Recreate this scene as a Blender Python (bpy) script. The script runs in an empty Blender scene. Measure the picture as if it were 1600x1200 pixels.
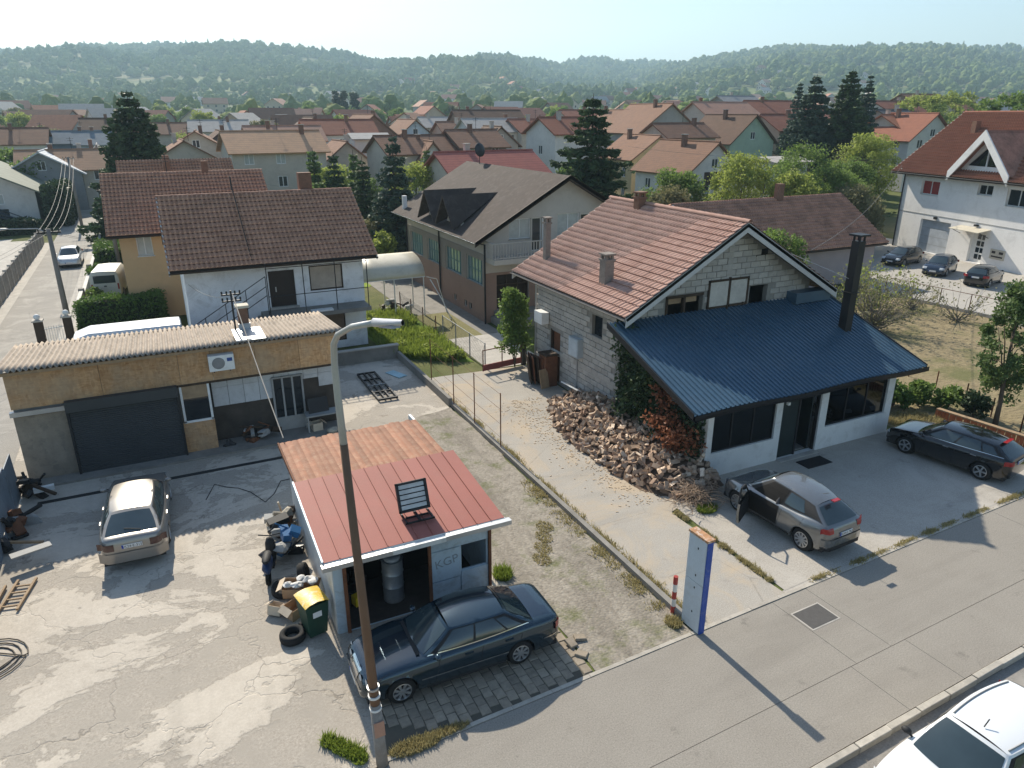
import bpy, bmesh, math, random
import numpy as np
from mathutils import Vector, Matrix
# ---------------------------------------------------------------- camera, sky, sun, exposure
SC = bpy.context.scene
COL = SC.collection
R = math.radians
cam_d = bpy.data.cameras.new('camera'); CAM = bpy.data.objects.new('camera', cam_d); COL.objects.link(CAM)
CAMLOC = Vector((-10.53, -11.12, 12.0))
CAM.location = CAMLOC; CAM.rotation_euler = (R(90 - 20.5), 0, R(-26))
cam_d.sensor_width = 36; cam_d.lens = 25.4; cam_d.clip_start = 0.1; cam_d.clip_end = 12000
SC.camera = CAM
SUN_EL, SUN_AZ = 36.5, 91.5            # azimuth counter-clockwise from +x
world = bpy.data.worlds.new('World'); SC.world = world; world.use_nodes = True
wn = world.node_tree; wn.nodes.clear()
sky = wn.nodes.new('ShaderNodeTexSky'); sky.sky_type = 'NISHITA'; sky.sun_disc = False
sky.sun_elevation = R(SUN_EL); sky.sun_rotation = R(90 - SUN_AZ)
sky.air_density = 1.25; sky.dust_density = .9; sky.ozone_density = 2.5; sky.altitude = 200
bg = wn.nodes.new('ShaderNodeBackground'); bg.inputs['Strength'].default_value = 0.105
wo = wn.nodes.new('ShaderNodeOutputWorld')
wn.links.new(sky.outputs[0], bg.inputs['Color']); wn.links.new(bg.outputs[0], wo.inputs['Surface'])
sl = bpy.data.lights.new('sun', 'SUN'); sl.energy = 5.0; sl.angle = R(0.53); sl.color = (1, .915, .77)
SUN = bpy.data.objects.new('sun', sl); COL.objects.link(SUN)
sd = Vector((math.cos(R(SUN_EL)) * math.cos(R(SUN_AZ)), math.cos(R(SUN_EL)) * math.sin(R(SUN_AZ)), math.sin(R(SUN_EL))))
SUN.rotation_euler = sd.to_track_quat('Z', 'Y').to_euler(); SUN.location = (0, 40, 60)
vs = SC.view_settings; vs.view_transform = 'Standard'; vs.look = 'None'; vs.exposure = 0.62; vs.gamma = 1; vs.use_curve_mapping = False
SC.render.engine = 'CYCLES'; SC.cycles.max_bounces = 6; SC.cycles.volume_bounces = 0
SC.cycles.use_denoising = True; SC.cycles.transparent_max_bounces = 8
rng = np.random.default_rng(7); random.seed(7)

# ---------------------------------------------------------------- helpers: objects
INV = {}
def prop(o, label=None, cat=None, group=None, kind=None):
    if label: o['label'] = label
    if cat: o['category'] = cat
    if group: o['group'] = group
    if kind: o['kind'] = kind
    return o
def thing(name, label, cat, loc=(0, 0, 0), rz=0.0, group=None):
    o = bpy.data.objects.new(name, None); COL.objects.link(o); o.empty_display_size = .3
    o.location = loc; o.rotation_euler = (0, 0, R(rz)); prop(o, label, cat, group)
    INV[o.name] = (Matrix.Translation(loc) @ Matrix.Rotation(R(rz), 4, 'Z')).inverted()
    return o
def link(name, me, mat=None, parent=None):
    o = bpy.data.objects.new(name, me); COL.objects.link(o)
    if mat is not None and not me.materials: me.materials.append(mat)
    if parent is not None:
        o.parent = parent
        if parent.name in INV: INV[o.name] = INV[parent.name]
    return o
def copy_tree(o, parent=None):
    c = o.copy(); COL.objects.link(c); c.parent = parent
    for ch in o.children: copy_tree(ch, c)
    return c
class MB:
    """collects boxes, bars, tubes ... into one mesh"""
    def __init__(s): s.v = []; s.f = []
    def add(s, vs, fs):
        n = len(s.v); s.v += [tuple(p) for p in vs]; s.f += [tuple(i + n for i in f) for f in fs]; return s
    def box(s, x0, x1, y0, y1, z0, z1):
        return s.add([(x0,y0,z0),(x1,y0,z0),(x1,y1,z0),(x0,y1,z0),(x0,y0,z1),(x1,y0,z1),(x1,y1,z1),(x0,y1,z1)],
                     [(3,2,1,0),(4,5,6,7),(0,1,5,4),(1,2,6,5),(2,3,7,6),(3,0,4,7)])
    def obox(s, c, dx, dy, dz, rz=0, rx=0, ry=0):
        m = Matrix.Translation(c) @ Matrix.Rotation(rz,4,'Z') @ Matrix.Rotation(ry,4,'Y') @ Matrix.Rotation(rx,4,'X')
        p = [m @ Vector((a*dx/2,b*dy/2,g*dz/2)) for g in (-1,1) for a,b in ((-1,-1),(1,-1),(1,1),(-1,1))]
        return s.add(p, [(3,2,1,0),(4,5,6,7),(0,1,5,4),(1,2,6,5),(2,3,7,6),(3,0,4,7)])
    def slab(s, quad, t, up=None):
        """a plate: quad (4 pts, ccw seen from outside) thickened inwards by t"""
        q = [Vector(p) for p in quad]; n = (q[1]-q[0]).cross(q[-1]-q[0]).normalized() if up is None else Vector(up)
        k = len(q); b = [p - n*t for p in q]
        return s.add(q+b, [tuple(range(k)), tuple(range(2*k-1,k-1,-1))] + [(i,i+k,(i+1)%k+k,(i+1)%k) for i in range(k)])
    def tube(s, p0, p1, r0, r1=None, n=8, cap=True):
        p0, p1 = Vector(p0), Vector(p1); r1 = r0 if r1 is None else r1
        d = (p1-p0); a = d.orthogonal().normalized(); b = d.cross(a).normalized()
        vs = [p + (a*math.cos(t)+b*math.sin(t))*r for p,r in ((p0,r0),(p1,r1)) for t in [2*math.pi*i/n for i in range(n)]]
        fs = [(i,(i+1)%n,(i+1)%n+n,i+n) for i in range(n)]
        if cap: fs += [tuple(range(n-1,-1,-1)), tuple(range(n,2*n))]
        return s.add(vs, fs)
    def path(s, pts, r, n=6):
        pts = [Vector(p) for p in pts]; rs = r if isinstance(r,(list,tuple)) else [r]*len(pts); rings = []
        a = None
        for i,p in enumerate(pts):
            d = (pts[min(i+1,len(pts)-1)]-pts[max(i-1,0)]).normalized()
            a = d.orthogonal().normalized() if a is None else (a - d*a.dot(d)).normalized()
            b = d.cross(a); rings.append([p+(a*math.cos(t)+b*math.sin(t))*rs[i] for t in [2*math.pi*k/n for k in range(n)]])
        vs = [q for g in rings for q in g]; m = len(pts)
        fs = [(i*n+k, i*n+(k+1)%n, (i+1)*n+(k+1)%n, (i+1)*n+k) for i in range(m-1) for k in range(n)]
        return s.add(vs, fs+[tuple(range(n-1,-1,-1)), tuple(range((m-1)*n,m*n))])
    def lathe(s, prof, c=(0,0,0), axis='z', n=20):
        vs = []; m = len(prof)
        for i in range(n):
            t = 2*math.pi*i/n; ct, st = math.cos(t), math.sin(t)
            for r,h in prof:
                p = (r*ct, r*st, h) if axis == 'z' else (r*ct, h, r*st) if axis == 'y' else (h, r*ct, r*st)
                vs.append((p[0]+c[0],p[1]+c[1],p[2]+c[2]))
        fs = [(i*m+j, ((i+1)%n)*m+j, ((i+1)%n)*m+j+1, i*m+j+1) for i in range(n) for j in range(m-1)]
        return s.add(vs, fs)
    def grid(s, P):
        """P: list of rows of points"""
        a, b = len(P), len(P[0])
        return s.add([q for r in P for q in r], [(i*b+j,(i*b+j+1),(i+1)*b+j+1,(i+1)*b+j) for i in range(a-1) for j in range(b-1)])
    def blob(s, c, rx, ry, rz, seed=0, amp=.2, n=1):
        bm = bmesh.new(); bmesh.ops.create_icosphere(bm, subdivisions=n, radius=1)
        rr = random.Random(seed); ph = [rr.uniform(0,6) for _ in range(6)]
        vs = []
        for v in bm.verts:
            k = 1+amp*(math.sin(v.co.x*3+ph[0])*math.sin(v.co.y*3+ph[1])+math.sin(v.co.z*4+ph[2])*.6)+rr.uniform(-amp,amp)*.4
            vs.append((c[0]+v.co.x*rx*k, c[1]+v.co.y*ry*k, c[2]+v.co.z*rz*k))
        fs = [tuple(v.index for v in f.verts) for f in bm.faces]; bm.free(); return s.add(vs, fs)
    def mesh(s, name, smooth=False):
        me = bpy.data.meshes.new(name); me.from_pydata(s.v, [], s.f); me.update()
        if smooth: me.shade_smooth()
        return me
    def build(s, name, mat, parent=None, smooth=False, world=False, angle=None, fix=True):
        if world and parent is not None:
            m = INV[parent.name]; s.v = [tuple(m @ Vector(p)) for p in s.v]
        me = s.mesh(name, smooth)
        if fix and len(s.f) < 20000:
            bm = bmesh.new(); bm.from_mesh(me); bmesh.ops.recalc_face_normals(bm, faces=bm.faces); bm.to_mesh(me); bm.free()
        if angle is not None: me.set_sharp_from_angle(angle=R(angle))
        return link(name, me, mat, parent)
def npmesh(name, V, F, mat=None, parent=None, attr=None):
    """V (n,3), F (m,k) arrays; attr: per-face float 'var'"""
    me = bpy.data.meshes.new(name); V = np.asarray(V, np.float32); F = np.asarray(F, np.int32); k = F.shape[1]
    me.vertices.add(len(V)); me.vertices.foreach_set('co', V.ravel())
    me.loops.add(F.size); me.loops.foreach_set('vertex_index', F.ravel())
    me.polygons.add(len(F)); me.polygons.foreach_set('loop_start', np.arange(0, F.size, k, dtype=np.int32))
    if attr is not None:
        a = me.attributes.new('var', 'FLOAT', 'FACE'); a.data.foreach_set('value', np.asarray(attr, np.float32))
    me.update(calc_edges=True); me.validate()
    if mat is None: return me
    return link(name, me, mat, parent)

def text_part(name, body, size, mat, parent=None, ext=.001):
    cu = bpy.data.curves.new('lettering', 'FONT'); cu.body = body; cu.size = size; cu.extrude = ext
    ob = bpy.data.objects.new('lettering', cu); COL.objects.link(ob); dg = bpy.context.evaluated_depsgraph_get()
    me = bpy.data.meshes.new_from_object(ob.evaluated_get(dg)); bpy.data.objects.remove(ob); bpy.data.curves.remove(cu)
    me.materials.clear(); return link(name, me, mat, parent)
# ---------------------------------------------------------------- helpers: procedural materials
class NT:
    def __init__(s, name):
        s.m = bpy.data.materials.new(name); s.m.use_nodes = True; s.t = s.m.node_tree; s.t.nodes.clear()
        s.out = s.n('ShaderNodeOutputMaterial'); s.b = s.n('ShaderNodeBsdfPrincipled'); s.l(s.b.outputs[0], s.out.inputs['Surface'])
        s.pos = s.n('ShaderNodeNewGeometry').outputs['Position']; s.tc = s.n('ShaderNodeTexCoord')
    def n(s, t, **k):
        x = s.t.nodes.new(t)
        for a, b in k.items(): setattr(x, a, b)
        return x
    def l(s, a, b): s.t.links.new(a, b)
    def set(s, sock, v):
        if hasattr(v, 'default_value') and hasattr(v, 'links'): s.l(v, sock)
        else: sock.default_value = v
    def noise(s, sc, det=4, rough=.6, vec=None, dist=0, out=0):
        x = s.n('ShaderNodeTexNoise'); x.inputs['Scale'].default_value = sc; x.inputs['Detail'].default_value = det
        x.inputs['Roughness'].default_value = rough; x.inputs['Distortion'].default_value = dist
        s.l(vec or s.pos, x.inputs['Vector']); return x.outputs[out]
    def vor(s, sc, feat='F1', vec=None, out='Distance', rnd=1):
        x = s.n('ShaderNodeTexVoronoi'); x.feature = feat; x.inputs['Scale'].default_value = sc; x.inputs['Randomness'].default_value = rnd
        s.l(vec or s.pos, x.inputs['Vector']); return x.outputs[out]
    def ramp(s, fac, stops, interp='LINEAR'):
        x = s.n('ShaderNodeValToRGB'); x.color_ramp.interpolation = interp; e = x.color_ramp.elements
        while len(e) < len(stops): e.new(.5)
        for i, (p, c) in enumerate(stops):
            e[i].position = p; e[i].color = (c, c, c, 1) if not isinstance(c, (tuple, list)) else (*c[:3], 1)
        s.l(fac, x.inputs[0]); return x.outputs[0]
    def mix(s, f, a, b, mode='MIX'):
        x = s.n('ShaderNodeMix', data_type='RGBA', blend_type=mode)
        s.set(x.inputs[0], f)
        for k, v in ((6, a), (7, b)): s.set(x.inputs[k], (*v[:3], 1) if isinstance(v, (tuple, list)) else v)
        return x.outputs[2]
    def math(s, op, a, b=0.0, c=None):
        x = s.n('ShaderNodeMath', operation=op); s.set(x.inputs[0], a); s.set(x.inputs[1], b)
        if c is not None: s.set(x.inputs[2], c)
        return x.outputs[0]
    def scale(s, v, vec=None):
        x = s.n('ShaderNodeMapping'); x.inputs['Scale'].default_value = v; s.l(vec or s.pos, x.inputs['Vector']); return x.outputs[0]
    def sep(s, vec): x = s.n('ShaderNodeSeparateXYZ'); s.l(vec, x.inputs[0]); return x.outputs
    def bump(s, h, strength=.3, dist=.02):
        x = s.n('ShaderNodeBump'); x.inputs['Strength'].default_value = strength; x.inputs['Distance'].default_value = dist
        s.l(h, x.inputs['Height']); s.l(x.outputs[0], s.b.inputs['Normal'])
    def fin(s, col, rough=.8, metal=0, spec=.3, coat=0):
        s.set(s.b.inputs['Base Color'], (*col, 1) if isinstance(col, (tuple, list)) else col)
        s.set(s.b.inputs['Roughness'], rough); s.set(s.b.inputs['Metallic'], metal); s.b.inputs['Specular IOR Level'].default_value = spec
        if coat: s.b.inputs['Coat Weight'].default_value = coat; s.b.inputs['Coat Roughness'].default_value = .04
        return s.m
def mul(c, k): return tuple(min(1, x*k) for x in c)
def plain(name, col, rough=.8, var=.25, sc=2.0, fine=25.0, bump=.15, metal=0, spec=.3, dirt=None, dirtf=.35, rnd=0.0, bd=.01, coat=0):
    """weathered flat colour: two noises, optional dirt blotches, optional per-object shade"""
    t = NT(name)
    a = t.noise(sc, 5, .62); f = t.noise(fine, 3, .6)
    c = t.mix(t.ramp(a, [(.3, 0), (.7, 1)]), mul(col, 1-var), mul(col, 1+var*.7))
    c = t.mix(.35, c, t.mix(f, mul(col, .7), mul(col, 1.25)))
    if dirt: c = t.mix(t.math('MULTIPLY', t.ramp(t.noise(sc*1.7, 6, .7, dist=.6), [(.5, 0), (.68, 1)]), dirtf), c, dirt)
    if rnd:
        oi = t.n('ShaderNodeObjectInfo'); k = t.math('MULTIPLY_ADD', oi.outputs['Random'], rnd*2, 1-rnd)
        m = t.n('ShaderNodeVectorMath', operation='SCALE'); t.l(c, m.inputs[0]); t.l(k, m.inputs['Scale']); c = m.outputs[0]
    if bump: t.bump(f, bump, bd)
    return t.fin(c, rough, metal, spec, coat)
# ---------------------------------------------------------------- terrain heights
CX, CY = CAMLOC.x, CAMLOC.y; S26, C26 = math.sin(R(26)), math.cos(R(26))
SKY_X = np.array([-900,-300,0,100,150,200,265,340,430,500,550,580,620,690,750,800,830,870,1000,1060,1100,1150,1220,1300,1400,1470,1500,1540,1600,1900,2600.])
SKY_Y = np.array([120,90,83,84,81,79,74,77,79,85,91,101,104,107,98,101,109,110,105,101,93,86,79,83,81,79,83,86,89,95,120.])
PK_D = np.interp(SKY_X, [-900,500,700,820,870,1000,1060,2600], [1650,1750,1500,1900,2700,2700,1900,1700])
WAVES = [(rng.uniform(.6,1.4)*2*math.pi/L, rng.uniform(0,math.pi*2), rng.uniform(0,6.28), L) for L in (700,430,300,210,150,110,80,60) for _ in (0,1)]
def fold(x, y):
    s = 0
    for k, a, p, L in WAVES: s = s + (L/300.0)**.8*np.sin(k*(x*math.cos(a)+y*math.sin(a))+p)
    return s/3.2
def hz(x, y):
    x = np.asarray(x, float); y = np.asarray(y, float)
    d = (x-CX)*S26+(y-CY)*C26; l = (x-CX)*C26-(y-CY)*S26
    base = .03*np.clip(d-75, 0, 900)
    px = 800+1206*l/np.maximum(d, 60)
    dp = np.interp(px, SKY_X, PK_D); yp = np.interp(px, SKY_X, SKY_Y)
    zp = 12+(177.5-yp-6)/1288*dp
    t = np.clip((d-700)/(dp-700), 0, 1); sm = t*t*(3-2*t)*.55+t*.45
    far = np.clip((d-dp)/1500, 0, 1)
    h = base+(zp-base)*sm*np.where(d > 700, 1, 0)
    h = h*(1-.5*far) + fold(x, y)*9*np.clip((d-750)/500, 0, 1)*(1-np.clip(t-.75, 0, .25)*3.2)
    return np.where(d > 75, h, 0.0)
def hz1(x, y): return float(hz(x, y))

# ---------------------------------------------------------------- materials of the ground
def m_ground():
    t = NT('grass_ground'); a = t.noise(.035, 5, .6); b = t.noise(.9, 6, .7); f = t.noise(14, 4, .7)
    g = t.mix(t.ramp(b, [(.3, 0), (.7, 1)]), (.055, .075, .022), (.13, .135, .05))
    dry = t.mix(f, (.22, .18, .10), (.33, .28, .17))
    c = t.mix(t.ramp(a, [(.52, 0), (.68, .8)]), g, dry); big = t.noise(.006, 4, .6); c = t.mix(t.ramp(big, [(.42, 0), (.6, .7)]), c, (.17, .205, .065)); t.bump(f, .5, .06)
    return t.fin(c, .95, spec=.1)
def m_concrete_yard():
    t = NT('cracked_concrete'); v = t.scale((1, 1.45, 1))
    big = t.noise(.26, 6, .62, vec=v, dist=.55); fine = t.noise(16, 5, .8); mid = t.noise(3.2, 7, .75)
    base = t.mix(t.ramp(mid, [(.3, 0), (.7, 1)]), (.36, .315, .26), (.56, .505, .43)); base = t.mix(.42, base, t.mix(t.ramp(fine, [(.3, 0), (.7, 1)]), (.30, .262, .215), (.64, .58, .50))); base = t.mix(t.ramp(t.noise(.16, 4, .6), [(.4, 0), (.65, .45)]), base, (.58, .52, .435)); tr_ = t.ramp(t.noise(.5, 4, .6, vec=t.scale((1.6, .12, 1)), dist=.3), [(.55, 0), (.72, .4)]); base = t.mix(tr_, base, (.27, .24, .20))
    worn = t.mix(t.ramp(fine, [(.35, 0), (.65, 1)]), (.20, .175, .145), (.44, .39, .33))
    worn = t.mix(t.ramp(t.noise(1.4, 4), [(.35, 0), (.65, 1)]), worn, (.29, .26, .22))
    m1 = t.ramp(t.math('ADD', big, t.math('MULTIPLY', mid, .22)), [(.575, 0), (.64, .74)])
    c = t.mix(m1, base, worn)
    edge = t.ramp(t.math('ADD', big, t.math('MULTIPLY', mid, .22)), [(.59, 0), (.605, .45), (.625, 0)]); c = t.mix(edge, c, (.16, .14, .115))
    dv = t.n('ShaderNodeVectorMath', operation='ADD'); t.l(t.pos, dv.inputs[0])
    nz = t.n('ShaderNodeTexNoise'); nz.inputs['Scale'].default_value = 1.3; nz.inputs['Detail'].default_value = 4; t.l(t.pos, nz.inputs['Vector'])
    sc = t.n('ShaderNodeVectorMath', operation='SCALE'); t.l(nz.outputs['Color'], sc.inputs[0]); sc.inputs['Scale'].default_value = 1.4; t.l(sc.outputs[0], dv.inputs[1])
    cr = t.ramp(t.vor(.42, 'DISTANCE_TO_EDGE', vec=dv.outputs[0]), [(0, 1), (.012, 0)])
    c = t.mix(t.math('MULTIPLY', cr, t.ramp(t.noise(.5, 3), [(.5, 0), (.66, .7)])), c, (.15, .13, .105))
    oil = t.ramp(t.noise(.55, 5, .7, dist=.4), [(.64, 0), (.74, .55)]); c = t.mix(oil, c, (.15, .135, .12))
    h = t.math('SUBTRACT', t.math('MULTIPLY', fine, .35), t.math('ADD', t.math('MULTIPLY', m1, .9), cr)); t.bump(h, .55, .02)
    return t.fin(c, .9, spec=.2)
def m_gravel(name='gravel', ca=(.17, .148, .12), cb=(.33, .295, .245), green=.0):
    t = NT(name); s = t.vor(13, 'F1', out='Color'); f = t.noise(2.2, 7, .8); d = t.vor(13, 'F1')
    bw = t.n('ShaderNodeRGBToBW'); t.l(s, bw.inputs[0]); c = t.mix(bw.outputs[0], ca, cb)
    c = t.mix(t.ramp(f, [(.4, 0), (.62, .6)]), c, mul(cb, 1.1)); c = t.mix(t.ramp(t.noise(.55, 4, .6, vec=t.scale((2.2, .35, 1))), [(.48, 0), (.62, .5)]), c, mul(ca, .9))
    if green: c = t.mix(t.math('MULTIPLY', t.ramp(t.noise(.9, 6, .75), [(.52, 0), (.66, 1)]), green), c, (.12, .13, .05))
    t.bump(t.math('SUBTRACT', 1, d), .5, .03); return t.fin(c, .95, spec=.15)
def m_asphalt(name, ca, cb, crack=.5, dust=None, dlo=.5):
    t = NT(name); f = t.noise(30, 5, .8); g = t.noise(.7, 6, .65); k = t.noise(6, 5, .7)
    c = t.mix(t.ramp(g, [(.3, 0), (.72, 1)]), ca, cb); c = t.mix(.55, c, t.mix(t.ramp(f, [(.32, 0), (.68, 1)]), mul(ca, .55), mul(cb, 1.4))); c = t.mix(t.ramp(t.noise(.25, 4, .7, vec=t.scale((.35, 2.2, 1)), dist=.5), [(.5, 0), (.7, .4)]), c, mul(ca, .78)); c = t.mix(t.ramp(t.noise(7, 3, .6), [(.70, 0), (.76, .5)]), c, mul(ca, .4))
    if dust: c = t.mix(t.ramp(t.noise(.45, 7, .7, dist=.8), [(dlo, 0), (dlo+.18, .75)]), c, dust)
    st = t.ramp(t.noise(1.1, 5, .7), [(.62, 0), (.74, .6)]); c = t.mix(st, c, mul(ca, .5))
    if crack:
        cr = t.ramp(t.vor(.33, 'DISTANCE_TO_EDGE', vec=t.scale((1, 1, 1))), [(0, 1), (.006, 0)]); c = t.mix(t.math('MULTIPLY', cr, t.ramp(k, [(.4, 0), (.6, crack)])), c, mul(ca, .4))
    t.bump(f, .35, .01); return t.fin(c, .88, spec=.2)
def m_drygrass():
    t = NT('dry_grass'); v = t.scale((1, 4, 1)); a = t.noise(.35, 5, .65); b = t.noise(2.2, 6, .75, vec=v); f = t.noise(20, 4, .8)
    c = t.mix(f, (.22, .175, .095), (.44, .36, .22)); c = t.mix(t.ramp(b, [(.42, 0), (.62, .75)]), c, (.14, .11, .07))
    c = t.mix(t.ramp(a, [(.5, 0), (.66, .75)]), c, (.13, .14, .055)); t.bump(f, .7, .06); return t.fin(c, .95, spec=.1)
def m_lawn(name, ca, cb):
    t = NT(name); a = t.noise(1.1, 6, .7); f = t.noise(26, 4, .8)
    c = t.mix(t.ramp(a, [(.3, 0), (.7, 1)]), ca, cb); c = t.mix(.5, c, t.mix(f, mul(ca, .6), mul(cb, 1.3))); t.bump(f, .8, .08); return t.fin(c, .95, spec=.1)
MG = m_ground(); MYARD = m_concrete_yard(); MGRAV = m_gravel('gravel', green=.8); MDRY = m_drygrass()
MASPH = m_asphalt('road_asphalt', (.20, .185, .165), (.27, .25, .225), .4, (.34, .315, .28))
MWALK = m_asphalt('sidewalk_asphalt', (.235, .212, .182), (.30, .275, .238), .12)
MFORE = m_asphalt('forecourt_concrete', (.33, .30, .26), (.43, .395, .345), .2, (.46, .425, .375))
MALLEY = m_asphalt('alley_concrete', (.30, .275, .24), (.40, .37, .325), .5, (.45, .355, .245), .46)
MSTREET = m_asphalt('back_street_asphalt', (.25, .232, .205), (.33, .308, .275), .4, (.42, .39, .345))
MCONC = plain('concrete', (.44, .41, .365), .9, .25, 1.5, 30, .25, dirt=(.2, .18, .15))
MCONCD = plain('dark_concrete', (.24, .225, .20), .9, .3, 1.2, 30, .25, dirt=(.1, .09, .08))
MKERB = plain('kerb_stone', (.42, .385, .33), .9, .25, 3, 40, .3, dirt=(.22, .2, .17), rnd=.12)
MPAV = plain('paver_stone', (.30, .25, .19), .9, .3, 5, 45, .3, dirt=(.13, .12, .1), rnd=.22)
MLAWN = m_lawn('bright_lawn', (.10, .17, .025), (.19, .26, .05)); MLAWN2 = m_lawn('worn_lawn', (.17, .165, .07), (.30, .27, .14))

# ---------------------------------------------------------------- ground sheets
TILT = .04
def structure(o): o['kind'] = 'structure'; return o
def axis(lo, hi, a, b, step, g, extra=()):
    xs = list(np.arange(a, b+.01, step)); s = step; x = xs[0]
    while x > lo: s = min(s*g, 45); x -= s; xs.insert(0, x)
    s = step; x = xs[-1]
    while x < hi: s = min(s*g, 45); x += s; xs.append(x)
    return np.array(sorted(xs+list(extra)))
gx = axis(-2600, 3600, -60, 80, 5, 1.14); gy = axis(-500, 3400, -20, 120, 5, 1.14, (-.35, -.27))
gy = gy[(np.abs(gy+4.22) > 1.2) | (np.isin(gy, (-.35, -.27)))]
X, Y = np.meshgrid(gx, gy, indexing='ij'); Z = hz(X, Y)-.02; Z[Y < -.3] = -.20
nx, ny = X.shape; idx = np.arange(nx*ny).reshape(nx, ny)
F = np.stack([idx[:-1,:-1], idx[1:,:-1], idx[1:,1:], idx[:-1,1:]], -1).reshape(-1, 4)
o = structure(npmesh('ground', np.stack([X, Y, Z], -1).reshape(-1, 3), F, MG)); o.data.shade_smooth()
def sheet(name, pts, z, mat, wob=0, seed=0):
    """a flat sheet; wob > 0 gives it an uneven outline"""
    P = [Vector((p[0], p[1]+(TILT*p[0] if p[1] < .6 else 0), z)) for p in pts]      # the road runs 2.3 degrees off the plots
    if wob:
        rr = random.Random(seed); Q = []
        for i, p in enumerate(P):
            q = P[(i+1) % len(P)]; n = max(2, int((q-p).length/.35)); d = (q-p).normalized(); s = Vector((-d.y, d.x, 0)); w = 0
            for k in range(n):
                w = w*.6+rr.uniform(-wob, wob)*.6 if k else 0
                Q.append(p.lerp(q, k/n)+s*w)
        P = Q
    bm = bmesh.new(); vs = [bm.verts.new(p) for p in P]; f = bm.faces.new(vs)
    if f.normal.z < 0: f.normal_flip()
    bm.normal_update()
    if f.normal.z < 0: bmesh.ops.reverse_faces(bm, faces=[f])
    bmesh.ops.triangulate(bm, faces=[f]); me = bpy.data.meshes.new(name); bm.to_mesh(me); bm.free()
    return structure(link(name, me, mat))
sheet('road', [(-90, -13), (120, -11.5), (120, -4.26), (-90, -4.26)], -.15, MASPH)
sheet('yard_pavement', [(-16.9, -.1), (-8.0, -.1), (-7.9, 2.4), (-3.3, 2.45), (-3.3, 15.4), (-.2, 16.2), (-.1, 23.9), (-16.9, 23.9)], .000, MYARD)
sheet('driveway', [(-3.0, .06), (-.1, .06), (-.12, 16.3), (-3.3, 15.6), (-3.4, 2.3), (-3.0, 2.2)], .006, MGRAV, .09, 3)
sheet('alley_pavement', [(.12, .06), (3.1, .06), (3.0, 4.9), (5.4, 6.0), (5.4, 19.9), (.2, 20.2)], .001, MALLEY, .05, 4)
sheet('forecourt', [(3.18, .14), (16.9, .16), (17.3, 6.3), (5.2, 6.35), (3.3, 5.2)], .007, MFORE, .04, 5)
sheet('forecourt_apron', [(3.1, .06), (17.5, .06), (17.5, .18), (3.1, .16)], .002, MFORE)
sheet('field', [(15.3, 6.4), (17.6, .8), (60, .8), (60, 9), (36.2, 11.5), (35.4, 22.5), (15.3, 24)], .000, MDRY)
sheet('parking_lot', [(36.2, 8.5), (60, 4), (60, 50), (40, 50), (35.5, 23)], .004, m_asphalt('lot_asphalt', (.34, .32, .285), (.44, .41, .365), .3))
sheet('lawn', [(-.4, 24.0), (1.4, 22.6), (3.2, 21.5), (3.3, 33), (-.7, 33)], .000, MLAWN)
sheet('garden_path', [(3.4, 20.1), (6.6, 20.1), (6.7, 25.8), (3.5, 25.8)], .003, MCONC)
sheet('worn_lawn', [(3.5, 25.8), (5.6, 25.8), (5.6, 31.5), (3.3, 31.5)], .004, MLAWN2)
sheet('side_path', [(5.6, 25.8), (6.8, 25.8), (6.8, 43), (3.3, 43), (3.3, 31.5), (5.6, 31.5)], .003, MCONCD)
sheet('back_lawn', [(-2, 36), (6.3, 44), (14, 60), (2, 62), (-3, 46)], .000, m_lawn('sunny_lawn', (.19, .29, .03), (.30, .38, .07)))
# back street at the left, following the terrain
def strip(name, x0, x1, y0, y1, mat, dz, n=40, bend=0):
    P = []
    for i in range(n+1):
        y = y0+(y1-y0)*i/n; b = bend*max(0, y-95)**1.3
        P.append([(x0+b, y, hz1(x0, y)+dz), (x1+b, y, hz1(x1, y)+dz)])
    m = MB().grid(P); return structure(m.build(name, mat))
strip('back_street', -19.9, -16.5, -.1, 150, MSTREET, .004)
strip('street_shoulder', -21.6, -19.9, 27, 74, MCONC, .002)
strip('street_footway', -16.5, -15.6, 24, 110, MCONC, .010)
strip('factory_yard', -60, -21.75, 26, 78, MCONC, .001)

# pavement along the road: slabs with open joints, edging stones, kerb stones
walk = structure(MB().box(-60, 60, -4.1, -.05, -.06, -.035).build('pavement_bed', MCONCD))
mwalk = {}
def slab_piece(x0, x1, y0, y1):
    m = MB().box(x0+.005, x1-.005, y0+.006, y1-.006, -.05, 0); return m.build('paving_slab', MWALK, walk)
for a, b in ((-60, -20), (-20, -9), (-9, 2.5), (2.5, 3.75), (3.75, 12.3), (12.3, 22), (22, 60)): slab_piece(a, b, -2.62, -.06)
for a, b in ((-60, -16), (-16, -6), (-6, 2.3), (2.3, 4.25), (4.25, 11.6), (11.6, 20), (20, 60)): slab_piece(a, b, -4.1, -2.62)
edge = structure(MB().box(-8.2, 30, -.045, .045, -.06, .004).build('edging', MCONCD))
me = MB().box(-.495, .495, -.05, .05, -.04, .016).mesh('edging_stone')
for i in range(36):
    q = link('edging_stone', me, MKERB, edge); q.location = (-7.7+i, 0, random.uniform(-.004, .004)); q.rotation_euler.z = random.uniform(-.006, .006)
kerb = structure(MB().box(-60, 60, -4.24, -4.12, -.17, -.03).build('kerb', MCONCD))
bm = bmesh.new(); bmesh.ops.create_cube(bm, size=1)
for v in bm.verts: v.co = Vector((v.co.x*.985, v.co.y*.15-4.185, v.co.z*.17-.075))
bmesh.ops.bevel(bm, geom=bm.edges[:], offset=.012, segments=1, affect='EDGES'); me = bpy.data.meshes.new('kerb_stone'); bm.to_mesh(me); bm.free()
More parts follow.
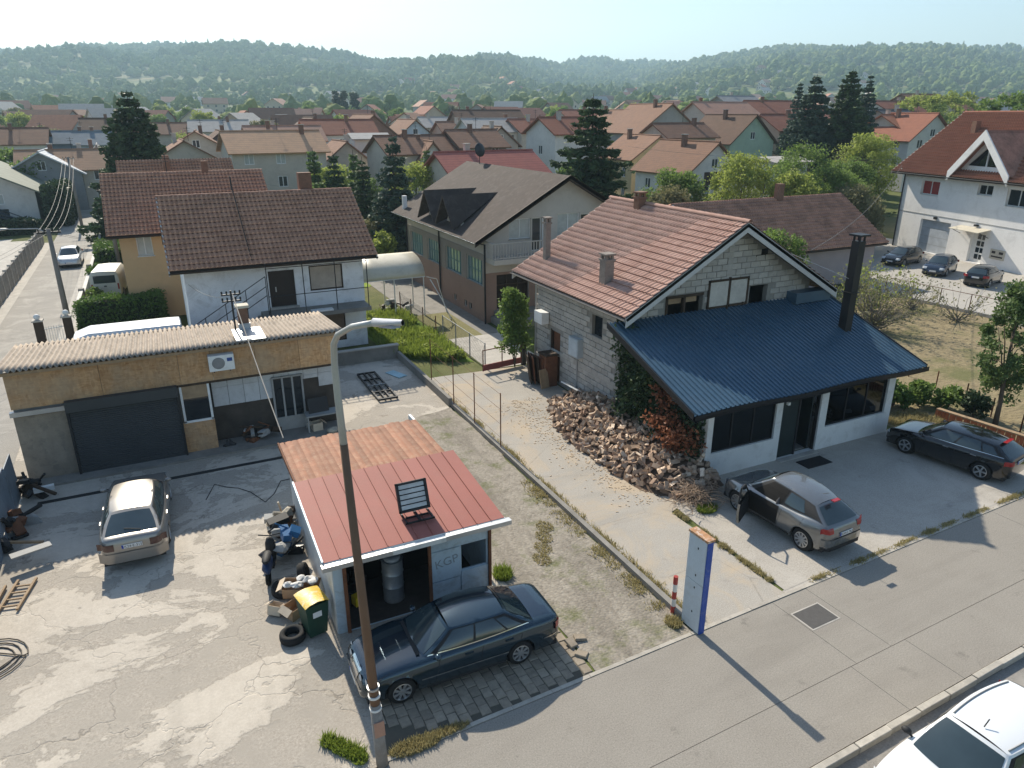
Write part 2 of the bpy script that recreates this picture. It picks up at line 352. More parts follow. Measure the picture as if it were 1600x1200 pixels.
for i in range(60):
    q = link('kerb_stone', me, MKERB, kerb); q.location = (-24+i, random.uniform(-.006, .006), random.uniform(-.006, .008)); q.rotation_euler.z = random.uniform(-.006, .006)
for o_ in (walk, edge, kerb): o_.rotation_euler.z = math.atan(TILT)
mh = thing('manhole_cover', 'dark square steel access cover set into the pavement', 'manhole cover', (3.08, -.86, 0), 2.3)
MB().box(-.5, .5, -.36, .36, -.02, .006).build('frame', MCONC, mh)
MB().box(-.46, .46, -.32, .32, -.02, .011).build('cover_plate', plain('cover_steel', (.085, .08, .075), .7, .2, 9, 60, .5), mh)
# paver bay under the sedan
bay = structure(MB().box(-8.0, -3.1, -.36, 2.42, -.05, -.012).build('paver_bay', plain('joint_sand', (.10, .09, .07), .95)))
bm = bmesh.new(); bmesh.ops.create_cube(bm, size=1)
for v in bm.verts: v.co = Vector((v.co.x*.222, v.co.y*.285, v.co.z*.06-.03))
bmesh.ops.bevel(bm, geom=[e for e in bm.edges if min(v.co.z for v in e.verts) > -.03], offset=.012, segments=1, affect='EDGES'); me = bpy.data.meshes.new('paver'); bm.to_mesh(me); bm.free()
for i in range(21):
    for j in range(11):
        y = -.2+TILT*1.0+j*.295+(.147 if i % 2 else 0)
        if y > 2.4 or y < -.02+TILT*(-7.86+i*.235)+.15 or (y < .55-.22*i/2 and i < 6) or random.random() < .01: continue
        q = link('paver', me, MPAV, bay); q.location = (-7.86+i*.235+random.uniform(-.006, .006), y+.03*math.sin(i*.8)+random.uniform(-.008, .008), .004+random.uniform(-.012, .008))
        q.rotation_euler = (random.uniform(-.02, .02), random.uniform(-.02, .02), random.uniform(-.05, .05))
for k, (x, y, a) in enumerate(((-3.0, .55, .7), (-2.75, 1.05, 1.3), (-3.05, .95, .2))):
    q = link('loose_paver', me, MPAV); q.location = (x, y, .05+.02*k); q.rotation_euler = (.1*k, .12, a)
    prop(q, ('loose paver lying flat at the broken end of the paver bay', 'loose paver farthest from the pavement, beside the broken paver edge', 'loose tilted paver between the other two at the paver bay end')[k], 'paver')
# ---------------------------------------------------------------- building kit
from mathutils.geometry import tessellate_polygon
def m_glass(name, col=(.012, .016, .02), rough=.06, spec=.6):
    t = NT(name); f = t.noise(1.3, 3); c = t.mix(f, mul(col, .6), mul(col, 1.5)); return t.fin(c, rough, 0, spec)
GLASS = m_glass('window_glass', (.02, .026, .032)); GLASSD = m_glass('dark_glass', (.008, .012, .016), .04)
CURT = plain('curtained_glass', (.42, .44, .42), .25, .25, 3, 20, 0, spec=.5); GREENGL = m_glass('teal_glass', (.24, .31, .30), .1, .6)
WHITE = plain('white_paint', (.72, .72, .70), .6, .1, 2, 30, .1, dirt=(.4, .38, .34), dirtf=.3)
DARKM = plain('dark_metal', (.028, .028, .03), .5, .2, 4, 30, .1, metal=.3); BLACKV = plain('interior_shade', (.012, .011, .010), .9, .3, 2, 20, 0)  # BLACKV: near-black colour that stands for the shade inside openings
WOODD = plain('dark_wood', (.055, .035, .022), .7, .35, 4, 40, .3); WOOD = plain('raw_wood', (.33, .23, .14), .8, .3, 4, 40, .3)
GREYP = plain('grey_paint', (.30, .30, .29), .7, .15, 3, 30, .1); ZINC = plain('zinc_sheet', (.46, .47, .48), .42, .15, 3, 30, .05, metal=.75, spec=.5)
RUST = plain('rusty_iron', (.16, .065, .032), .85, .4, 5, 40, .3, dirt=(.06, .035, .025)); CHIMB = plain('chimney_brick', (.20, .11, .075), .9, .3, 6, 40, .4)
PLASTER = plain('weathered_plaster', (.78, .79, .80), .9, .16, .8, 25, .2, dirt=(.36, .34, .31), dirtf=.45)
def wallp(mb, o, ex, n, outer, holes=(), t=.3, ez=(0, 0, 1)):
    """a wall panel with real openings: outer/holes in (a, b) along ex and ez, outside normal n, thickness t"""
    o, ex, n, ez = Vector(o), Vector(ex), Vector(n), Vector(ez)
    loops = [list(outer)]+[[(h[0],h[2]),(h[1],h[2]),(h[1],h[3]),(h[0],h[3])] if len(h) == 4 and not isinstance(h[0], (tuple, list)) else list(h) for h in holes]
    flat = [p for l in loops for p in l]
    tri = tessellate_polygon([[Vector((p[0], p[1], 0)) for p in l] for l in loops])
    P = [o+ex*p[0]+ez*p[1] for p in flat]; Q = [p-n*t for p in P]; k = len(P)
    fs = [tuple(f) for f in tri]+[tuple(i+k for i in reversed(f)) for f in tri]
    s = 0
    for l in loops:
        m = len(l); fs += [(s+i, s+(i+1) % m, s+(i+1) % m+k, s+i+k) for i in range(m)]; s += m
    mb.add(P+Q, fs)
class House:
    def __init__(s, name, label, cat, loc, rz, W, D, h, hr, ax, group=None):
        s.r = thing(name, label, cat, loc, rz, group); s.W, s.D, s.h, s.hr, s.ax = W, D, h, hr, ax; s.holes = {k: [] for k in 'fblr'}
        s.fr = {'f': (Vector((-W/2,-D/2,0)), Vector((1,0,0)), Vector((0,-1,0)), W), 'r': (Vector((W/2,-D/2,0)), Vector((0,1,0)), Vector((1,0,0)), D),
                'b': (Vector((W/2,D/2,0)), Vector((-1,0,0)), Vector((0,1,0)), W), 'l': (Vector((-W/2,D/2,0)), Vector((0,-1,0)), Vector((-1,0,0)), D)}
    def outer(s, k, z0=0):
        L = s.fr[k][3]; g = (s.ax == 'x' and k in 'lr') or (s.ax == 'y' and k in 'fb')
        return [(.004,z0),(L-.004,z0),(L-.004,s.h)]+([(L/2,s.hr)] if g else [])+[(.004,s.h)]
    def pt(s, k, a, b, off=0): o, e, n, L = s.fr[k]; return o+e*a+n*off+Vector((0,0,b))
    def walls(s, mat, t=.28, sides='fblr', name='wall'):
        mb = MB()
        for k in sides:
            o, e, n, L = s.fr[k]; wallp(mb, o, e, n, s.outer(k), s.holes[k], t)
        return mb.build(name, mat, s.r, fix=False)
    def bar(s, mb, k, a0, a1, b0, b1, o0, o1):
        p = [s.pt(k, a, b, w) for w in (o0, o1) for a, b in ((a0,b0),(a1,b0),(a1,b1),(a0,b1))]
        mb.add(p, [(3,2,1,0),(4,5,6,7),(0,1,5,4),(1,2,6,5),(2,3,7,6),(3,0,4,7)])
    def win(s, k, a0, a1, b0, b1, frame=None, pane=None, nv=2, nh=1, sill=None, fw=.055, dep=.14, name='window', hole=True, lab=None):
        frame = frame or WHITE; pane = pane or GLASS
        if hole: s.holes[k].append((a0,a1,b0,b1))
        mb = MB(); d0, d1 = -dep-.02, -dep+.04
        for x in [a0+fw/2+(a1-a0-fw)*i/nv for i in range(nv+1)]: s.bar(mb, k, x-fw/2, x+fw/2, b0, b1, d0, d1)
        for z in [b0+fw/2+(b1-b0-fw)*i/nh for i in range(nh+1)]: s.bar(mb, k, a0, a1, z-fw/2, z+fw/2, d0-.004, d1-.004)
        w = mb.build(name, frame, s.r)
        for i in range(nv):
            mb = MB(); s.bar(mb, k, a0+(a1-a0)*i/nv+.01, a0+(a1-a0)*(i+1)/nv-.01, b0+.01, b1-.01, d0+.006, d0+.024); mb.build('pane', pane, w)
        if sill: mb = MB(); s.bar(mb, k, a0-.06, a1+.06, b0-.05, b0, -dep, .06); mb.build('sill', sill, w)
        if lab: w['label'] = lab
        return w
    def box(s, name, mat, k, a0, a1, b0, b1, o0, o1, parent=None):
        mb = MB(); s.bar(mb, k, a0, a1, b0, b1, o0, o1); return mb.build(name, mat, parent or s.r)
    def slope_pts(s, side, ov, og, dz=0):
        """top plane of one slope: eave-left, eave-right, ridge-right, ridge-left as seen from outside that side"""
        W, D = s.W, s.D
        if s.ax == 'x':
            sg = -1 if side == 'f' else 1; run = D/2; m = (s.hr-s.h)/run; ze = s.h-ov*m+dz; zr = s.hr+dz
            e0, e1 = Vector((sg*(W/2+og), sg*(run+ov), ze)), Vector((-sg*(W/2+og), sg*(run+ov), ze))
            if side == 'b': pass
            e0, e1 = (Vector((-W/2-og, -run-ov, ze)), Vector((W/2+og, -run-ov, ze))) if side == 'f' else (Vector((W/2+og, run+ov, ze)), Vector((-W/2-og, run+ov, ze)))
            return e0, e1, Vector((e1.x, 0, zr)), Vector((e0.x, 0, zr))
        run = W/2; m = (s.hr-s.h)/run; ze = s.h-ov*m+dz; zr = s.hr+dz
        e0, e1 = (Vector((-run-ov, D/2+og, ze)), Vector((-run-ov, -D/2-og, ze))) if side == 'l' else (Vector((run+ov, -D/2-og, ze)), Vector((run+ov, D/2+og, ze)))
        return e0, e1, Vector((0, e1.y, zr)), Vector((0, e0.y, zr))
    def roof(s, mat, ov=.6, og=.5, t=.16, dz=.14, fascia=None, sides=None):
        mb = MB()
        for sd_ in (sides or ('fb' if s.ax == 'x' else 'lr')): mb.slab(s.slope_pts(sd_, ov, og, dz), t)
        s.roofo = mb.build('roof', mat, s.r, fix=False)
        if fascia:
            mb = MB()
            for sd_ in (sides or ('fb' if s.ax == 'x' else 'lr')):
                a, b, c, d = s.slope_pts(sd_, ov, og, dz)
                for p, q in ((a, d), (b, c)):
                    up = Vector((0, 0, .05)); n = (b-a).normalized()*(.03 if (p-a).length < .01 else -.03)
                    mb.slab([p+up-n, q+up-n, q-Vector((0,0,t+.06))-n, p-Vector((0,0,t+.06))-n], .05, up=(b-a).normalized()*(-1 if (p-a).length < .01 else 1))
            mb.build('verge_board', fascia, s.roofo)
        return s.roofo
    def chimney(s, x, y, z0, z1, w=.5, d=.5, mat=None, cap=True, parent=None):
        mb = MB().box(x-w/2, x+w/2, y-d/2, y+d/2, z0, z1)
        c = mb.build('chimney', mat or CHIMB, parent or s.roofo)
        if cap and parent is None: pass
        return c
def tile_mesh(w, l, h=.075, lip=.085):
    """interlocking tile: pan and roll across, lower end lifted, front lip"""
    P = []; rows = [(0, lip), (l*1.06, 0.0)]
    prof = [(0, .25), (.16, 0), (.42, 0), (.60, .75), (.80, 1), (1.0, .25)]
    V_ = []; F_ = []
    for y, dz in rows: V_ += [(x*w, y, k*h+dz) for x, k in prof]
    V_ += [(x*w, 0, k*h*.2+lip-.045) for x, k in prof]; m = len(prof)
    F_ += [(i, i+1, m+i+1, m+i) for i in range(m-1)]+[(2*m+i, 2*m+i+1, i+1, i) for i in range(m-1)]
    return V_, F_
def tiles(parent, pts, mat, w=.22, l=.36, nobj=0, label=None, jit=.006, seed=1, h=.09, lip=.10):
    """lay tiles over the quad pts (local space of parent); the nobj nearest the camera are objects, the rest one mesh"""
    e0, e1, r1, r0 = [Vector(p) for p in pts]; eu = (e1-e0); Lu = eu.length; eu.normalize(); es = (r0-e0); Ls = es.length; es.normalize(); en = eu.cross(es).normalized()
    nu, ns = max(1, round(Lu/w)), max(1, round(Ls/l)); w, l = Lu/nu, Ls/ns
    V_, F_ = tile_mesh(w, l, h, lip); rr = random.Random(seed)
    M = Matrix((eu, es, en)).transposed().to_4x4(); inv = INV[parent.name].inverted() if parent.name in INV else Matrix()
    spots = []
    for i in range(nu):
        for j in range(ns):
            p = e0+eu*(i*w)+es*(j*l)+en*.008; spots.append((((inv @ p)-CAMLOC).length, i, j, p))
    spots.sort(key=lambda t: t[0]); rest = spots[nobj:]
    if nobj:
        me = bpy.data.meshes.new('tile'); me.from_pydata(V_, [], F_); me.shade_smooth(); me.set_sharp_from_angle(angle=R(50))
        for d, i, j, p in spots[:nobj]:
            q = link('tile', me, mat, parent); q.matrix_local = Matrix.Translation(p+en*rr.uniform(0, jit)) @ M @ Matrix.Rotation(rr.uniform(-.015, .015), 4, 'Z') @ Matrix.Rotation(rr.uniform(-.02, .02), 4, 'Y')
    if rest:
        Mv = np.array([M.to_3x3() @ Vector(v) for v in V_]); P0 = np.array([tuple(p+en*rr.uniform(0, jit)) for _, _, _, p in rest])
        V2 = (P0[:, None, :]+Mv[None]).reshape(-1, 3); k = len(V_); F2 = (np.arange(len(rest))[:, None, None]*k+np.array(F_)[None]).reshape(-1, 4)
        o = npmesh('roof_tiles', V2, F2, mat, parent, attr=np.concatenate([[q]*5+[min(.93, .15+q), .08, .80, .93, .55] for q in [.08+.30*rr.random() for _ in rest]])); o['kind'] = 'stuff'  # lip faces: bleached pale roll fronts, dark pans; lit dots and shade painted in
def ridge_caps(parent, p0, p1, mat, n, r=.13, obj=True):
    p0, p1 = Vector(p0), Vector(p1); d = p1-p0; L = d.length/n; d.normalize(); side = Vector((-d.y, d.x, 0)).normalized()
    V_ = []
    for y, k in ((0, 1.0), (L*1.08, .86)):
        V_ += [tuple(d*y+side*(r*k*math.cos(t))+Vector((0, 0, r*k*.9*math.sin(t)))) for t in [math.pi*i/6 for i in range(7)]]
    F_ = [(i, i+1, i+8, i+7) for i in range(6)]+[tuple(range(6, -1, -1))]
    me = bpy.data.meshes.new('ridge_cap'); me.from_pydata(V_, [], F_)
    for i in range(n):
        q = link('ridge_cap', me, mat, parent); q.location = p0+d*(L*i)
def gutter(parent, p0, p1, mat, r=.075, name='gutter'):
    p0, p1 = Vector(p0), Vector(p1); d = (p1-p0).normalized(); s = Vector((-d.y, d.x, 0)); P = []
    for p in (p0, p1): P.append([p+s*(r*math.cos(t))+Vector((0, 0, -r*math.sin(t))) for t in [math.pi*i/6 for i in range(7)]]+[p+s*(-r*.9*math.cos(t))*1+Vector((0, 0, -r*.9*math.sin(t))) for t in [math.pi*i/6 for i in range(7)]])
    mb = MB().grid(P); mb.add([tuple(q) for q in P[0]], [tuple(range(7))]); mb.add([tuple(q) for q in P[1]], [tuple(range(7))])
    return mb.build(name, mat, parent, smooth=True)
def m_tile(name, ca, cb, moss=(.10, .10, .07), mossf=.5, lich=.0, far=False):
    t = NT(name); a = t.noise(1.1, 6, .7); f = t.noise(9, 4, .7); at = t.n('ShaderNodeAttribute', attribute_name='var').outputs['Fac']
    oi = t.n('ShaderNodeObjectInfo').outputs['Random']; wn_ = t.n('ShaderNodeTexWhiteNoise')
    sn = t.n('ShaderNodeVectorMath', operation='SNAP'); t.l(t.pos, sn.inputs[0]); sn.inputs[1].default_value = (.23, .23, .23); t.l(sn.outputs[0], wn_.inputs['Vector'])
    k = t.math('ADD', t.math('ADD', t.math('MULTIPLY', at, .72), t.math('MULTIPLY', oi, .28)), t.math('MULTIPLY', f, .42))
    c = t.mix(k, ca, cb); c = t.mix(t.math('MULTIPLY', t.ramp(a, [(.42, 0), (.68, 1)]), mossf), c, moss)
    if lich: c = t.mix(t.math('MULTIPLY', t.ramp(t.noise(16, 5, .8), [(.58, 0), (.70, 1)]), lich), c, (.42, .40, .35))
    if far:
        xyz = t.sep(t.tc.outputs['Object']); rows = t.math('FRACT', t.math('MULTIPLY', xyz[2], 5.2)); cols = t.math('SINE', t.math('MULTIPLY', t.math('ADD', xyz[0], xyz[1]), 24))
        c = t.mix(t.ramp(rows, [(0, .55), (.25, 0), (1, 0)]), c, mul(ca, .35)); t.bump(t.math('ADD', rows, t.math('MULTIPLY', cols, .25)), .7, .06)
    else: t.bump(f, .25, .01)
    return t.fin(c, .85, spec=.2)
TILE_A = m_tile('red_brown_tile', (.38, .215, .165), (.56, .37, .30), (.25, .12, .085), .38, .3)
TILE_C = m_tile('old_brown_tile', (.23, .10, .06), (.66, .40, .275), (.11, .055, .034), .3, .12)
TILE_D = m_tile('aged_red_tile', (.27, .135, .085), (.54, .34, .23), (.14, .08, .05), .3, .15)
TILE_G = m_tile('dark_red_tile', (.21, .08, .052), (.60, .34, .24), (.055, .038, .03), .5, .3)
TILE_F = m_tile('orange_tile', (.26, .10, .062), (.36, .165, .105), (.18, .08, .055), .35, .1)
UNDER = plain('roof_underlay', (.05, .038, .03), .95)
# ---------------------------------------------------------------- block house with the blue metal front roof
BLOCK = plain('concrete_block', (.43, .40, .36), .95, .16, 3, 35, .35, dirt=(.30, .28, .25), dirtf=.5, rnd=.13)
MORTAR = plain('mortar', (.27, .255, .23), .95, .2, 3, 40, .3)
H = House('block_house', 'unplastered concrete block house with tiled gable roof and blue metal front roof', 'house', (10.0, 15.0, 0), 0, 9.0, 8.2, 5.35, 7.95, 'y')
# local: x 5.5..14.5, y 10.9..19.1
ops = [(1.35, 3.2, 4.36, 5.36), (3.42, 5.42, 4.0, 5.7), (5.62, 6.6, 4.25, 5.36)]
H.holes['f'] = [(1.35, 3.2, 4.36, 5.33), (5.62, 6.6, 4.25, 5.36)]
H.holes['l'] = [(1.65, 2.45, .05, 2.5), (5.1, 5.9, 3.2, 4.1)]
H.walls(MORTAR, .25)
def blocks(k, z_of, hs, skip):
    bm = bmesh.new(); bmesh.ops.create_cube(bm, size=1)
    o, e, n, L = H.fr[k]
    for v in bm.verts: v.co = Vector((v.co.x*.478, v.co.y*.05, v.co.z*.222))
    bmesh.ops.bevel(bm, geom=[q for q in bm.edges if max(v.co.y for v in q.verts) < 0], offset=.012, segments=1, affect='EDGES')
    me = bpy.data.meshes.new('block'); bm.to_mesh(me); bm.free(); cnt = 0
    M = Matrix((e, -n, Vector((0, 0, 1)))).transposed().to_4x4()
    j = 0
    while True:
        z = .13+j*.245; j += 1
        if z > 8: break
        for i in range(-1, int(L/.5)+1):
            a = i*.5+.25+(.25 if j % 2 else 0)
            if a < .2 or a > L-.2 or z+.12 > z_of(a): continue
            if skip(a, z): continue
            if any(h[0]-.2 < a < h[1]+.2 and h[2]-.1 < z < h[3]+.1 for h in H.holes[k]): continue
            q = link('block', me, BLOCK, H.r); cnt += 1
            q.matrix_local = Matrix.Translation(H.pt(k, a, z, .012+random.uniform(-.008, .01))) @ M @ Matrix.Rotation(random.uniform(-.012, .012), 4, 'Y')
    return cnt
n1 = blocks('l', lambda a: 5.05, 0, lambda a, z: a > 6.9 or z < .3 or 1.38 < z < 1.6)
n2 = blocks('f', lambda a: 5.25+2.6*(1-abs(a-4.5)/4.5), 0, lambda a, z: z < 4.3)
H.box('ring_beam', MCONC, 'l', 0, 8.2, 1.38, 1.62, -.02, .03); H.box('ring_beam', MCONC, 'f', 4.3, 4.55, 5.4, 7.6, -.02, .03)
d = H.box('door', RUST, 'l', 1.65, 2.45, .05, 2.5, -.16, -.1); H.box('door_frame', WOODD, 'l', 1.6, 1.68, .05, 2.55, -.12, .03, d)
H.box('roof_window', GLASSD, 'l', 5.1, 5.9, 3.2, 4.1, -.2, -.15).name = 'small_window'
# openings of the gable: boarded frame, leaning boards, brick infill
sh = H.box('shutter_board', plain('bleached_board', (.52, .49, .44), .85, .2, 2, 25, .15, dirt=(.3, .26, .22)), 'f', 3.45, 4.4, 4.72, 5.72, .03, .07)
H.box('shutter_board', sh.data.materials[0], 'f', 4.5, 5.38, 4.76, 5.74, .03, .07)
mb = MB()
for a0, a1, b0, b1 in ((3.38, 5.45, 5.72, 5.80), (3.38, 5.45, 4.64, 4.72), (3.38, 3.45, 4.7, 5.8), (4.4, 4.5, 4.2, 5.85), (5.38, 5.46, 4.7, 5.8)): H.bar(mb, 'f', a0, a1, b0, b1, .02, .1)
mb.build('shutter_frame', WOODD, H.r)
mb = MB(); mb.tube(H.pt('f', 4.2, 4.1, .25), H.pt('f', 4.45, 4.85, .08), .04, n=6); mb.tube(H.pt('f', 5.05, 4.05, .25), H.pt('f', 5.25, 4.75, .08), .035, n=6); mb.build('prop_post', WOODD, H.r)
mb = MB()
for a0, a1, b0, b1, ma in ((1.35, 3.2, 5.25, 5.36, 0), (1.35, 1.45, 4.36, 5.3, 0), (2.2, 2.3, 4.36, 5.3, 0)): H.bar(mb, 'f', a0, a1, b0, b1, -.1, .04)
mb.build('opening_frame', WOODD, H.r)
for a0, a1 in ((1.47, 2.18), (2.34, 2.95)): H.box('board', WOOD, 'f', a0, a1, 5.0, 5.24, -.14, -.11)
H.box('shade_panel', BLACKV, 'f', 5.75, 6.35, 6.55, 6.85, -.05, .03).name = 'vent_shade_panel'  # dark box on the wall; the vent's inner shade is put into its colour
# tiled roof
H.roof(UNDER, .95, .7, .12, .10)
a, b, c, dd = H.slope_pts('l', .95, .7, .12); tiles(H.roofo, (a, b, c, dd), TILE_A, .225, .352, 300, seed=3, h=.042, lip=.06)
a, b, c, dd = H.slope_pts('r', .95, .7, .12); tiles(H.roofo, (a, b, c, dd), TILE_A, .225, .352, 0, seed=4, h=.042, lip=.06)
ridge_caps(H.roofo, (0, 4.8, 8.11), (0, -4.85, 8.11), TILE_A, 26)
VERGE = plain('grey_verge_sheet', (.52, .51, .49), .6, .15, 2, 25, .1)
for sd_ in 'lr':
    a, b, c, dd = H.slope_pts(sd_, .95, .7, .10); p, q = (b, c) if sd_ == 'l' else (a, dd)
    mb = MB(); dn = Vector((0, 0, -.34)); up = Vector((0, 0, .05))
    mb.slab([p+up, q+up, q+dn, p+dn], .04, up=(0, -1, 0)); mb.slab([p+up, q+up, q+up+Vector((0, .16, 0)), p+up+Vector((0, .16, 0))], .02, up=(0, 0, 1))
    mb.build('verge_board', VERGE, H.roofo)
    p, q = (a, dd) if sd_ == 'l' else (b, c)
    mb = MB(); mb.slab([p+up, q+up, q+dn, p+dn], .04, up=(0, 1, 0)); mb.slab([p+up, q+up, q+up-Vector((0, .14, 0)), p+up-Vector((0, .14, 0))], .02, up=(0, 0, 1)); mb.build('verge_board', VERGE, H.roofo)
a, b, c, dd = H.slope_pts('l', .95, .7, .10); gutter(H.roofo, a+Vector((-.05, 0, -.02)), b+Vector((-.05, 0, -.02)), plain('dull_gutter', (.27, .24, .21), .7))
GCH = plain('grey_chimney', (.25, .215, .185), .9, .25, 4, 40, .3, dirt=(.08, .07, .06))
def chim(x, y, z0, z1, w, mat=GCH, pots=True):
    x -= 10; y -= 15
    ch = MB().box(x-w/2, x+w/2, y-w/2, y+w/2, z0, z1).box(x-w/2-.04, x+w/2+.04, y-w/2-.04, y+w/2+.04, z1, z1+.08).build('chimney', mat, H.roofo)
    MB().box(x-w/2-.12, x+w/2+.12, y-w/2-.2, y+w/2+.12, z0+.1, z0+.16).build('flashing', RUST, ch)
    if pots:
        m = MB()
        for i in (-1, 1):
            for j in (-1, 1): m.box(x+i*w*.33-.05, x+i*w*.33+.05, y+j*w*.33-.05, y+j*w*.33+.05, z1+.08, z1+.25)
        m.box(x-w/2-.05, x+w/2+.05, y-w/2-.05, y+w/2+.05, z1+.25, z1+.31).build('chimney_cap', mat, ch)
chim(5.65, 13.3, 5.25, 6.45, .42); chim(9.75, 17.0, 7.5, 8.35, .40, CHIMB); chim(5.75, 18.55, 5.1, 7.25, .26)
# blue sheet-metal roof over the front room
BLUE = plain('blue_metal_roof', (.055, .110, .165), .36, .18, .6, 30, .03, metal=.15, spec=.5, dirt=(.10, .14, .18), dirtf=.4)
y0, y1, z0, z1 = 5.62, 10.86, 2.86, 4.62; x0, x1 = 4.15, 15.55
mb = MB(); P = []; nxs = []
n = 57
for i in range(n):
    xx = x0+(x1-x0)*i/n; w = (x1-x0)/n; nxs += [(xx, 0), (xx+w*.62, 0), (xx+w*.70, .048), (xx+w*.9, .048)]
nxs.append((x1, 0)); rows = []
for j in range(9):
    t = j/8; y = y0+(y1-y0)*t; z = z0+(z1-z0)*(t*.93+.07*t*t)
    rows.append([(xx, y, z+dz+.035*math.sin(xx*1.1+1)*(1-t)) for xx, dz in nxs])
mb.grid(rows); rf = mb.build('front_roof', BLUE, H.r, world=True, fix=False)
sol = rf.modifiers.new('thickness', 'SOLIDIFY'); sol.thickness = .03; sol.offset = -1
mb = MB(); P = []
for i in range(41):
    xx = x0+(x1-x0)*i/40; zz = z0+.035*math.sin(xx*1.1+1); P.append([(xx, y0-.09, zz+.02), (xx, y0-.10, zz-.16), (xx, y0, zz-.17), (xx, y0+.25, zz-.12)])
mb.grid(P); mb.build('front_gutter', DARKM, rf, world=True, smooth=True)
for xx in (x0, x1): MB().slab([(xx, y0, z0+.06), (xx, y1, z1+.06), (xx, y1, z1-.16), (xx, y0, z0-.16)], .04, up=(-1 if xx == x0 else 1, 0, 0)).build('roof_edge_trim', DARKM, rf, world=True)
MB().box(13.2, 15.2, 10.3, 10.86, 4.5, 4.95).build('roof_step', BLUE, rf, world=True)
bc = MB().box(13.92, 14.28, 8.27, 8.63, 3.4, 7.35).build('flue', plain('black_flue', (.028, .027, .027), .55, .2, 2, 20, .1, metal=.2), rf, world=True); bc['label'] = 'tall square black metal flue'
m = MB().box(13.82, 14.38, 8.17, 8.73, 7.55, 7.62)
for i in (13.97, 14.23):
    for j in (8.32, 8.58): m.box(i-.03, i+.03, j-.03, j+.03, 7.3, 7.6)
m.build('flue_cap', DARKM, bc, world=True)
MB().box(13.87, 14.33, 8.22, 8.68, 5.3, 5.34).build('flue_collar', DARKM, bc, world=True)
mb = MB(); mb.tube((13.8, 8.4, 5.9), (13.3, 11, 6.5), .012, n=4); mb.build('flue_stay', ZINC, bc, world=True)
# front room: white parapets and piers, dark glazing, open door
WH2 = plain('white_render', (.66, .66, .64), .85, .1, 1.2, 30, .1, dirt=(.42, .40, .37), dirtf=.45)
mb = MB(); wallp(mb, (5.35, 6.2, 0), (1, 0, 0), (0, -1, 0), [(0, 0), (9.35, 0), (9.35, 2.62), (0, 2.62)], [(.16, 3.12, .93, 2.40), (3.42, 5.36, .02, 2.42), (5.72, 8.98, .9, 2.42)], .24); mb.build('front_wall', WH2, H.r, world=True, fix=False)
mb = MB(); wallp(mb, (14.696, 6.206, 0), (0, 1, 0), (1, 0, 0), [(0, 0), (4.69, 0), (4.69, 3.9), (0, 2.62)], [(.35, 3.9, .9, 2.3)], .24); mb.build('side_wall', WH2, H.r, world=True, fix=False); mb = MB(); wallp(mb, (5.354, 10.89, 0), (0, -1, 0), (-1, 0, 0), [(0, 0), (4.684, 0), (4.684, 2.62), (0, 4.1)], [], .24)
mb.build('side_wall', WH2, H.r, world=True, fix=False)
MB().box(5.6, 14.45, 6.5, 10.8, .01, .05).build('room_floor', MCONCD, H.r, world=True)
for xx, yy in ((6.5, 8.3), (8.0, 9.2), (11.8, 8.0), (13.2, 8.8)): MB().box(xx-.4, xx+.4, yy-.4, yy+.4, .7, .75).box(xx-.04, xx+.04, yy-.04, yy+.04, .05, .705).box(xx-.25, xx+.25, yy-.25, yy+.25, .05, .08).build('room_table', WOODD, H.r, world=True)
SEEG = NT('tinted_glass'); SEEG.b.inputs['Transmission Weight'].default_value = .0
gl = SEEG.n('ShaderNodeBsdfGlossy'); gl.inputs['Roughness'].default_value = .02; gl.inputs['Color'].default_value = (.75, .85, .9, 1)
tr = SEEG.n('ShaderNodeBsdfTransparent'); tr.inputs['Color'].default_value = (.10, .13, .14, 1); fr_ = SEEG.n('ShaderNodeFresnel'); fr_.inputs['IOR'].default_value = 1.5
mx = SEEG.n('ShaderNodeMixShader'); SEEG.l(fr_.outputs[0], mx.inputs[0]); SEEG.l(tr.outputs[0], mx.inputs[1]); SEEG.l(gl.outputs[0], mx.inputs[2]); SEEG.l(mx.outputs[0], SEEG.out.inputs['Surface']); SEEG = SEEG.m
def glazing(ax0, ax1, b0, b1, nv):
    mb = MB(); w = (ax1-ax0)/nv
    for i in range(nv+1): mb.box(ax0+w*i-.03, ax0+w*i+.03, 6.28, 6.36, b0, b1)
    for b in (b0+.03, b1-.03): mb.box(ax0, ax1, 6.285, 6.355, b-.03, b+.03)
    f = mb.build('window', DARKM, H.r, world=True)
    for i in range(nv): MB().box(ax0+w*i+.02, ax0+w*(i+1)-.02, 6.31, 6.325, b0+.03, b1-.03).build('pane', SEEG, f, world=True)
glazing(5.51, 8.47, .93, 2.40, 3); glazing(11.07, 14.33, .9, 2.42, 3)
dr = MB().box(8.79, 9.72, 6.3, 6.36, .04, 2.4).build('door', plain('dark_green_door', (.02, .03, .03), .35, .2, 2, 20, .05), H.r, world=True)
MB().box(9.66, 9.74, 6.27, 6.40, .02, 2.42).box(10.66, 10.74, 6.27, 6.40, .02, 2.42).build('door_frame', DARKM, H.r, world=True)
od = MB().obox((10.55, 6.85, 1.2), .05, .92, 2.3, R(-8)).build('door', dr.data.materials[0], H.r, world=True); od['label'] = 'inward opened dark door leaf'
MB().box(8.77, 10.71, 5.98, 6.22, 0, .03).build('threshold', MCONC, H.r, world=True)
lm = MB().box(8.9, 9.0, 6.1, 6.2, 2.2, 2.3).build('lamp', WHITE, H.r, world=True)
prop(MB().box(9.3, 10.5, 5.15, 5.75, .008, .03).build('door_mat', plain('black_mat', (.02, .02, .02), .9)), 'dark rubber mat outside the glazed front door', 'mat')
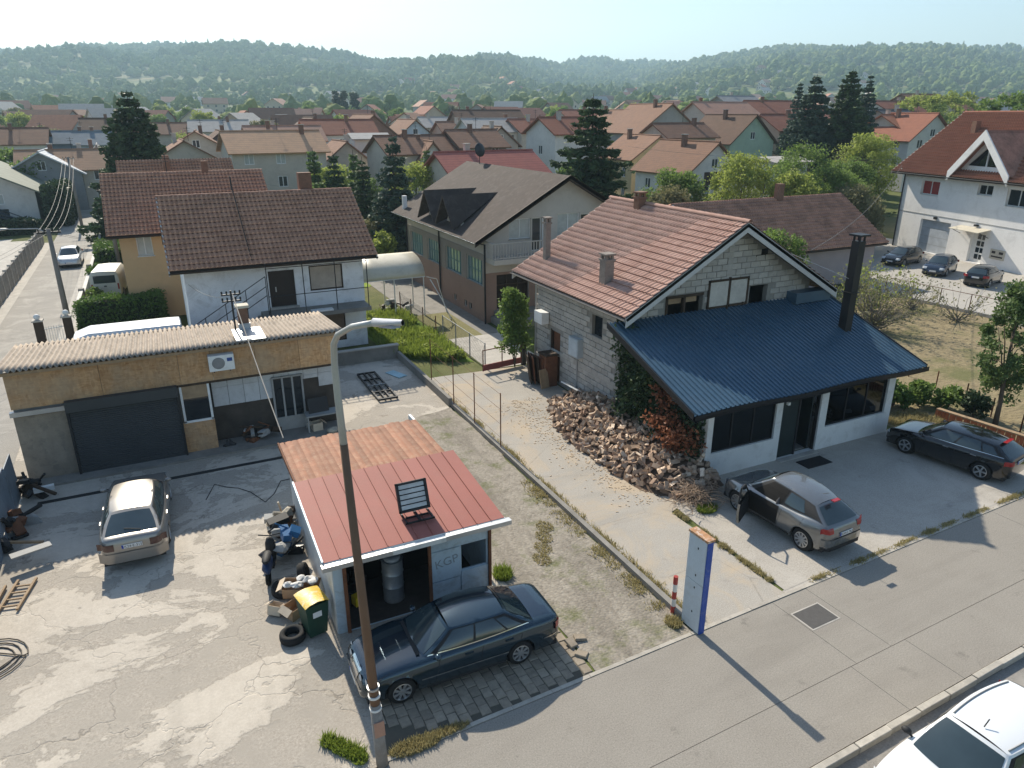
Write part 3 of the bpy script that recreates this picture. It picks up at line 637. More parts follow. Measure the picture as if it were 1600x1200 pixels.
# left side wall fittings
acu = MB().box(5.02, 5.4, 17.6, 18.35, 2.75, 3.3).build('air_conditioner', WHITE, None); prop(acu, 'white air conditioner hung high on the block wall near its rear corner', 'air conditioner')
ebx = thing('meter_box', 'pale blue-grey metal meter box on the block side wall', 'meter box', (5.4, 15.0, 1.95)); MB().box(5.2, 5.49, 14.6, 15.4, 1.95, 2.8).build('case', plain('box_paint', (.40, .45, .48), .6), ebx, world=True); MB().box(5.18, 5.2, 14.65, 15.35, 2.0, 2.75).build('door', plain('box_paint_light', (.48, .53, .56), .6), ebx, world=True)
MB().tube((5.44, 15, .0), (5.44, 15, 1.95), .03).build('conduit', GREYP, ebx, world=True)
MB().path([(5.2, 18.95, 5.0), (5.42, 18.95, 4.8), (5.42, 18.95, .0)], .045).build('downpipe', ZINC, H.r, world=True)
# ---------------------------------------------------------------- workshop garage with chipboard front
def m_osb():
    t = NT('chipboard'); oi = t.n('ShaderNodeObjectInfo').outputs['Random']; v = t.scale((2.4, 2.4, 8)); v2 = t.scale((7, 7, 2.2))
    a = t.vor(2.4, out='Color', vec=v); b = t.vor(2.2, out='Color', vec=v2); w = t.n('ShaderNodeRGBToBW'); t.l(a, w.inputs[0]); w2 = t.n('ShaderNodeRGBToBW'); t.l(b, w2.inputs[0])
    k = t.math('ADD', t.math('MULTIPLY', w.outputs[0], .5), t.math('MULTIPLY', w2.outputs[0], .5)); c = t.mix(k, (.34, .17, .075), (.66, .41, .21))
    c = t.mix(t.math('MULTIPLY', t.ramp(t.noise(.9, 5, .7), [(.4, 0), (.65, 1)]), .5), c, (.42, .34, .24)); m = t.n('ShaderNodeVectorMath', operation='SCALE'); t.l(c, m.inputs[0]); t.l(t.math('MULTIPLY_ADD', oi, .3, .85), m.inputs['Scale'])
    t.bump(k, .2, .006); return t.fin(m.outputs[0], .85, spec=.2)
OSB = m_osb(); OSBG = plain('weathered_chipboard', (.28, .235, .185), .9, .25, 2.5, 45, .3, dirt=(.15, .13, .11), dirtf=.6)
SHUT = plain('shutter_grey', (.055, .058, .06), .55, .15, 1.5, 20, .05, metal=.2); WTILE = plain('whitewashed_panel', (.52, .53, .54), .75, .12, 2, 30, .1, dirt=(.3, .29, .28), rnd=.06)
FIBRE = plain('fibre_cement', (.40, .335, .27), .9, .3, 1.5, 35, .2, dirt=(.17, .145, .12), dirtf=.7); SOOT = plain('sooty_plaster', (.075, .062, .052), .95, .5, 1.6, 30, .3)
GA = thing('workshop_garage', 'long low workshop garage faced with chipboard sheets under a corrugated roof', 'garage', (-10.3, 18, 0))
B = lambda n, m, *b, p=None: MB().box(*b).build(n, m, p or GA, world=True)
B('wall', SOOT, -15.75, -4.95, 16.95, 20.6, 0, 3.75); B('wall', MCONCD, -15.75, -9.65, 16.32, 16.95, 0, 3.9)
def sheet_osb(x0, x1, z0, z1, y=16.25, m=None, t=.04, nm='chipboard_sheet'): return B(nm, m or OSB, x0+.006, x1-.006, y, y+t, z0, z1)
for x0, x1 in ((-15.8, -13.05), (-13.05, -10.55), (-10.55, -9.45), (-9.45, -7.9), (-7.9, -6.3), (-6.3, -4.86)): sheet_osb(x0, x1, 2.72+(.05 if x0 > -10.6 else 0), 4.02)
sheet_osb(-15.8, -14.25, 0, 2.44, m=OSBG); sheet_osb(-10.72, -9.62, 0, 1.28)
B('steel_lintel', ZINC, -15.85, -14.15, 16.1, 16.3, 2.5, 2.66); B('steel_lintel', WOODD, -10.8, -4.85, 16.2, 16.28, 2.70, 2.77)
# roller shutter
sh = B('shutter_box', SHUT, -14.25, -10.72, 15.98, 16.3, 2.42, 2.80)
P = []
for k in range(31):
    z = .03+2.42*k/31
    for dz, dy in ((0, 0), (.02, -.022), (.055, -.022), (.078, 0)): P.append([(-14.2, 16.12+dy, z+dz), (-10.78, 16.12+dy, z+dz)])
MB().grid(P).build('roller_shutter', SHUT, GA, world=True, fix=False)
for x in (-14.25, -10.78): B('shutter_rail', DARKM, x, x+.07, 16.02, 16.2, 0, 2.45)
# window, tiled wing, grated door
w = MB().box(-10.66, -10.58, 16.22, 16.3, 1.28, 2.7).box(-9.72, -9.64, 16.22, 16.3, 1.28, 2.7).box(-10.66, -9.64, 16.22, 16.3, 1.26, 1.34).build('window', WHITE, GA, world=True)
MB().box(-10.6, -9.7, 16.26, 16.275, 1.3, 2.2).build('pane', GLASSD, w, world=True); MB().box(-10.6, -9.7, 16.25, 16.27, 2.2, 2.72).build('board', WOOD, w, world=True)
me = {}
for i in range(8):
    x0 = -9.55+i*.57
    for z0, z1 in ((1.50, 2.25), (2.26, 2.70)):
        if i in (5, 6) and z0 < 2: z0 = 2.1 if i == 5 else 2.1
        if i == 7 and z0 < 2: z0 = 1.7
        B('wall_panel', WTILE, x0+.006, x0+.562, 16.86, 16.93, z0, z1)
dg = MB()
for x in (-7.35, -6.98, -6.6, -6.22): dg.box(x-.035, x+.035, 16.76, 16.84, .62, 2.35)
for z in (.62, 2.32): dg.box(-7.38, -6.19, 16.765, 16.835, z-.03, z+.03)
dg = dg.build('door', GREYP, GA, world=True); MB().box(-7.36, -6.2, 16.8, 16.83, .02, .62).build('door_panel', GREYP, dg, world=True); MB().box(-7.33, -6.22, 16.82, 16.835, .62, 2.3).build('pane', GLASSD, dg, world=True)
# corrugated roof
xs = []
n = 66
for i in range(n*6+1): t = i/6; xs.append((-16.0+11.4*i/(n*6), .046*math.cos(t*2*math.pi)))
rows = []
for j in range(6): t = j/5; rows.append([(x, 15.92+4.9*t, 4.16-.42*t+dz) for x, dz in xs])
gr = MB().grid(rows).build('corrugated_roof', FIBRE, GA, world=True, smooth=True, fix=False); s_ = gr.modifiers.new('thickness', 'SOLIDIFY'); s_.thickness = .012
B('roof_bearer', WOOD, -15.9, -4.7, 16.0, 16.1, 3.98, 4.08)
ch = B('chimney', CHIMB, -8.18, -7.82, 17.75, 18.1, 3.8, 5.0, p=gr); B('chimney_cap', plain('pale_cap', (.55, .50, .40), .8), -8.24, -7.76, 17.69, 18.16, 5.0, 5.1, p=ch)
B('flashing', ZINC, -8.5, -7.45, 16.0, 17.74, 4.19, 4.215, p=gr); B('flashing', ZINC, -8.22, -7.78, 17.68, 17.76, 4.05, 4.4, p=ch)
ac = thing('air_conditioner', 'white air conditioner outdoor unit on the chipboard garage front', 'air conditioner', (-9.1, 16.1, 3.22))
MB().box(-9.55, -8.68, 15.88, 16.2, 3.22, 3.8).build('case', WHITE, ac, world=True)
MB().lathe([(0, -.01), (.2, -.01), (.215, 0), (.225, .02)], (-9.22, 15.868, 3.51), 'y', 24).build('fan_grille', plain('fan_grey', (.22, .22, .22), .6), ac, world=True)
MB().box(-8.92, -8.74, 15.868, 15.882, 3.55, 3.68).build('label_plate', plain('blue_label', (.03, .07, .25), .5), ac, world=True)
for x in (-9.4, -8.85): MB().box(x-.02, x+.02, 15.9, 16.22, 3.17, 3.22).build('bracket', DARKM, ac, world=True)
B('drain_step', MCONCD, -15.6, -4.9, 15.6, 16.9, .0, .08); B('trench_edge', plain('dark_trench', (.03, .03, .03), .9), -15.4, -4.4, 14.35, 14.55, .004, .012).parent = None
bpy.data.objects['trench_edge'].name = 'drain_channel'; dc = bpy.data.objects['drain_channel']; dc.location = (-10.3, 18, 0); dc.rotation_euler.z = 0; prop(dc, 'dark drainage channel across the concrete in front of the garage', 'drain')
# ---------------------------------------------------------------- red roofed shed
SHD = thing('repair_shed', 'small sheet metal repair shed with faded red seam roof behind the dark sedan', 'shed', (-6, 6.5, 0))
B2 = lambda n, m, *b, p=None: MB().box(*b).build(n, m, p or SHD, world=True)
SHEETM = plain('blue_white_sheet', (.46, .56, .63), .5, .14, 1.2, 25, .1, metal=.25, dirt=(.22, .22, .22), dirtf=.5); SHEETW = plain('white_sheet', (.58, .60, .60), .5, .12, 1.2, 20, .08, metal=.2, dirt=(.25, .23, .2))
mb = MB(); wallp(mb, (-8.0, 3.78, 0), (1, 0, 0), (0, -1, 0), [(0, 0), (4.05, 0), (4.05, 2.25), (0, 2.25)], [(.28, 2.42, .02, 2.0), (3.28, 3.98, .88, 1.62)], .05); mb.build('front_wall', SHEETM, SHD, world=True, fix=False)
B2('metal_sheet', SHEETM, -5.56, -4.76, 3.745, 3.775, .75, 1.62); B2('metal_sheet', SHEETM, -5.54, -3.98, 3.75, 3.774, 1.66, 2.2); B2('metal_sheet', SHEETM, -4.74, -3.98, 3.748, 3.772, .03, .85); B2('metal_sheet', SHEETM, -5.55, -4.78, 3.742, 3.77, .03, .72)
for x in (-7.95,): B2('post', RUST, -7.78, -7.70, 3.70, 3.8, 0, 2.1)
B2('post', RUST, -5.62, -5.55, 3.72, 3.8, 0, 2.1); B2('post', RUST, -3.97, -3.90, 3.70, 3.8, 0, 2.2)
for x_, m_, sg_ in ((-8.02, SHEETW, -1), (-3.93, SHEETM, 1)):
    mb = MB(); wallp(mb, (x_, 3.8, 0), (0, 1, 0), (sg_, 0, 0), [(0, 0), (5.62, 0), (5.62, 2.74), (2.9, 2.74), (0, 2.46)], [], .04); mb.build('side_wall', m_, SHD, world=True, fix=False)
B2('back_wall', SHEETM, -8, -3.95, 9.4, 9.44, 0, 2.74); B2('shed_floor', SOOT, -7.97, -3.98, 3.8, 9.38, .006, .03); B2('shade_partition', BLACKV, -7.97, -3.99, 5.6, 5.65, .03, 2.55); B2('shade_lining', BLACKV, -7.96, -3.99, 3.86, 5.6, 2.30, 2.34)  # floor toned dark; black partition and ceiling lining added to darken the inside
REDM = plain('red_metal_roof', (.33, .115, .09), .62, .10, .7, 25, .03, metal=.0, spec=.2, rnd=.05, dirt=(.29, .135, .105))
RUSTS = plain('rusty_roof_sheet', (.30, .135, .075), .75, .35, 3, 30, .1, dirt=(.40, .25, .16), dirtf=.6, rnd=.18)
zf = lambda y: 2.45+.11*(y-3.3)                 # roof line of the red half
nP = 12; xa, xb = -8.28, -3.72
for i in range(nP):
    x0 = xa+(xb-xa)*i/nP; x1 = xa+(xb-xa)*(i+1)/nP
    MB().slab([(x0+.004, 3.28, zf(3.28)), (x1-.004, 3.28, zf(3.28)), (x1-.004, 6.75, zf(6.75)), (x0+.004, 6.75, zf(6.75))], .02).slab([(x0, 3.28, zf(3.28)+.028), (x0+.022, 3.28, zf(3.28)+.028), (x0+.022, 6.75, zf(6.75)+.028), (x0, 6.75, zf(6.75)+.028)], .04).build('roof_panel', REDM, SHD, world=True)
nS = 24; rr = random.Random(5)
for i in range(nS):
    x0 = xa+.1+(4.25)*i/nS; x1 = xa+.1+4.25*(i+1)/nS; zz = lambda y: zf(6.6)-.05+.0*(y-6.6)
    j = rr.uniform(-.06, .06)
    P = [[(x0+(x1-x0)*q, y, zz(y)+.016*math.sin(q*math.pi)) for q in (0, .25, .5, .75, 1)] for y in (6.5, 8.0, 9.55+j)]
    MB().grid(P).build('roof_strip', RUSTS, SHD, world=True, fix=False)
B2('gutter', ZINC, -8.34, -6.7, 3.10, 3.27, 2.30, 2.42); B2('gutter', SHEETW, -6.7, -5.35, 3.11, 3.27, 2.29, 2.41); B2('gutter', ZINC, -5.35, -3.6, 3.10, 3.27, 2.31, 2.43); B2('fascia', WHITE, -8.3, -3.7, 3.27, 3.30, 2.24, 2.44)
MB().slab([(-8.31, 3.28, zf(3.28)+.03), (-8.27, 3.28, zf(3.28)+.03), (-8.27, 6.75, zf(6.75)+.03), (-8.31, 6.75, zf(6.75)+.03)], .1).build('verge_trim', SHEETM, SHD, world=True); B2('verge_trim', RUST, -8.24, -8.19, 6.75, 9.6, 2.66, 2.78)
B2('parapet', SHEETW, -3.86, -3.78, 6.9, 10.5, 0.0, 2.55)
# floodlight rack lying on the red roof
FLD = thing('floodlight', 'grey louvred floodlight frame lying on the red shed roof', 'floodlight', (-5.75, 3.95, zf(3.95)), 0)
tl = R(68); up_ = lambda h, o=0: (.34+h*math.cos(tl)-o*math.sin(tl), .12+h*math.sin(tl)+o*math.cos(tl))
def fpl(a0, a1, h0, h1, o0, o1): return [(a, *up_(h, o)) for o in (o0, o1) for a, h in ((a0, h0), (a1, h0), (a1, h1), (a0, h1))]
BXF = [(3,2,1,0),(4,5,6,7),(0,1,5,4),(1,2,6,5),(2,3,7,6),(3,0,4,7)]
fm = MB()
for a0, a1, b0, b1 in ((-.40, .40, 0, .05), (-.40, .40, .70, .75), (-.40, -.34, 0, .75), (.34, .40, 0, .75)): fm.add(fpl(a0, a1, b0, b1, 0, .1), BXF)
fm.build('frame', DARKM, FLD); LVM = plain('louvre_grey', (.46, .48, .49), .45, metal=.3)
MB().add(fpl(-.34, .34, .05, .70, .0, .02), BXF).build('back_plate', DARKM, FLD)
for k in range(5): MB().add(fpl(-.33, .33, .07+k*.13, .17+k*.13, .04, .065), BXF).build('louvre', LVM, FLD)
MB().box(-.38, .38, -.12, -.08, .04, .08).box(-.3, .3, .12, .16, .05, .09).box(-.36, -.32, -.12, .40, .05, .09).box(.32, .36, -.12, .40, .05, .09).box(-.03, .03, -.12, .40, .06, .10).build('stand', DARKM, FLD)
# barrel and clutter seen through the open door
BR = thing('metal_barrel', 'ribbed grey metal barrel standing in the shed doorway', 'barrel', (-6.35, 4.55, .03))
MB().lathe([(0, 0), (.27, 0), (.28, .02), (.27, .1), (.27, .42), (.285, .45), (.27, .48), (.27, .80), (.285, .83), (.27, .86), (.27, 1.18), (.285, 1.2), (.27, 1.21), (.26, 1.17), (0, 1.17)], n=24).build('drum', plain('galvanised', (.42, .43, .43), .45, .2, 5, 40, .1, metal=.6), BR, smooth=True, angle=40)
MB().lathe([(.20, 1.18), (.23, 1.27), (.2, 1.30), (.0, 1.28)], n=16).build('lid', plain('lid_grey', (.32, .33, .33), .5), BR, smooth=True)
yb = prop(MB().obox((-7.35, 4.2, .55), .3, .22, .26, .3).build('canister', plain('yellow_plastic', (.62, .42, .02), .5), None), 'yellow canister hanging inside the shed door by the rusty post', 'canister')
m = MB()
for k in range(9): m.obox((-7.6+rr.uniform(0, .5), 4.4+rr.uniform(0, 1.5), .3+rr.uniform(0, .9)), rr.uniform(.1, .4), rr.uniform(.1, .3), rr.uniform(.1, .5), rr.uniform(0, 3))
q = m.build('workbench_clutter', DARKM); prop(q, 'dark heap of tools and parts inside the shed door', 'clutter', kind='stuff')
# graffiti-like marks on the shed front
q = text_part('painted_mark', 'KGP', .34, plain('mark_paint', (.27, .30, .32), .8), SHD); q.rotation_euler = (R(90), R(-8), 0); q.location = (-5.45+6, 3.738-6.5, 1.12)
# ---------------------------------------------------------------- brown and beige house with dormers
BEIGE = plain('beige_render', (.50, .455, .40), .9, .08, .8, 25, .1, dirt=(.34, .31, .27), dirtf=.3); BROWNW = plain('brown_render', (.30, .20, .155), .9, .1, .8, 25, .1, dirt=(.2, .14, .11), dirtf=.3); BANDW = plain('taupe_render', (.27, .235, .20), .9, .1, 1, 25, .1)
SHING = plain('brown_shingle', (.060, .044, .036), .9, .3, 1.3, 30, .4, dirt=(.12, .10, .088), dirtf=.5); TEAL = plain('teal_frame', (.10, .20, .21), .5, .15, 3, 20, 0)
HB = House('dormer_house', 'two-storey beige and brown house with dark shingle roof and pointed dormers', 'house', (12.1, 35.3, 0), 0, 10.6, 14.6, 5.45, 8.45, 'y')
# left wall: a = 42.6 - y
for ya, yb in ((41.9, 39.2), (38.2, 35.7), (34.6, 31.8), (30.95, 28.45)): HB.win('l', 42.6-ya, 42.6-yb, 2.2, 3.75, TEAL, GREENGL, 5, 2, fw=.06, dep=.16)
for yy in (33.2, 31.4, 30.6): HB.win('l', 42.6-yy, 42.6-yy+.45, .35, .75, DARKM, GLASSD, 1, 1)
# front wall: a = x - 6.8
HB.win('f', 1.55, 3.0, 4.95, 6.15, WHITE, CURT, 2, 1, MCONC); HB.win('f', 3.1, 3.75, 4.15, 6.15, WHITE, GLASS, 1, 1, name='balcony_door'); HB.win('f', 3.8, 4.2, 4.15, 6.15, DARKM, WHITE, 1, 1, name='balcony_door'); HB.win('f', 4.85, 6.4, 4.9, 6.3, WHITE, CURT, 2, 1); HB.win('f', 6.5, 7.4, 4.9, 6.2, WHITE, GLASS, 1, 1)
HB.holes['f'].append((.7, 2.9, .75, 2.9))
HB.walls(BEIGE)
HB.box('lower_facing', BROWNW, 'l', .02, 2.2-1.5+0, .0, 2.18, .0, .0)if False else None
mb = MB()
for k, L in (('l', 14.6), ('f', 10.6)):
    o, e, n, _ = HB.fr[k]; hs = [h for h in HB.holes[k] if h[3] < 3.0]
    wallp(mb, o+n*.035, e, n, [(-.03, 0), (L+.03, 0), (L+.03, 2.18 if k == 'l' else 3.05), (-.03, 2.18 if k == 'l' else 3.05)], hs, .035)
mb.build('lower_facing', BROWNW, HB.r, fix=False)
mb = MB(); o, e, n, _ = HB.fr['l']; wallp(mb, o+n*.03, e, n, [(0, 2.18), (14.6, 2.18), (14.6, 4.15), (0, 4.15)], [h for h in HB.holes['l'] if h[3] > 3], .03); mb.build('window_band', BANDW, HB.r, fix=False)
en = HB.box('entrance_door', plain('brown_glass_door', (.035, .025, .02), .25), 'f', .7, 2.9, .75, 2.9, -.25, -.2); mb = MB()
for a in (.7, 1.4, 2.15, 2.85): HB.bar(mb, 'f', a, a+.06, .75, 2.9, -.2, -.12)
HB.bar(mb, 'f', .7, 2.9, 2.2, 2.28, -.2, -.13); mb.build('door_frame', WOODD, en)
HB.box('entrance_steps', MCONCD, 'f', .3, 3.4, 0, .42, .0, 1.9); HB.box('entrance_steps', MCONCD, 'f', .5, 3.2, .42, .74, .0, 1.3)
bal = HB.box('balcony', BEIGE, 'f', .0, 9.4, 3.75, 4.05, -.02, 1.3); mb = MB()
for i in range(52): a = .05+i*.18; HB.bar(mb, 'f', a, a+.05, 4.06, 4.98, 1.2, 1.24)
for b in (4.1, 4.95): HB.bar(mb, 'f', 0, 9.4, b, b+.06, 1.19, 1.25)
q = mb.build('railing', plain('pale_rail', (.45, .42, .38), .6), bal); q['kind'] = 'stuff'
mb = MB()
for i in range(7): p0 = HB.pt('f', -.04, 4.06, .05+i*.18); mb.box(p0.x-.03, p0.x+.02, p0.y-.02, p0.y+.02, 4.06, 4.98)
mb.box(-5.36, -5.29, -8.55, -7.3, 4.95, 5.0); mb.build('side_railing', bpy.data.materials['pale_rail'], bal)
HB.roof(SHING, .95, .7, .16, .12)
for sd_ in 'lr':
    a, b, c, dd = HB.slope_pts(sd_, .95, .7, .12); p, q = (b, c) if sd_ == 'l' else (a, dd)
    MB().slab([p+Vector((0, 0, .04)), q+Vector((0, 0, .04)), q-Vector((0, 0, .26)), p-Vector((0, 0, .26))], .05, up=(0, -1, 0)).build('verge_board', WOODD, HB.roofo)
a, b, c, dd = HB.slope_pts('l', .95, .7, .12); gutter(HB.roofo, a, b, ZINC)
for yc in (32.55-35.3+.0, 36.0-35.3):             # two pointed dormers: ridge runs to the main slope
    fx, zr, ze = -6.2, 7.25, 5.35; m = (8.45-5.45)/5.3
    xr = -5.3+(zr-.12-5.45)/m; w = 1.65
    apex, back = Vector((fx, yc, zr)), Vector((xr, yc, zr)); L1, L2 = Vector((fx+.05, yc-w, ze-.05)), Vector((fx+.05, yc+w, ze-.05))
    dm = MB().slab([apex, L1, back], .09, up=(0, -.7, .7)).build('dormer_roof', SHING, HB.roofo)
    MB().slab([apex, back, L2], .09, up=(0, .7, .7)).build('dormer_roof', SHING, HB.roofo)
    MB().add([(fx+.75, yc-w+.25, ze), (fx+.75, yc+w-.25, ze), (fx+.75, yc, zr-.3), (fx+.95, yc-w+.25, ze), (fx+.95, yc+w-.25, ze), (fx+.95, yc, zr-.3)], [(0, 1, 2), (5, 4, 3), (0, 3, 4, 1), (1, 4, 5, 2), (2, 5, 3, 0)]).build('dormer_front', BEIGE, HB.roofo)
mb = MB(); mb.path([(-6.2, -7.5, 5.0), (-5.42, -7.45, 4.8), (-5.42, -7.45, 0)], .06); mb.build('downpipe', DARKM, HB.r); mb = MB(); mb.path([(-6.2, .2, 5.0), (-5.42, .2, 4.7), (-5.42, .2, 0)], .06); mb.build('downpipe', DARKM, HB.r); mb = MB(); mb.path([(-6.2, 7.2, 5.0), (-5.42, 7.2, 4.7), (-5.42, 7.2, 0)], .06); mb.build('downpipe', DARKM, HB.r)
HB.chimney(-5.6, 6.8, 5.2, 6.3, .3, .3, WHITE)
sd_ = thing('satellite_dish', 'dark round satellite dish on the dark shingle roof ridge', 'satellite dish', (12.0, 40.6, 8.55))
MB().tube((0, 0, -.1), (0, 0, .75), .03).build('mast', DARKM, sd_); D_ = MB().lathe([(0, .16), (.2, .13), (.38, .05), (.5, 0), (.5, -.02), (.2, .11), (0, .14)], n=20).build('dish', plain('dark_dish', (.035, .035, .04), .5), sd_, smooth=True); D_.location = (0, -.1, .95); D_.rotation_euler = (R(80), 0, R(20))
# ---------------------------------------------------------------- white house with the outside stair
HC = House('white_house', 'white rendered house with brown tiled roof, outside stair and upper dark door', 'house', (-5.25, 31.0, 0), 0, 8.8, 8.0, 5.35, 7.86, 'x')
# front: a = x + 9.65
HC.holes['f'].append((3.9, 5.2, 2.55, 4.5)); HC.win('f', 5.95, 7.7, 3.28, 4.6, WOODD, plain('beige_blind', (.45, .38, .31), .7), 1, 1, fw=.07, dep=.1); HC.win('f', 5.9, 7.65, .4, 1.95, WOODD, plain('brown_blind', (.20, .14, .10), .7), 1, 1, dep=.1)
HC.walls(PLASTER)
d = HC.box('door', plain('dark_brown_door', (.03, .02, .017), .45), 'f', 3.9, 5.2, 2.55, 4.5, -.18, -.12); HC.box('door_handle', ZINC, 'f', 4.2, 4.25, 3.4, 3.65, -.12, -.07, d); HC.box('sill', MCONC, 'f', 3.8, 5.3, 2.5, 2.62, -.1, .12, d)
HC.roof(UNDER, .75, .65, .14, .10)
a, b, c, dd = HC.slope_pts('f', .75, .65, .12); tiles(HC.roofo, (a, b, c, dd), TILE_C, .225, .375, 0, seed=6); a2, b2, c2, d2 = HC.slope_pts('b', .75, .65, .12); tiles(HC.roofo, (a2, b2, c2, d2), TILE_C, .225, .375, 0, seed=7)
ridge_caps(HC.roofo, dd+Vector((0, 0, .02)), c+Vector((0, 0, .02)), TILE_C, 28, .12)
for p, q in ((a, dd), (b, c)): MB().slab([p+Vector((0, 0, .07)), q+Vector((0, 0, .07)), q-Vector((0, 0, .2)), p-Vector((0, 0, .2))], .06, up=((-1 if p == a else 1), 0, 0)).build('verge_board', plain('white_verge', (.55, .55, .54), .7) if p == a else bpy.data.materials['white_verge'], HC.roofo)
gutter(HC.roofo, a+Vector((0, -.06, -.05)), b+Vector((0, -.06, -.05)), WOODD, .08)
MB().box(-1.35, -1.29, .02, .14, 8.2, 8.9).build('roof_mast', DARKM, HC.roofo); MB().path([(-1.32, -.1, 8.42), (-1.25, -4.6, 5.2)], .03, 5).build('lightning_rod', WOODD, HC.roofo)
HC.chimney(2.6, .5, 8.0, 8.95, .7, .5, CHIMB)
bl = MB().box(-6.3, -.9, 25.55, 27.0, 2.28, 2.48).build('balcony', MCONCD, HC.r, world=True)
mb = MB()
for x, y in ((-6.0, 25.65), (-4.25, 25.65), (-2.65, 25.65), (-1.0, 25.65)): mb.tube((x, y, 2.48), (x, y, 5.15), .025, n=5)
for x in (-6.0, -4.9, -3.7, -2.6, -1.4): mb.path([(x, 25.65, 5.15), (x+.1, 26.9, 5.0)], .02, 5)
for z in (5.15, 3.5): mb.tube((-6.0, 25.65, z), (-1.0, 25.65, z), .022, n=5)
mb.tube((-6.05, 25.66, 4.9), (-1.0, 25.66, 4.9), .02, n=5); mb.build('pergola_frame', DARKM, bl, world=True)
st = MB()
for i in range(12): x = -10.0+i*.32; st.box(x, x+.36, 26.0, 26.95, max(0, .19*i-.1), .19*(i+1))
st = st.build('stair', MCONCD, HC.r, world=True)
mb = MB(); A_, B_ = Vector((-10.0, 26.02, 1.15)), Vector((-6.05, 25.8, 3.55))
for dz in (0, .45, 1.25-.3): mb.tube(A_+Vector((0, 0, dz)), B_+Vector((0, 0, dz)), .022, n=5)
for t in (0, .25, .5, .75, 1): p = A_.lerp(B_, t); mb.tube(p-Vector((0, 0, 1.0)), p+Vector((0, 0, .95)), .02, n=5)
mb.build('stair_railing', DARKM, st, world=True)
MB().box(-4.0, -2.9, 25.5, 25.9, 2.5, 2.58).build('planter', WHITE, bl, world=True)
# ---------------------------------------------------------------- houses behind it
ORNG = plain('apricot_render', (.60, .40, .22), .9, .08, .8, 25, .1, dirt=(.42, .29, .18), dirtf=.25)
HD = House('apricot_house', 'apricot rendered house with mossy brown tiles behind the white house', 'house', (-8.3, 42.6, 0), 0, 8.6, 8.8, 5.55, 8.28, 'x')
HD.win('f', .9, 1.75, 3.9, 5.05, WHITE, CURT, 2, 1, WHITE); HD.win('f', 3.6, 4.8, 3.7, 5.0, WHITE, CURT, 2, 1, WHITE); HD.win('l', 3, 4.2, 3.7, 5.0, WHITE, GLASS, 2, 1, WHITE)
HD.walls(ORNG); HD.roof(UNDER, .7, .6, .14, .10)
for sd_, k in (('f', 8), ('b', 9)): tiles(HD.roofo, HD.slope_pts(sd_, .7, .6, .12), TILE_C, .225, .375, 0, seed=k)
a, b, c, dd = HD.slope_pts('f', .7, .6, .12); gutter(HD.roofo, a+Vector((0, -.06, -.04)), b+Vector((0, -.06, -.04)), WOODD); ridge_caps(HD.roofo, dd, c, TILE_C, 22, .12)
MB().box(1.1, 1.5, -.3, .1, 8.0, 9.1).build('chimney', CHIMB, HD.roofo); MB().tube((-1.0, 0, 8.3), (-1.0, 0, 9.6), .03).box(-1.3, -.7, -.02, .02, 9.3, 9.34).box(-1.2, -.8, -.02, .02, 9.1, 9.14).build('aerial', DARKM, HD.roofo)
HD2 = House('tiled_house', 'small house with pale brown tiled roof peeping over the apricot house', 'house', (-8.2, 57.5, 0), 0, 7.6, 8.6, 5.5, 8.3, 'x')
HD2.walls(plain('cream_render', (.55, .50, .42), .9)); HD2.roof(UNDER, .6, .6, .14, .1)
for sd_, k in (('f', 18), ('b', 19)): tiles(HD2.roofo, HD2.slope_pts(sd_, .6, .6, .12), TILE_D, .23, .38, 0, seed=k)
MB().box(-1.0, -.5, -2.2, -1.7, 6.8, 8.9).build('chimney', CHIMB, HD2.roofo)
HG = House('brown_roof_house', 'single-storey house with dark brown tiled roof and mauve wall beyond the block house', 'house', (30.6, 30.6, 0), 0, 15.6, 8.6, 3.2, 5.9, 'x')
HG.walls(plain('mauve_render', (.36, .31, .31), .9, .1, 1, 25, .1)); HG.roof(UNDER, .7, .5, .14, .1)
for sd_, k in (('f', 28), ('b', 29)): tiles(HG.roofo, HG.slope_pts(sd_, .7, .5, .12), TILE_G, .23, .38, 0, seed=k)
a, b, c, dd = HG.slope_pts('f', .7, .5, .12); ridge_caps(HG.roofo, dd, c, TILE_G, 40, .12); gutter(HG.roofo, a, b, WOODD)
MB().slab([a+Vector((0, 0, .08)), dd+Vector((0, 0, .08)), dd-Vector((0, 0, .2)), a-Vector((0, 0, .2))], .06, up=(-1, 0, 0)).build('verge_board', VERGE, HG.roofo)
MB().box(1.2, 1.7, -.5, 0, 5.9, 7.1).build('chimney', CHIMB, HG.roofo); MB().tube((.1, 0, 6.4), (.1, -.1, 7.1), .03).build('aerial', DARKM, HG.roofo)
# ---------------------------------------------------------------- large white house at the right edge
# wall line from (53.7, 35.4) heading -102.27 deg; its outside faces the camera
eF = Vector((math.cos(R(-102.27)), math.sin(R(-102.27)), 0)); nF = Vector((eF.y, -eF.x, 0))
WF, DF = 22.0, 12.5; c0 = Vector((53.7, 35.4, 0))-eF*.9; ctr = c0+eF*WF/2-nF*DF/2
HF = House('large_white_house', 'large white house with orange tiled roof and front gable beyond the parking lot', 'house', tuple(ctr), -102.27, WF, DF, 7.35, 12.0, 'x')
WHF = plain('pale_render', (.80, .78, .75), .9, .06, .6, 25, .08, dirt=(.48, .46, .43), dirtf=.3)
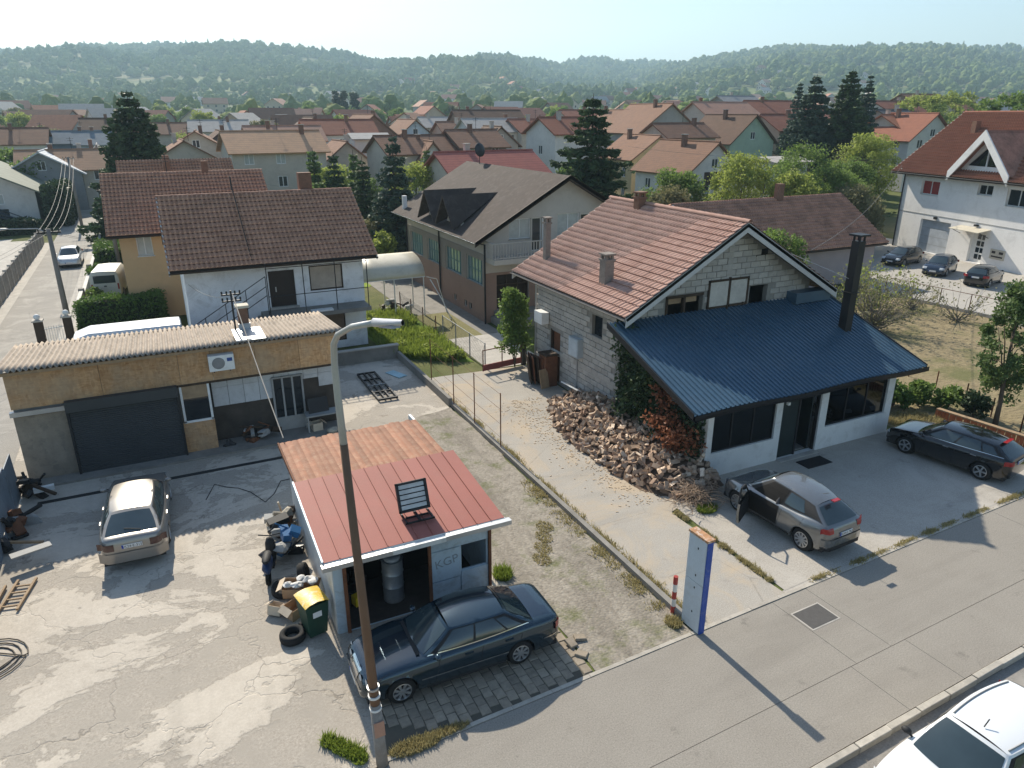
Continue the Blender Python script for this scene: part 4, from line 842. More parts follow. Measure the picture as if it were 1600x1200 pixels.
# in local space the camera side is 'f' (facing -y); a = a_line + .9
REDC = plain('red_curtain', (.30, .035, .03), .6, .3, 5, 20, 0)
HF.win('f', 2.3, 4.4, 5.1, 6.35, WHITE, REDC, 2, 1, WHITE, .08, .2); HF.win('f', 8.5, 10.0, 5.65, 6.5, WHITE, GLASSD, 2, 1, WHITE, .08, .2); HF.win('f', 11.4, 13.6, 5.05, 6.4, WHITE, GLASS, 2, 1, WHITE, .08, .2); HF.win('f', 16, 18, 5.05, 6.4, WHITE, GLASS, 2, 1, WHITE, .08, .2)
HF.holes['f'] += [(3.0, 6.5, .05, 2.95), (8.85, 10.3, .1, 2.75)]
HF.walls(WHF, .3)
g = HF.box('garage_door', plain('pale_blue_door', (.42, .45, .48), .6), 'f', 3.0, 6.5, .05, 2.95, -.3, -.25)
for z in (.75, 1.45, 2.2): HF.box('door_groove', GREYP, 'f', 3.02, 6.48, z, z+.03, -.26, -.245, g)
dr = HF.box('entrance_door', WHITE, 'f', 8.85, 10.3, .1, 2.75, -.3, -.24)
for i in range(4):
    for j in range(2): HF.box('pane', GLASSD, 'f', 9.35+j*.45, 9.7+j*.45, .4+i*.55, .8+i*.55, -.25, -.225, dr)
aw = MB(); aw.add([HF.pt('f', 7.6, 2.95, .02), HF.pt('f', 10.7, 2.95, .02), HF.pt('f', 10.7, 2.75, 1.3), HF.pt('f', 7.6, 2.75, 1.3), HF.pt('f', 7.6, 3.0, .02), HF.pt('f', 10.7, 3.0, .02), HF.pt('f', 10.7, 2.8, 1.3), HF.pt('f', 7.6, 2.8, 1.3)], [(3,2,1,0),(4,5,6,7),(0,1,5,4),(1,2,6,5),(2,3,7,6),(3,0,4,7)]); aw.build('awning', plain('cream_awning', (.55, .50, .40), .6), HF.r)
for a in (7.7, 10.6): MB().tube(HF.pt('f', a, 2.3, .03), HF.pt('f', a, 2.77, 1.1), .025, n=5).build('awning_bracket', DARKM, HF.r)
sg = HF.box('notice_board', plain('cream_board', (.52, .47, .38), .6), 'f', 11.1, 12.5, .75, 1.55, .01, .05)
for a0, a1, b0, b1 in ((11.25, 12.35, .9, 1.02), (11.25, 11.6, 1.2, 1.4), (11.95, 12.35, 1.2, 1.4)): HF.box('board_text', plain('board_ink', (.04, .03, .03), .6), 'f', a0, a1, b0, b1, .05, .055, sg)
for z in (3.35, 7.05): HF.box('string_course', GREYP, 'f', 0, WF, z, z+.06, 0, .03)
HF.roof(UNDER, .8, .9, .2, .12)
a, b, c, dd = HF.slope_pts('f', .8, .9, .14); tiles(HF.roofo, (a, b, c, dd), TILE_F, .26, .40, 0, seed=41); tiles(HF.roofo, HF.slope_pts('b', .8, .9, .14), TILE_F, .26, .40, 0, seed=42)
ridge_caps(HF.roofo, dd, c, TILE_F, 60, .15); gutter(HF.roofo, a+Vector((0, -.07, -.02)), b+Vector((0, -.07, -.02)), DARKM, .09); MB().slab([a+Vector((0, 0, .1)), dd+Vector((0, 0, .1)), dd-Vector((0, 0, .2)), a-Vector((0, 0, .2))], .06, up=(-1, 0, 0)).build('verge_board', MCONC, HF.roofo)
# front gable: a from 5.6 to 12.2, apex at 8.95, z 10.7
ga0, ga1, gc, gz, gh = 5.7, 12.1, 8.9, 7.35, 10.75
mb = MB(); o, e, n, _ = HF.fr['f']; wallp(mb, o+n*.12, e, n, [(ga0+.5, gz-.5), (ga1-.5, gz-.5), (ga1-.5, gz+.3), (gc, gh-.6), (ga0+.5, gz+.3)], [[(gc-1.9, gz+.55), (gc+1.9, gz+.55), (gc, gz+2.25)]], .2); mb.build('gable_wall', WHF, HF.r, fix=False)
mb = MB(); mb.add([HF.pt('f', gc-1.85, gz+.58, 0), HF.pt('f', gc+1.85, gz+.58, 0), HF.pt('f', gc, gz+2.2, 0)], [(0, 1, 2)]); gw = mb.build('gable_window', GLASSD, HF.r, fix=False); HF.box('mullion', WHITE, 'f', gc-.06, gc+.06, gz+.55, gz+2.2, .02, .1, gw)
for sg_, aa in ((-1, ga0), (1, ga1)):
    m_ = (12.0-7.35)/6.25
    ap, ev = HF.pt('f', gc, gh, .9), HF.pt('f', aa-.15*-sg_*-1, gz+.0, .9); bk = Vector((ap.x, -6.25+(gh-7.35)/m_+.2, gh)); evb = Vector((ev.x, -6.2, ev.z))
    MB().slab([ap, ev, evb, bk], .3, up=(sg_*.68, 0, .73)).build('gable_roof', TILE_G, HF.roofo)
    MB().slab([ap+Vector((0, -.01, .05)), ev+Vector((0, -.01, .05)), ev+Vector((0, -.01, -.75)), ap+Vector((0, -.01, -.75))], .12, up=(0, -1, 0)).build('barge_board', WHF, HF.roofo)
MB().box(-8.2, -7.7, -2.6, -2.1, 10.0, 11.4).build('chimney', CHIMB, HF.roofo); MB().box(-1.2, -.6, -1.6, -1.0, 11, 12.6).build('chimney', CHIMB, HF.roofo)
MB().path([HF.pt('f', .1, 7.2, .6), HF.pt('f', .1, 6.8, .06), HF.pt('f', .1, 0, .06)], .06).build('downpipe', DARKM, HF.r)
HF.box('wall_lamp', DARKM, 'f', 4.6, 4.85, 3.1, 3.3, 0, .2); HF.box('wall_lamp', DARKM, 'f', 9.1, 9.4, 3.1, 3.25, 0, .25)
# ---------------------------------------------------------------- cars
def paint(name, col, metal=.35, rough=.32, flake=.1):
    t = NT(name); a = t.noise(1.1, 4); d = t.noise(30, 3); c = t.mix(a, mul(col, 1-flake), mul(col, 1+flake))
    xyz = t.sep(t.tc.outputs['Object']); low = t.ramp(xyz[2], [(.18, .55), (.55, 0)]); c = t.mix(t.math('MULTIPLY', low, d), c, (.16, .14, .12))
    return t.fin(c, rough, metal, .5, coat=.8)
CGLASS = m_glass('car_glass', (.03, .046, .052), .03, .9); TYRE = plain('tyre_rubber', (.018, .018, .018), .85, .2, 6, 60, .2); ALLOY = plain('alloy', (.50, .51, .52), .35, .1, 4, 30, 0, metal=.8); CHROME = plain('chrome', (.62, .63, .64), .18, .05, 3, 20, 0, metal=1.0)
BLKP = plain('black_plastic', (.022, .022, .023), .65, .2, 4, 40, .1); LAMPC = m_glass('headlamp_glass', (.45, .47, .48), .08, .7); LAMPR = plain('tail_lamp_red', (.30, .012, .015), .15, .2, 8, 30, 0, spec=.6); LAMPS = plain('smoked_lamp', (.07, .025, .022), .15, .2, 8, 30, 0, spec=.6)
PLATE = plain('number_plate', (.72, .72, .70), .5, .05); PBLUE = plain('plate_blue', (.02, .06, .35), .5, .05); INK = plain('plate_ink', (.02, .02, .03), .6, .05); SEAT = plain('seat_fabric', (.05, .05, .055), .9)
def crv(pts):
    xs = np.array([p[0] for p in pts], float); ys = np.array([p[1] for p in pts], float)
    def f(x):
        x = min(max(x, xs[0]), xs[-1]); i = int(np.clip(np.searchsorted(xs, x)-1, 0, len(xs)-2)); h = xs[i+1]-xs[i]; t = (x-xs[i])/h
        m = lambda k: 0.0 if k in (0, len(xs)-1) else (ys[k+1]-ys[k-1])/(xs[k+1]-xs[k-1])
        m0, m1 = m(i), m(i+1)
        return float((2*t**3-3*t*t+1)*ys[i]+(t**3-2*t*t+t)*h*m0+(-2*t**3+3*t*t)*ys[i+1]+(t**3-t*t)*h*m1)
    return f
class Car:
    def __init__(s, name, label, loc, rz, L, W, deck, wb, fo, r, gh, body, tail=.5, sill=.21, group=None, flare=0, cat='car', lite=False):
        """deck: (x, z) of the lower body top from tail (-L/2) to nose; gh: dict of the glasshouse"""
        s.r = thing(name, label, cat, loc, rz, group); s.L, s.W = L, W; s.m = body; s.deck = crv(deck); s.rad = r
        s.xf = L/2-fo; s.xr = s.xf-wb; s.sill = sill; s.flare = flare; s.gh = gh; s.tail = tail
        s.nose = deck[-1][1]
    def hw(s, x):
        t = 2*x/s.L; e = abs(t); w = s.W/2*(1-(.15 if t > 0 else .13)*max(0, (e-.35)/.65)**2.2)
        k = (1-e)*s.L/2/.32
        if k < 1: w -= .19*(1-math.sqrt(max(0, 1-(1-k)**2)))
        return w
    def bot(s, x):
        b = s.sill+.10*max(0, abs(2*x/s.L)-.86)/.14
        for xw in (s.xf, s.xr):
            ra = s.rad+.055; d = abs(x-xw)
            if d < ra: b = max(b, s.rad*.96+math.sqrt(ra*ra-d*d))
        return b
    def top(s, x):
        z = s.deck(x); k = (1-abs(2*x/s.L))*s.L/2/.12
        return z-(.06*(1-math.sqrt(max(0, 1-(1-k)**2))) if k < 1 else 0)
    def sec(s, x):
        w = s.hw(x); b0 = s.sill+.10*max(0, abs(2*x/s.L)-.86)/.14; b = s.bot(x); d = s.top(x); h = d-b0
        fl = sum(s.flare*max(0, 1-abs(x-xw)/.55) for xw in (s.xf, s.xr))
        prof = [(.80, 0), (.955, 0), (.985, .10), (.998, .28), (1.0, .48), (.99, .66), (.975, .80), (.945, .905), (.90, .965), (.80, .992), (.60, 1.004), (.3, 1.012), (0, 1.015)]
        P = []
        for i, (k, t) in enumerate(prof):
            z = b0+h*t; y = w*k+(fl if 2 <= i <= 5 else fl*.6 if i in (1, 6) else 0)
            P.append((y, max(z, b+.004*i)))
        return P
    def side(s, x, z):
        P = s.sec(x)
        for (y0, z0), (y1, z1) in zip(P[1:], P[2:]):
            if z0 <= z <= z1+1e-6: t = (z-z0)/max(1e-6, z1-z0); return y0+(y1-y0)*t
        return P[-3][0]
    def shell(s):
        n = 78; xs = [-s.L/2+s.L*i/n for i in range(n+1)]; xs = sorted(set(xs+[s.xf+k*(s.rad+.055)*f for k in (-1, 1) for f in (1, .98, .93)]+[s.xr+k*(s.rad+.055)*f for k in (-1, 1) for f in (1, .98, .93)]+[-s.L/2+.015, -s.L/2+.04, s.L/2-.015, s.L/2-.04]))
        G = []
        for x in xs:
            P = s.sec(x); G.append([(x, -y, z) for y, z in P]+[(x, y, z) for y, z in reversed(P[:-1])])
        mb = MB().grid(G); k = len(G[0])
        mb.f += [tuple(range(k)), tuple(range(len(mb.v)-1, len(mb.v)-1-k, -1))]
        s.body = mb.build('body', s.m, s.r, smooth=True, angle=38)
        MB().box(-s.L/2+.12, s.L/2-.12, -s.W/2+.12, s.W/2-.12, s.sill-.02, s.sill+.10).build('underbody', BLKP, s.r)
        for xw in (s.xf, s.xr):
            for sg in (-1, 1): MB().tube((xw, sg*(s.W/2-.34), s.rad), (xw, sg*(s.W/2-.20), s.rad), s.rad+.05, n=20).build('wheel_well', BLKP, s.r)
    def wheel(s, spokes=5, five=True, rim=ALLOY, wd=.20, fr=.66):
        r = s.rad
        t = [(r*fr, -wd/2), (r*.86, -wd/2), (r*.97, -wd/2+.025), (r, -wd/2+.05), (r, wd/2-.05), (r*.97, wd/2-.025), (r*.86, wd/2), (r*fr, wd/2)]
        tm = MB().lathe(t, (0, 0, 0), 'y', 32).mesh('wheel', True); tm.set_sharp_from_angle(angle=R(50))
        m = MB().lathe([(r*fr*1.02, -wd/2-.004), (r*fr*.93, -wd/2-.008), (r*fr*.90, -wd/2+.05)], (0, 0, 0), 'y', 32).lathe([(0, -wd/2-.002), (r*.14, -wd/2+.0), (r*.15, -wd/2+.04)], (0, 0, 0), 'y', 16)
        for i in range(spokes):
            a = 2*math.pi*i/spokes; ca, sa = math.cos(a), math.sin(a); w0, w1 = r*.07, r*(.085 if five else .11)
            pts = []
            for rr_, w_, y_ in ((r*.1, w0, -wd/2+.002), (r*fr*.95, w1, -wd/2+.004)):
                for sg in (-1, 1): pts.append((rr_*ca-sg*w_*sa, y_, rr_*sa+sg*w_*ca)); pts.append((rr_*ca-sg*w_*sa, y_+.04, rr_*sa+sg*w_*ca))
            m.add(pts, [(0, 2, 6, 4), (1, 5, 7, 3), (0, 4, 5, 1), (2, 3, 7, 6)])
        rm = m.mesh('rim'); bk = MB().lathe([(0, -wd/2+.045), (r*fr, -wd/2+.045)], (0, 0, 0), 'y', 24).mesh('brake_disc')
        for xw in (s.xf, s.xr):
            for sg in (-1, 1):
                q = link('wheel', tm, TYRE, s.r); q.location = (xw, sg*(s.W/2-.125), r); q.rotation_euler = (0, R(random.uniform(0, 70)), 0 if sg < 0 else math.pi)
                if sg > 0: q.rotation_euler = (0, R(random.uniform(0, 70)), math.pi)
                link('rim', rm, rim, q); link('brake_disc', bk, BLKP, q)
    def patch(s, f, u0, u1, v0, v1, nu=8, nv=6): return [[f(u0+(u1-u0)*i/nu, v0+(v1-v0)*j/nv) for j in range(nv+1)] for i in range(nu+1)]
    def glasshouse(s, side_win, skip_left=(), belt_trim=None, roofmat=None, rear_inset=.06):
        g = s.gh; xfb, xfr, xrr, xrb, zr = g['fb'], g['fr'], g['rr'], g['rb'], g['z']; wf, wr_, wm = g.get('wb', s.W/2*.915), g.get('wr', s.W/2*.70), g.get('bulge', .03)
        rz_, rl, rx = g.get('rear_z', 0), g.get('rail', .0), 0
        def side(u, v, sg=1, off=0):        # u 0 front .. 1 rear, v 0 belt .. 1 roof
            xb = xfb+(xrb-xfb)*u; xt = xfr+(xrr-xfr)*u; x = xb+(xt-xb)*v
            zb = s.top(min(xb, s.L/2))-.02; zt = zr-.055-.035*(2*u-1)**2-g.get('drop', .0)*u*u
            taper = 1-.11*(2*u-1)**2
            y = (wf*taper*(1-v)+wr_*(1-.10*(2*u-1)**2)*v)+wm*math.sin(math.pi*v)
            return (x, sg*(y+off), zb+(zt-zb)*v)
        def top(u, w, off=0):               # w -1..1
            a = side(u, 1, 1); return (a[0]+ (0), a[1]*w, a[2]+.055*(1-abs(w)**2.4)+off)
        def scr(front, w, v, off=0):
            u = 0 if front else 1; a = side(u, v, 1); b = (.10 if front else -.05)*(1-w*w)*(1-.5*v)
            zz = a[2]+.055*(1-abs(w)**2.4)*v
            return (a[0]+b+(off if front else -off), a[1]*w, zz+off*.5)
        mb = MB()
        for sg in (-1, 1): mb.grid(s.patch(lambda u, v: side(u, v, sg), 0, 1, 0, 1, 16, 8))
        mb.grid(s.patch(lambda u, w: top(u, w), 0, 1, -1, 1, 14, 16)); mb.grid(s.patch(lambda w, v: scr(True, w, v), -1, 1, 0, 1, 14, 6)); mb.grid(s.patch(lambda w, v: scr(False, w, v), -1, 1, 0, 1, 14, 6))
        me = mb.mesh('roof', True); bm = bmesh.new(); bm.from_mesh(me); bmesh.ops.remove_doubles(bm, verts=bm.verts, dist=.002); bmesh.ops.recalc_face_normals(bm, faces=bm.faces); bm.to_mesh(me); bm.free(); me.shade_smooth(); me.set_sharp_from_angle(angle=R(42))
        s.roof = link('roof', me, roofmat or s.m, s.r)
        MB().grid(s.patch(lambda w, v: scr(True, w, v, .008), -.93, .93, .10, .93, 14, 6)).build('windscreen', CGLASS, s.r, smooth=True, fix=False)
        MB().grid(s.patch(lambda w, v: scr(False, w, v, .008), -.90, .90, g.get('rw0', .12), .90, 14, 6)).build('rear_window', CGLASS, s.r, smooth=True, fix=False)
        for sg in (-1, 1):
            for k, (u0, u1, v0, v1) in enumerate(side_win):
                if sg == 1 and k in skip_left: continue
                MB().grid(s.patch(lambda u, v: side(u, v, sg, .006), u0, u1, v0, v1, 8, 5)).build('side_window', CGLASS, s.r, smooth=True, fix=False)
            if belt_trim: MB().grid(s.patch(lambda u, v: side(u, v, sg, .008), .03, .95, .035, .085, 16, 1)).build('belt_trim', belt_trim, s.r, fix=False)
            MB().grid(s.patch(lambda u, v: side(u, v, sg, .003), .04, .96, .06, .92, 16, 6)).build('pillar_trim', BLKP, s.r, fix=False)
        s.side_f, s.top_f, s.scr_f = side, top, scr
    def strip(s, name, pts, w, mat, off=.006, vert=False, sides=(-1, 1)):
        """a thin strip on the body side through (x, z) points"""
        for sg in sides:
            P = []
            for x, z in pts: P.append([(x-(w/2 if vert else 0), sg*(s.side(x, z)+off), z-(0 if vert else w/2)), (x+(w/2 if vert else 0), sg*(s.side(x, z)+off), z+(0 if vert else w/2))])
            MB().grid(P).build(name, mat, s.r, fix=False)
    def seams(s, xs):
        for x in xs: s.strip('door_gap', [(x-.02*k, s.sill+.10+(s.top(x)-s.sill-.16)*k/6) for k in range(7)], .012, BLKP, .004, True)
    def end_box(s, name, mat, front, y0, y1, z0, z1, out=.012, dep=.10, parent=None):
        """a piece wrapped on the nose or tail between y0..y1"""
        sg = 1 if front else -1; P = []; n = 8
        def xat(y, z):
            lo, hi = s.L/2-.20, s.L/2
            for _ in range(18):
                m = (lo+hi)/2
                ok = s.hw(sg*m) >= abs(y)+.01 and s.top(sg*m) >= z
                if ok: lo = m
                else: hi = m
            return sg*(lo+out)
        for i in range(n+1):
            y = y0+(y1-y0)*i/n; P.append([(xat(y, z), y, z) for z in [z0+(z1-z0)*j/4 for j in range(5)]])
        return MB().grid(P).build(name, mat, parent or s.r, smooth=True, fix=False)
    def plate(s, front, z, text=None, w=.52):
        sg = 1 if front else -1; x = sg*(s.L/2+.012)
        p = MB().box(x-.008, x+.008, -w/2, w/2, z-.055, z+.055).build('number_plate', PLATE, s.r)
        MB().box(x-.0095, x+.0095, w/2-.05 if not front else -w/2, w/2 if not front else -w/2+.05, z-.053, z+.053).build('plate_band', PBLUE, p)
        if text:
            t = text_part('plate_text', text, .105, INK, p); t.rotation_euler = (R(90), 0, R(90) if front else R(-90)); t.location = (x+sg*.0105, -w/2+.06 if front else w/2-.065, z-.037)
    def mirrors(s, x, z, mat=None, sides=(-1, 1)):
        for sg in sides:
            y = s.side(x, min(z, s.top(x)-.03)); mb = MB().blob((x, sg*(y+.10), z+.05), .07, .10, .065, 3, .03, 2); mb.tube((x, sg*(y-.03), z-.01), (x, sg*(y+.08), z+.03), .025, n=6); mb.build('mirror', mat or s.m, s.r, smooth=True)
    def handles(s, pts, mat, sides=(-1, 1)):
        for sg in sides:
            for x, z in pts: y = s.side(x, z); MB().obox((x, sg*(y+.012), z), .20, .03, .035).build('door_handle', mat, s.r)
# ---- dark blue sedan in front of the shed
NAVY = paint('navy_paint', (.022, .046, .066), .55, .2)
c = Car('dark_sedan', 'dark navy four-door saloon parked nose left on the paver bay', (-5.72, 1.78, .01), 180-1.0, 4.80, 1.80,
        [(-2.4, .80), (-2.33, .93), (-1.75, .985), (-1.3, 1.0), (-.8, .985), (.2, .955), (.85, .93), (1.6, .87), (2.15, .76), (2.33, .66), (2.4, .52)], 2.83, .86, .315,
        dict(fb=1.02, fr=.32, rr=-1.02, rb=-1.72, z=1.42, wr=.58, wb=.80), NAVY)
c.shell(); c.wheel(8, False, ALLOY); c.glasshouse([(.10, .42, .13, .88), (.445, .74, .13, .88), (.76, .90, .13, .80)], belt_trim=CHROME)
c.seams((.78, -.25, -1.22)); c.strip('side_moulding', [(-1.15+i*.09, .50) for i in range(26)], .03, CHROME, .012); c.strip('bumper_trim', [(-2.3+.05*i, .52) for i in range(9)], .03, CHROME, .012); c.strip('sill_cladding', [(-1.0+.09*i, .27) for i in range(23)], .10, BLKP, .006)
c.handles([(-.02, .80), (-1.0, .82)], NAVY); c.mirrors(.72, .93)
c.end_box('grille', CHROME, True, -.30, .30, .50, .72); c.end_box('bumper_trim', CHROME, True, -.8, .8, .46, .49, .02); c.end_box('bumper_trim', CHROME, False, -.78, .78, .52, .55, .02)
for sg in (-1, 1):
    for y, rr_ in ((.66, .115), (.44, .10)): MB().lathe([(0, .03), (rr_*.6, .025), (rr_, 0)], (0, 0, 0), 'x', 18).build('headlight', LAMPC, c.r, smooth=True).location = (2.335-(y-.40)*.32, sg*y, .63)
    c.end_box('tail_light', LAMPR, False, sg*.52, sg*.84, .64, .82)
c.plate(True, .40); c.plate(False, .68)
MB().box(2.36, 2.40, -.03, .03, .77, .86).build('bonnet_ornament', CHROME, c.r)
MB().grid([[(1.12+.0*i, -.62+1.24*i/8, c.top(1.1)+.025) for i in range(9)], [(1.04, -.62+1.24*i/8, c.top(1.04)+.035) for i in range(9)]]).build('cowl_grille', BLKP, c.r, fix=False)
# ---- silver estate in the yard, tail to the camera
SILV = paint('silver_paint', (.27, .252, .228), .5, .34)
c = Car('silver_estate', 'silver-beige estate car parked half in the garage shadow', (-12.36, 11.35, .01), 90-2.5, 4.70, 1.80,
        [(-2.35, .86), (-2.30, .98), (-2.0, 1.02), (-1.0, 1.0), (.2, .97), (.95, .93), (1.6, .86), (2.1, .76), (2.3, .62), (2.35, .5)], 2.70, .88, .315,
        dict(fb=1.22, fr=.42, rr=-1.28, rb=-2.12, z=1.46, wr=.575, wb=.82, drop=.05, rw0=.08), SILV)
c.shell(); c.wheel(10, True); c.glasshouse([(.09, .37, .13, .88), (.39, .66, .13, .88), (.68, .93, .13, .85)], belt_trim=CHROME)
c.seams((.85, -.2, -1.1)); c.handles([(.05, .84), (-.95, .86)], SILV); c.mirrors(.95, .97); c.strip('side_moulding', [(-1.05+i*.09, .50) for i in range(24)], .05, SILV, .012)
for sg in (-1, 1): c.end_box('tail_light', LAMPS, False, sg*.45, sg*.88, .68, .88); c.end_box('headlight', LAMPC, True, sg*.45, sg*.8, .58, .72)
c.end_box('bumper_trim', BLKP, False, -.84, .84, .40, .43, .015); c.end_box('bumper', SILV, False, -.88, .88, .30, .60, .035); c.plate(False, .77, 'K24-E-315')
MB().tube(c.scr_f(False, -.35, .15, .03), c.scr_f(False, .25, .28, .03), .012, n=5).build('rear_wiper', BLKP, c.r); MB().blob((-1.0, 0, 1.455), .05, .02, .025, 1, .02).build('aerial_fin', BLKP, c.r)
# ---- grey crossover with an open door
GREYC = paint('gunmetal_paint', (.20, .205, .205), .6, .26)
c = Car('grey_crossover', 'gunmetal compact crossover with its driver door standing open', (5.82, 2.83, .01), 90+3, 4.1, 1.80,
        [(-2.05, .82), (-1.98, .98), (-1.85, 1.06), (-1.5, 1.10), (-.9, 1.06), (.2, 1.03), (.8, 1.03), (1.35, 1.0), (1.8, .90), (1.99, .72), (2.05, .52)], 2.53, .80, .35,
        dict(fb=1.08, fr=.28, rr=-1.32, rb=-1.93, z=1.63, wr=.52, wb=.79, drop=.16), GREYC, sill=.27, flare=.055)
c.shell(); c.wheel(10, True); c.glasshouse([(.11, .47, .12, .88), (.50, .76, .16, .84)], skip_left=())
c.seams((-.35, -1.1)); c.mirrors(.82, 1.0, sides=(-1,)); c.strip('sill_cladding', [(-.9+.09*i, .33) for i in range(20)], .10, BLKP, .006); c.handles([(-.12, .88)], GREYC, (-1,))
for sg in (-1, 1):
    c.end_box('tail_light', LAMPR, False, sg*.50, sg*.88, .84, 1.0); c.end_box('headlight', LAMPC, True, sg*.45, sg*.8, .70, .84)
c.end_box('bumper', GREYC, False, -.86, .86, .44, .66, .03); c.end_box('lower_bumper', BLKP, False, -.82, .82, .30, .44, .02); c.plate(False, .76, 'E39-K-762'); MB().box(-1.62, -1.50, -.14, .14, 1.545, 1.575).build('brake_light', LAMPR, c.r)
MB().tube((-1.15, .05, 1.58), (-1.35, .05, 1.70), .008, n=5).build('aerial', BLKP, c.r)
yo = lambda x: c.side(x, .7)
dk = MB(); dk.grid([[(.82-.145*i, c.side(.82-.145*i, z)+.012, z) for z in (.38, .55, .7, .85, .97)] for i in range(9)]); dk.build('door_opening_shade', BLACKV, c.r, fix=False)  # dark sheets over door and window; cabin shade painted on the closed body
MB().grid([[c.side_f(.11+.045*i, v, 1, .010) for v in (.02, .3, .6, .88)] for i in range(9)]).build('window_opening_shade', BLACKV, c.r, fix=False)
MB().blob((.05, .72, .62), .28, .15, .12, 2, .06, 2).blob((-.22, .70, .92), .09, .15, .30, 3, .06, 2).build('seat', SEAT, c.r, smooth=True); MB().tube((.72, .55, .92), (.62, .55, .98), .17, .17, 14).build('steering_wheel', BLKP, c.r)
dr = MB(); ang = R(62); hp = Vector((.84, .86, 0)); ax_ = Vector((-math.cos(ang), math.sin(ang), 0)); nn = Vector((ax_.y, -ax_.x, 0))
P = [[hp+ax_*a+nn*(.03*math.sin(math.pi*(z-.36)/.75))+Vector((0, 0, z)) for z in (.36, .5, .7, .9, 1.0)] for a in (0, .3, .6, .9, 1.12)]
door = MB().grid(P).grid([[p-nn*.07 for p in r_] for r_ in P])
for r0, r1 in ((P[-1], None),): door.add([p for p in r0]+[p-nn*.07 for p in r0], [(i, i+1, i+6, i+5) for i in range(4)])
door = door.build('open_door', GREYC, c.r, smooth=True, angle=30)
fm = MB().path([hp+ax_*.12+Vector((0, 0, 1.0)), hp+ax_*.55+Vector((0, 0, 1.40)), hp+ax_*.98+Vector((0, 0, 1.46)), hp+ax_*1.10+Vector((0, 0, 1.02))], .028, 6); fm.build('window_frame', BLKP, door)
MB().blob(tuple(hp+ax_*.12+nn*.14+Vector((0, 0, 1.06))), .08, .08, .07, 4, .04, 2).build('mirror', BLKP, door, smooth=True); MB().grid([[p-nn*.075 for p in r_[0:4]] for r_ in P]).build('door_lining', BLKP, door, fix=False)
# ---- black hatchback, tail to the camera at the right edge
BLKC = paint('black_paint', (.010, .0105, .012), .3, .16)
c = Car('black_hatchback', 'glossy black five-door hatchback beside the low terracotta fence', (14.62, 3.42, .01), 90+10, 4.32, 1.80,
        [(-2.16, .86), (-2.10, .97), (-1.7, 1.0), (-.8, .98), (.2, .95), (.85, .92), (1.45, .86), (1.95, .76), (2.1, .62), (2.16, .5)], 2.62, .86, .325,
        dict(fb=1.05, fr=.28, rr=-1.55, rb=-2.06, z=1.43, wr=.57, wb=.80, drop=.07), BLKC)
c.shell(); c.wheel(5, True); c.glasshouse([(.10, .41, .13, .88), (.43, .72, .13, .88), (.74, .90, .15, .80)], belt_trim=CHROME)
c.seams((.75, -.28, -1.15)); c.handles([(-.08, .82), (-1.0, .84)], CHROME); c.mirrors(.8, .95)
for sg in (-1, 1): c.end_box('tail_light', LAMPR, False, sg*.50, sg*.88, .76, .92); c.end_box('headlight', LAMPC, True, sg*.45, sg*.8, .60, .74)
c.plate(False, .80, 'J71-M-508'); MB().box(-1.72, -1.60, -.3, .3, 1.375, 1.39).build('brake_light', LAMPR, c.r)
# ---- white car on the road, only its roof and bonnet in view
WHC = paint('white_paint_car', (.72, .73, .73), .0, .25, .03)
c = Car('white_car', 'white car at the kerb in the bottom corner, bonnet and roof in view', (2.0, -5.72, -.15), 182.3, 4.45, 1.82,
        [(-2.22, .88), (-2.15, 1.0), (-1.7, 1.04), (-.8, 1.02), (.2, 1.0), (.95, .98), (1.55, .93), (2.0, .84), (2.16, .70), (2.22, .55)], 2.65, .88, .34,
        dict(fb=1.2, fr=.42, rr=-1.55, rb=-2.1, z=1.60, wr=.62, wb=.82, drop=.06), WHC, sill=.24)
c.shell(); c.wheel(5, True); c.glasshouse([(.10, .41, .13, .88), (.43, .72, .13, .88), (.74, .90, .15, .80)]); c.seams((.9, -.2, -1.15)); c.mirrors(.98, 1.0, BLKP)
for sg in (-1, 1): c.end_box('tail_light', LAMPR, False, sg*.50, sg*.88, .80, .98); c.end_box('headlight', LAMPC, True, sg*.45, sg*.8, .66, .82); MB().path([Vector(c.top_f(.04+.115*i, sg*.88))+Vector((0, 0, .012)) for i in range(9)], .016, 5).build('roof_channel', GREYP, c.r)
MB().tube((.25, 0, 1.60), (.12, 0, 1.72), .012, n=5).build('aerial', BLKP, c.r)
# ---- cars behind: parking lot and back street (simpler)
def small_car(name, label, loc, rz, mat, group=None, est=False, L=4.2, H=1.45, front=False):
    c = Car(name, label, loc, rz, L, 1.76, [(-L/2, .84), (-L/2+.07, .96), (-L/2+.5, 1.0), (0, .97), (L*.22, .92), (L*.38, .85), (L/2-.06, .64), (L/2, .5)], L*.61, .84, .31,
            dict(fb=L*.25, fr=L*.08, rr=-L*.36, rb=-L*.47, z=H, wr=.57, wb=.78, drop=.05), mat, group=group)
    c.shell(); c.wheel(5, True); c.glasshouse([(.10, .42, .13, .88), (.44, .72, .13, .88), (.74, .90, .15, .80)]); c.mirrors(.8, .95)
    for sg in (-1, 1): c.end_box('tail_light', LAMPR, False, sg*.50, sg*.86, .74, .92); c.end_box('headlight', LAMPC, True, sg*.45, sg*.8, .58, .74)
    c.plate(True, .45); c.plate(False, .75); return c
DBLU = paint('dark_blue_paint', (.018, .028, .05), .35, .22); PALE = paint('pale_silver_paint', (.52, .53, .53), .4, .28)
small_car('parked_car', 'dark car with silver bonnet half hidden behind the bare shrub by the garage door', (46.4, 29.6, .01), 190, BLKC); small_car('parked_car', 'dark blue hatchback facing the fence, middle of the parking lot row', (45.6, 25.6, .01), 200, DBLU, L=4.1)
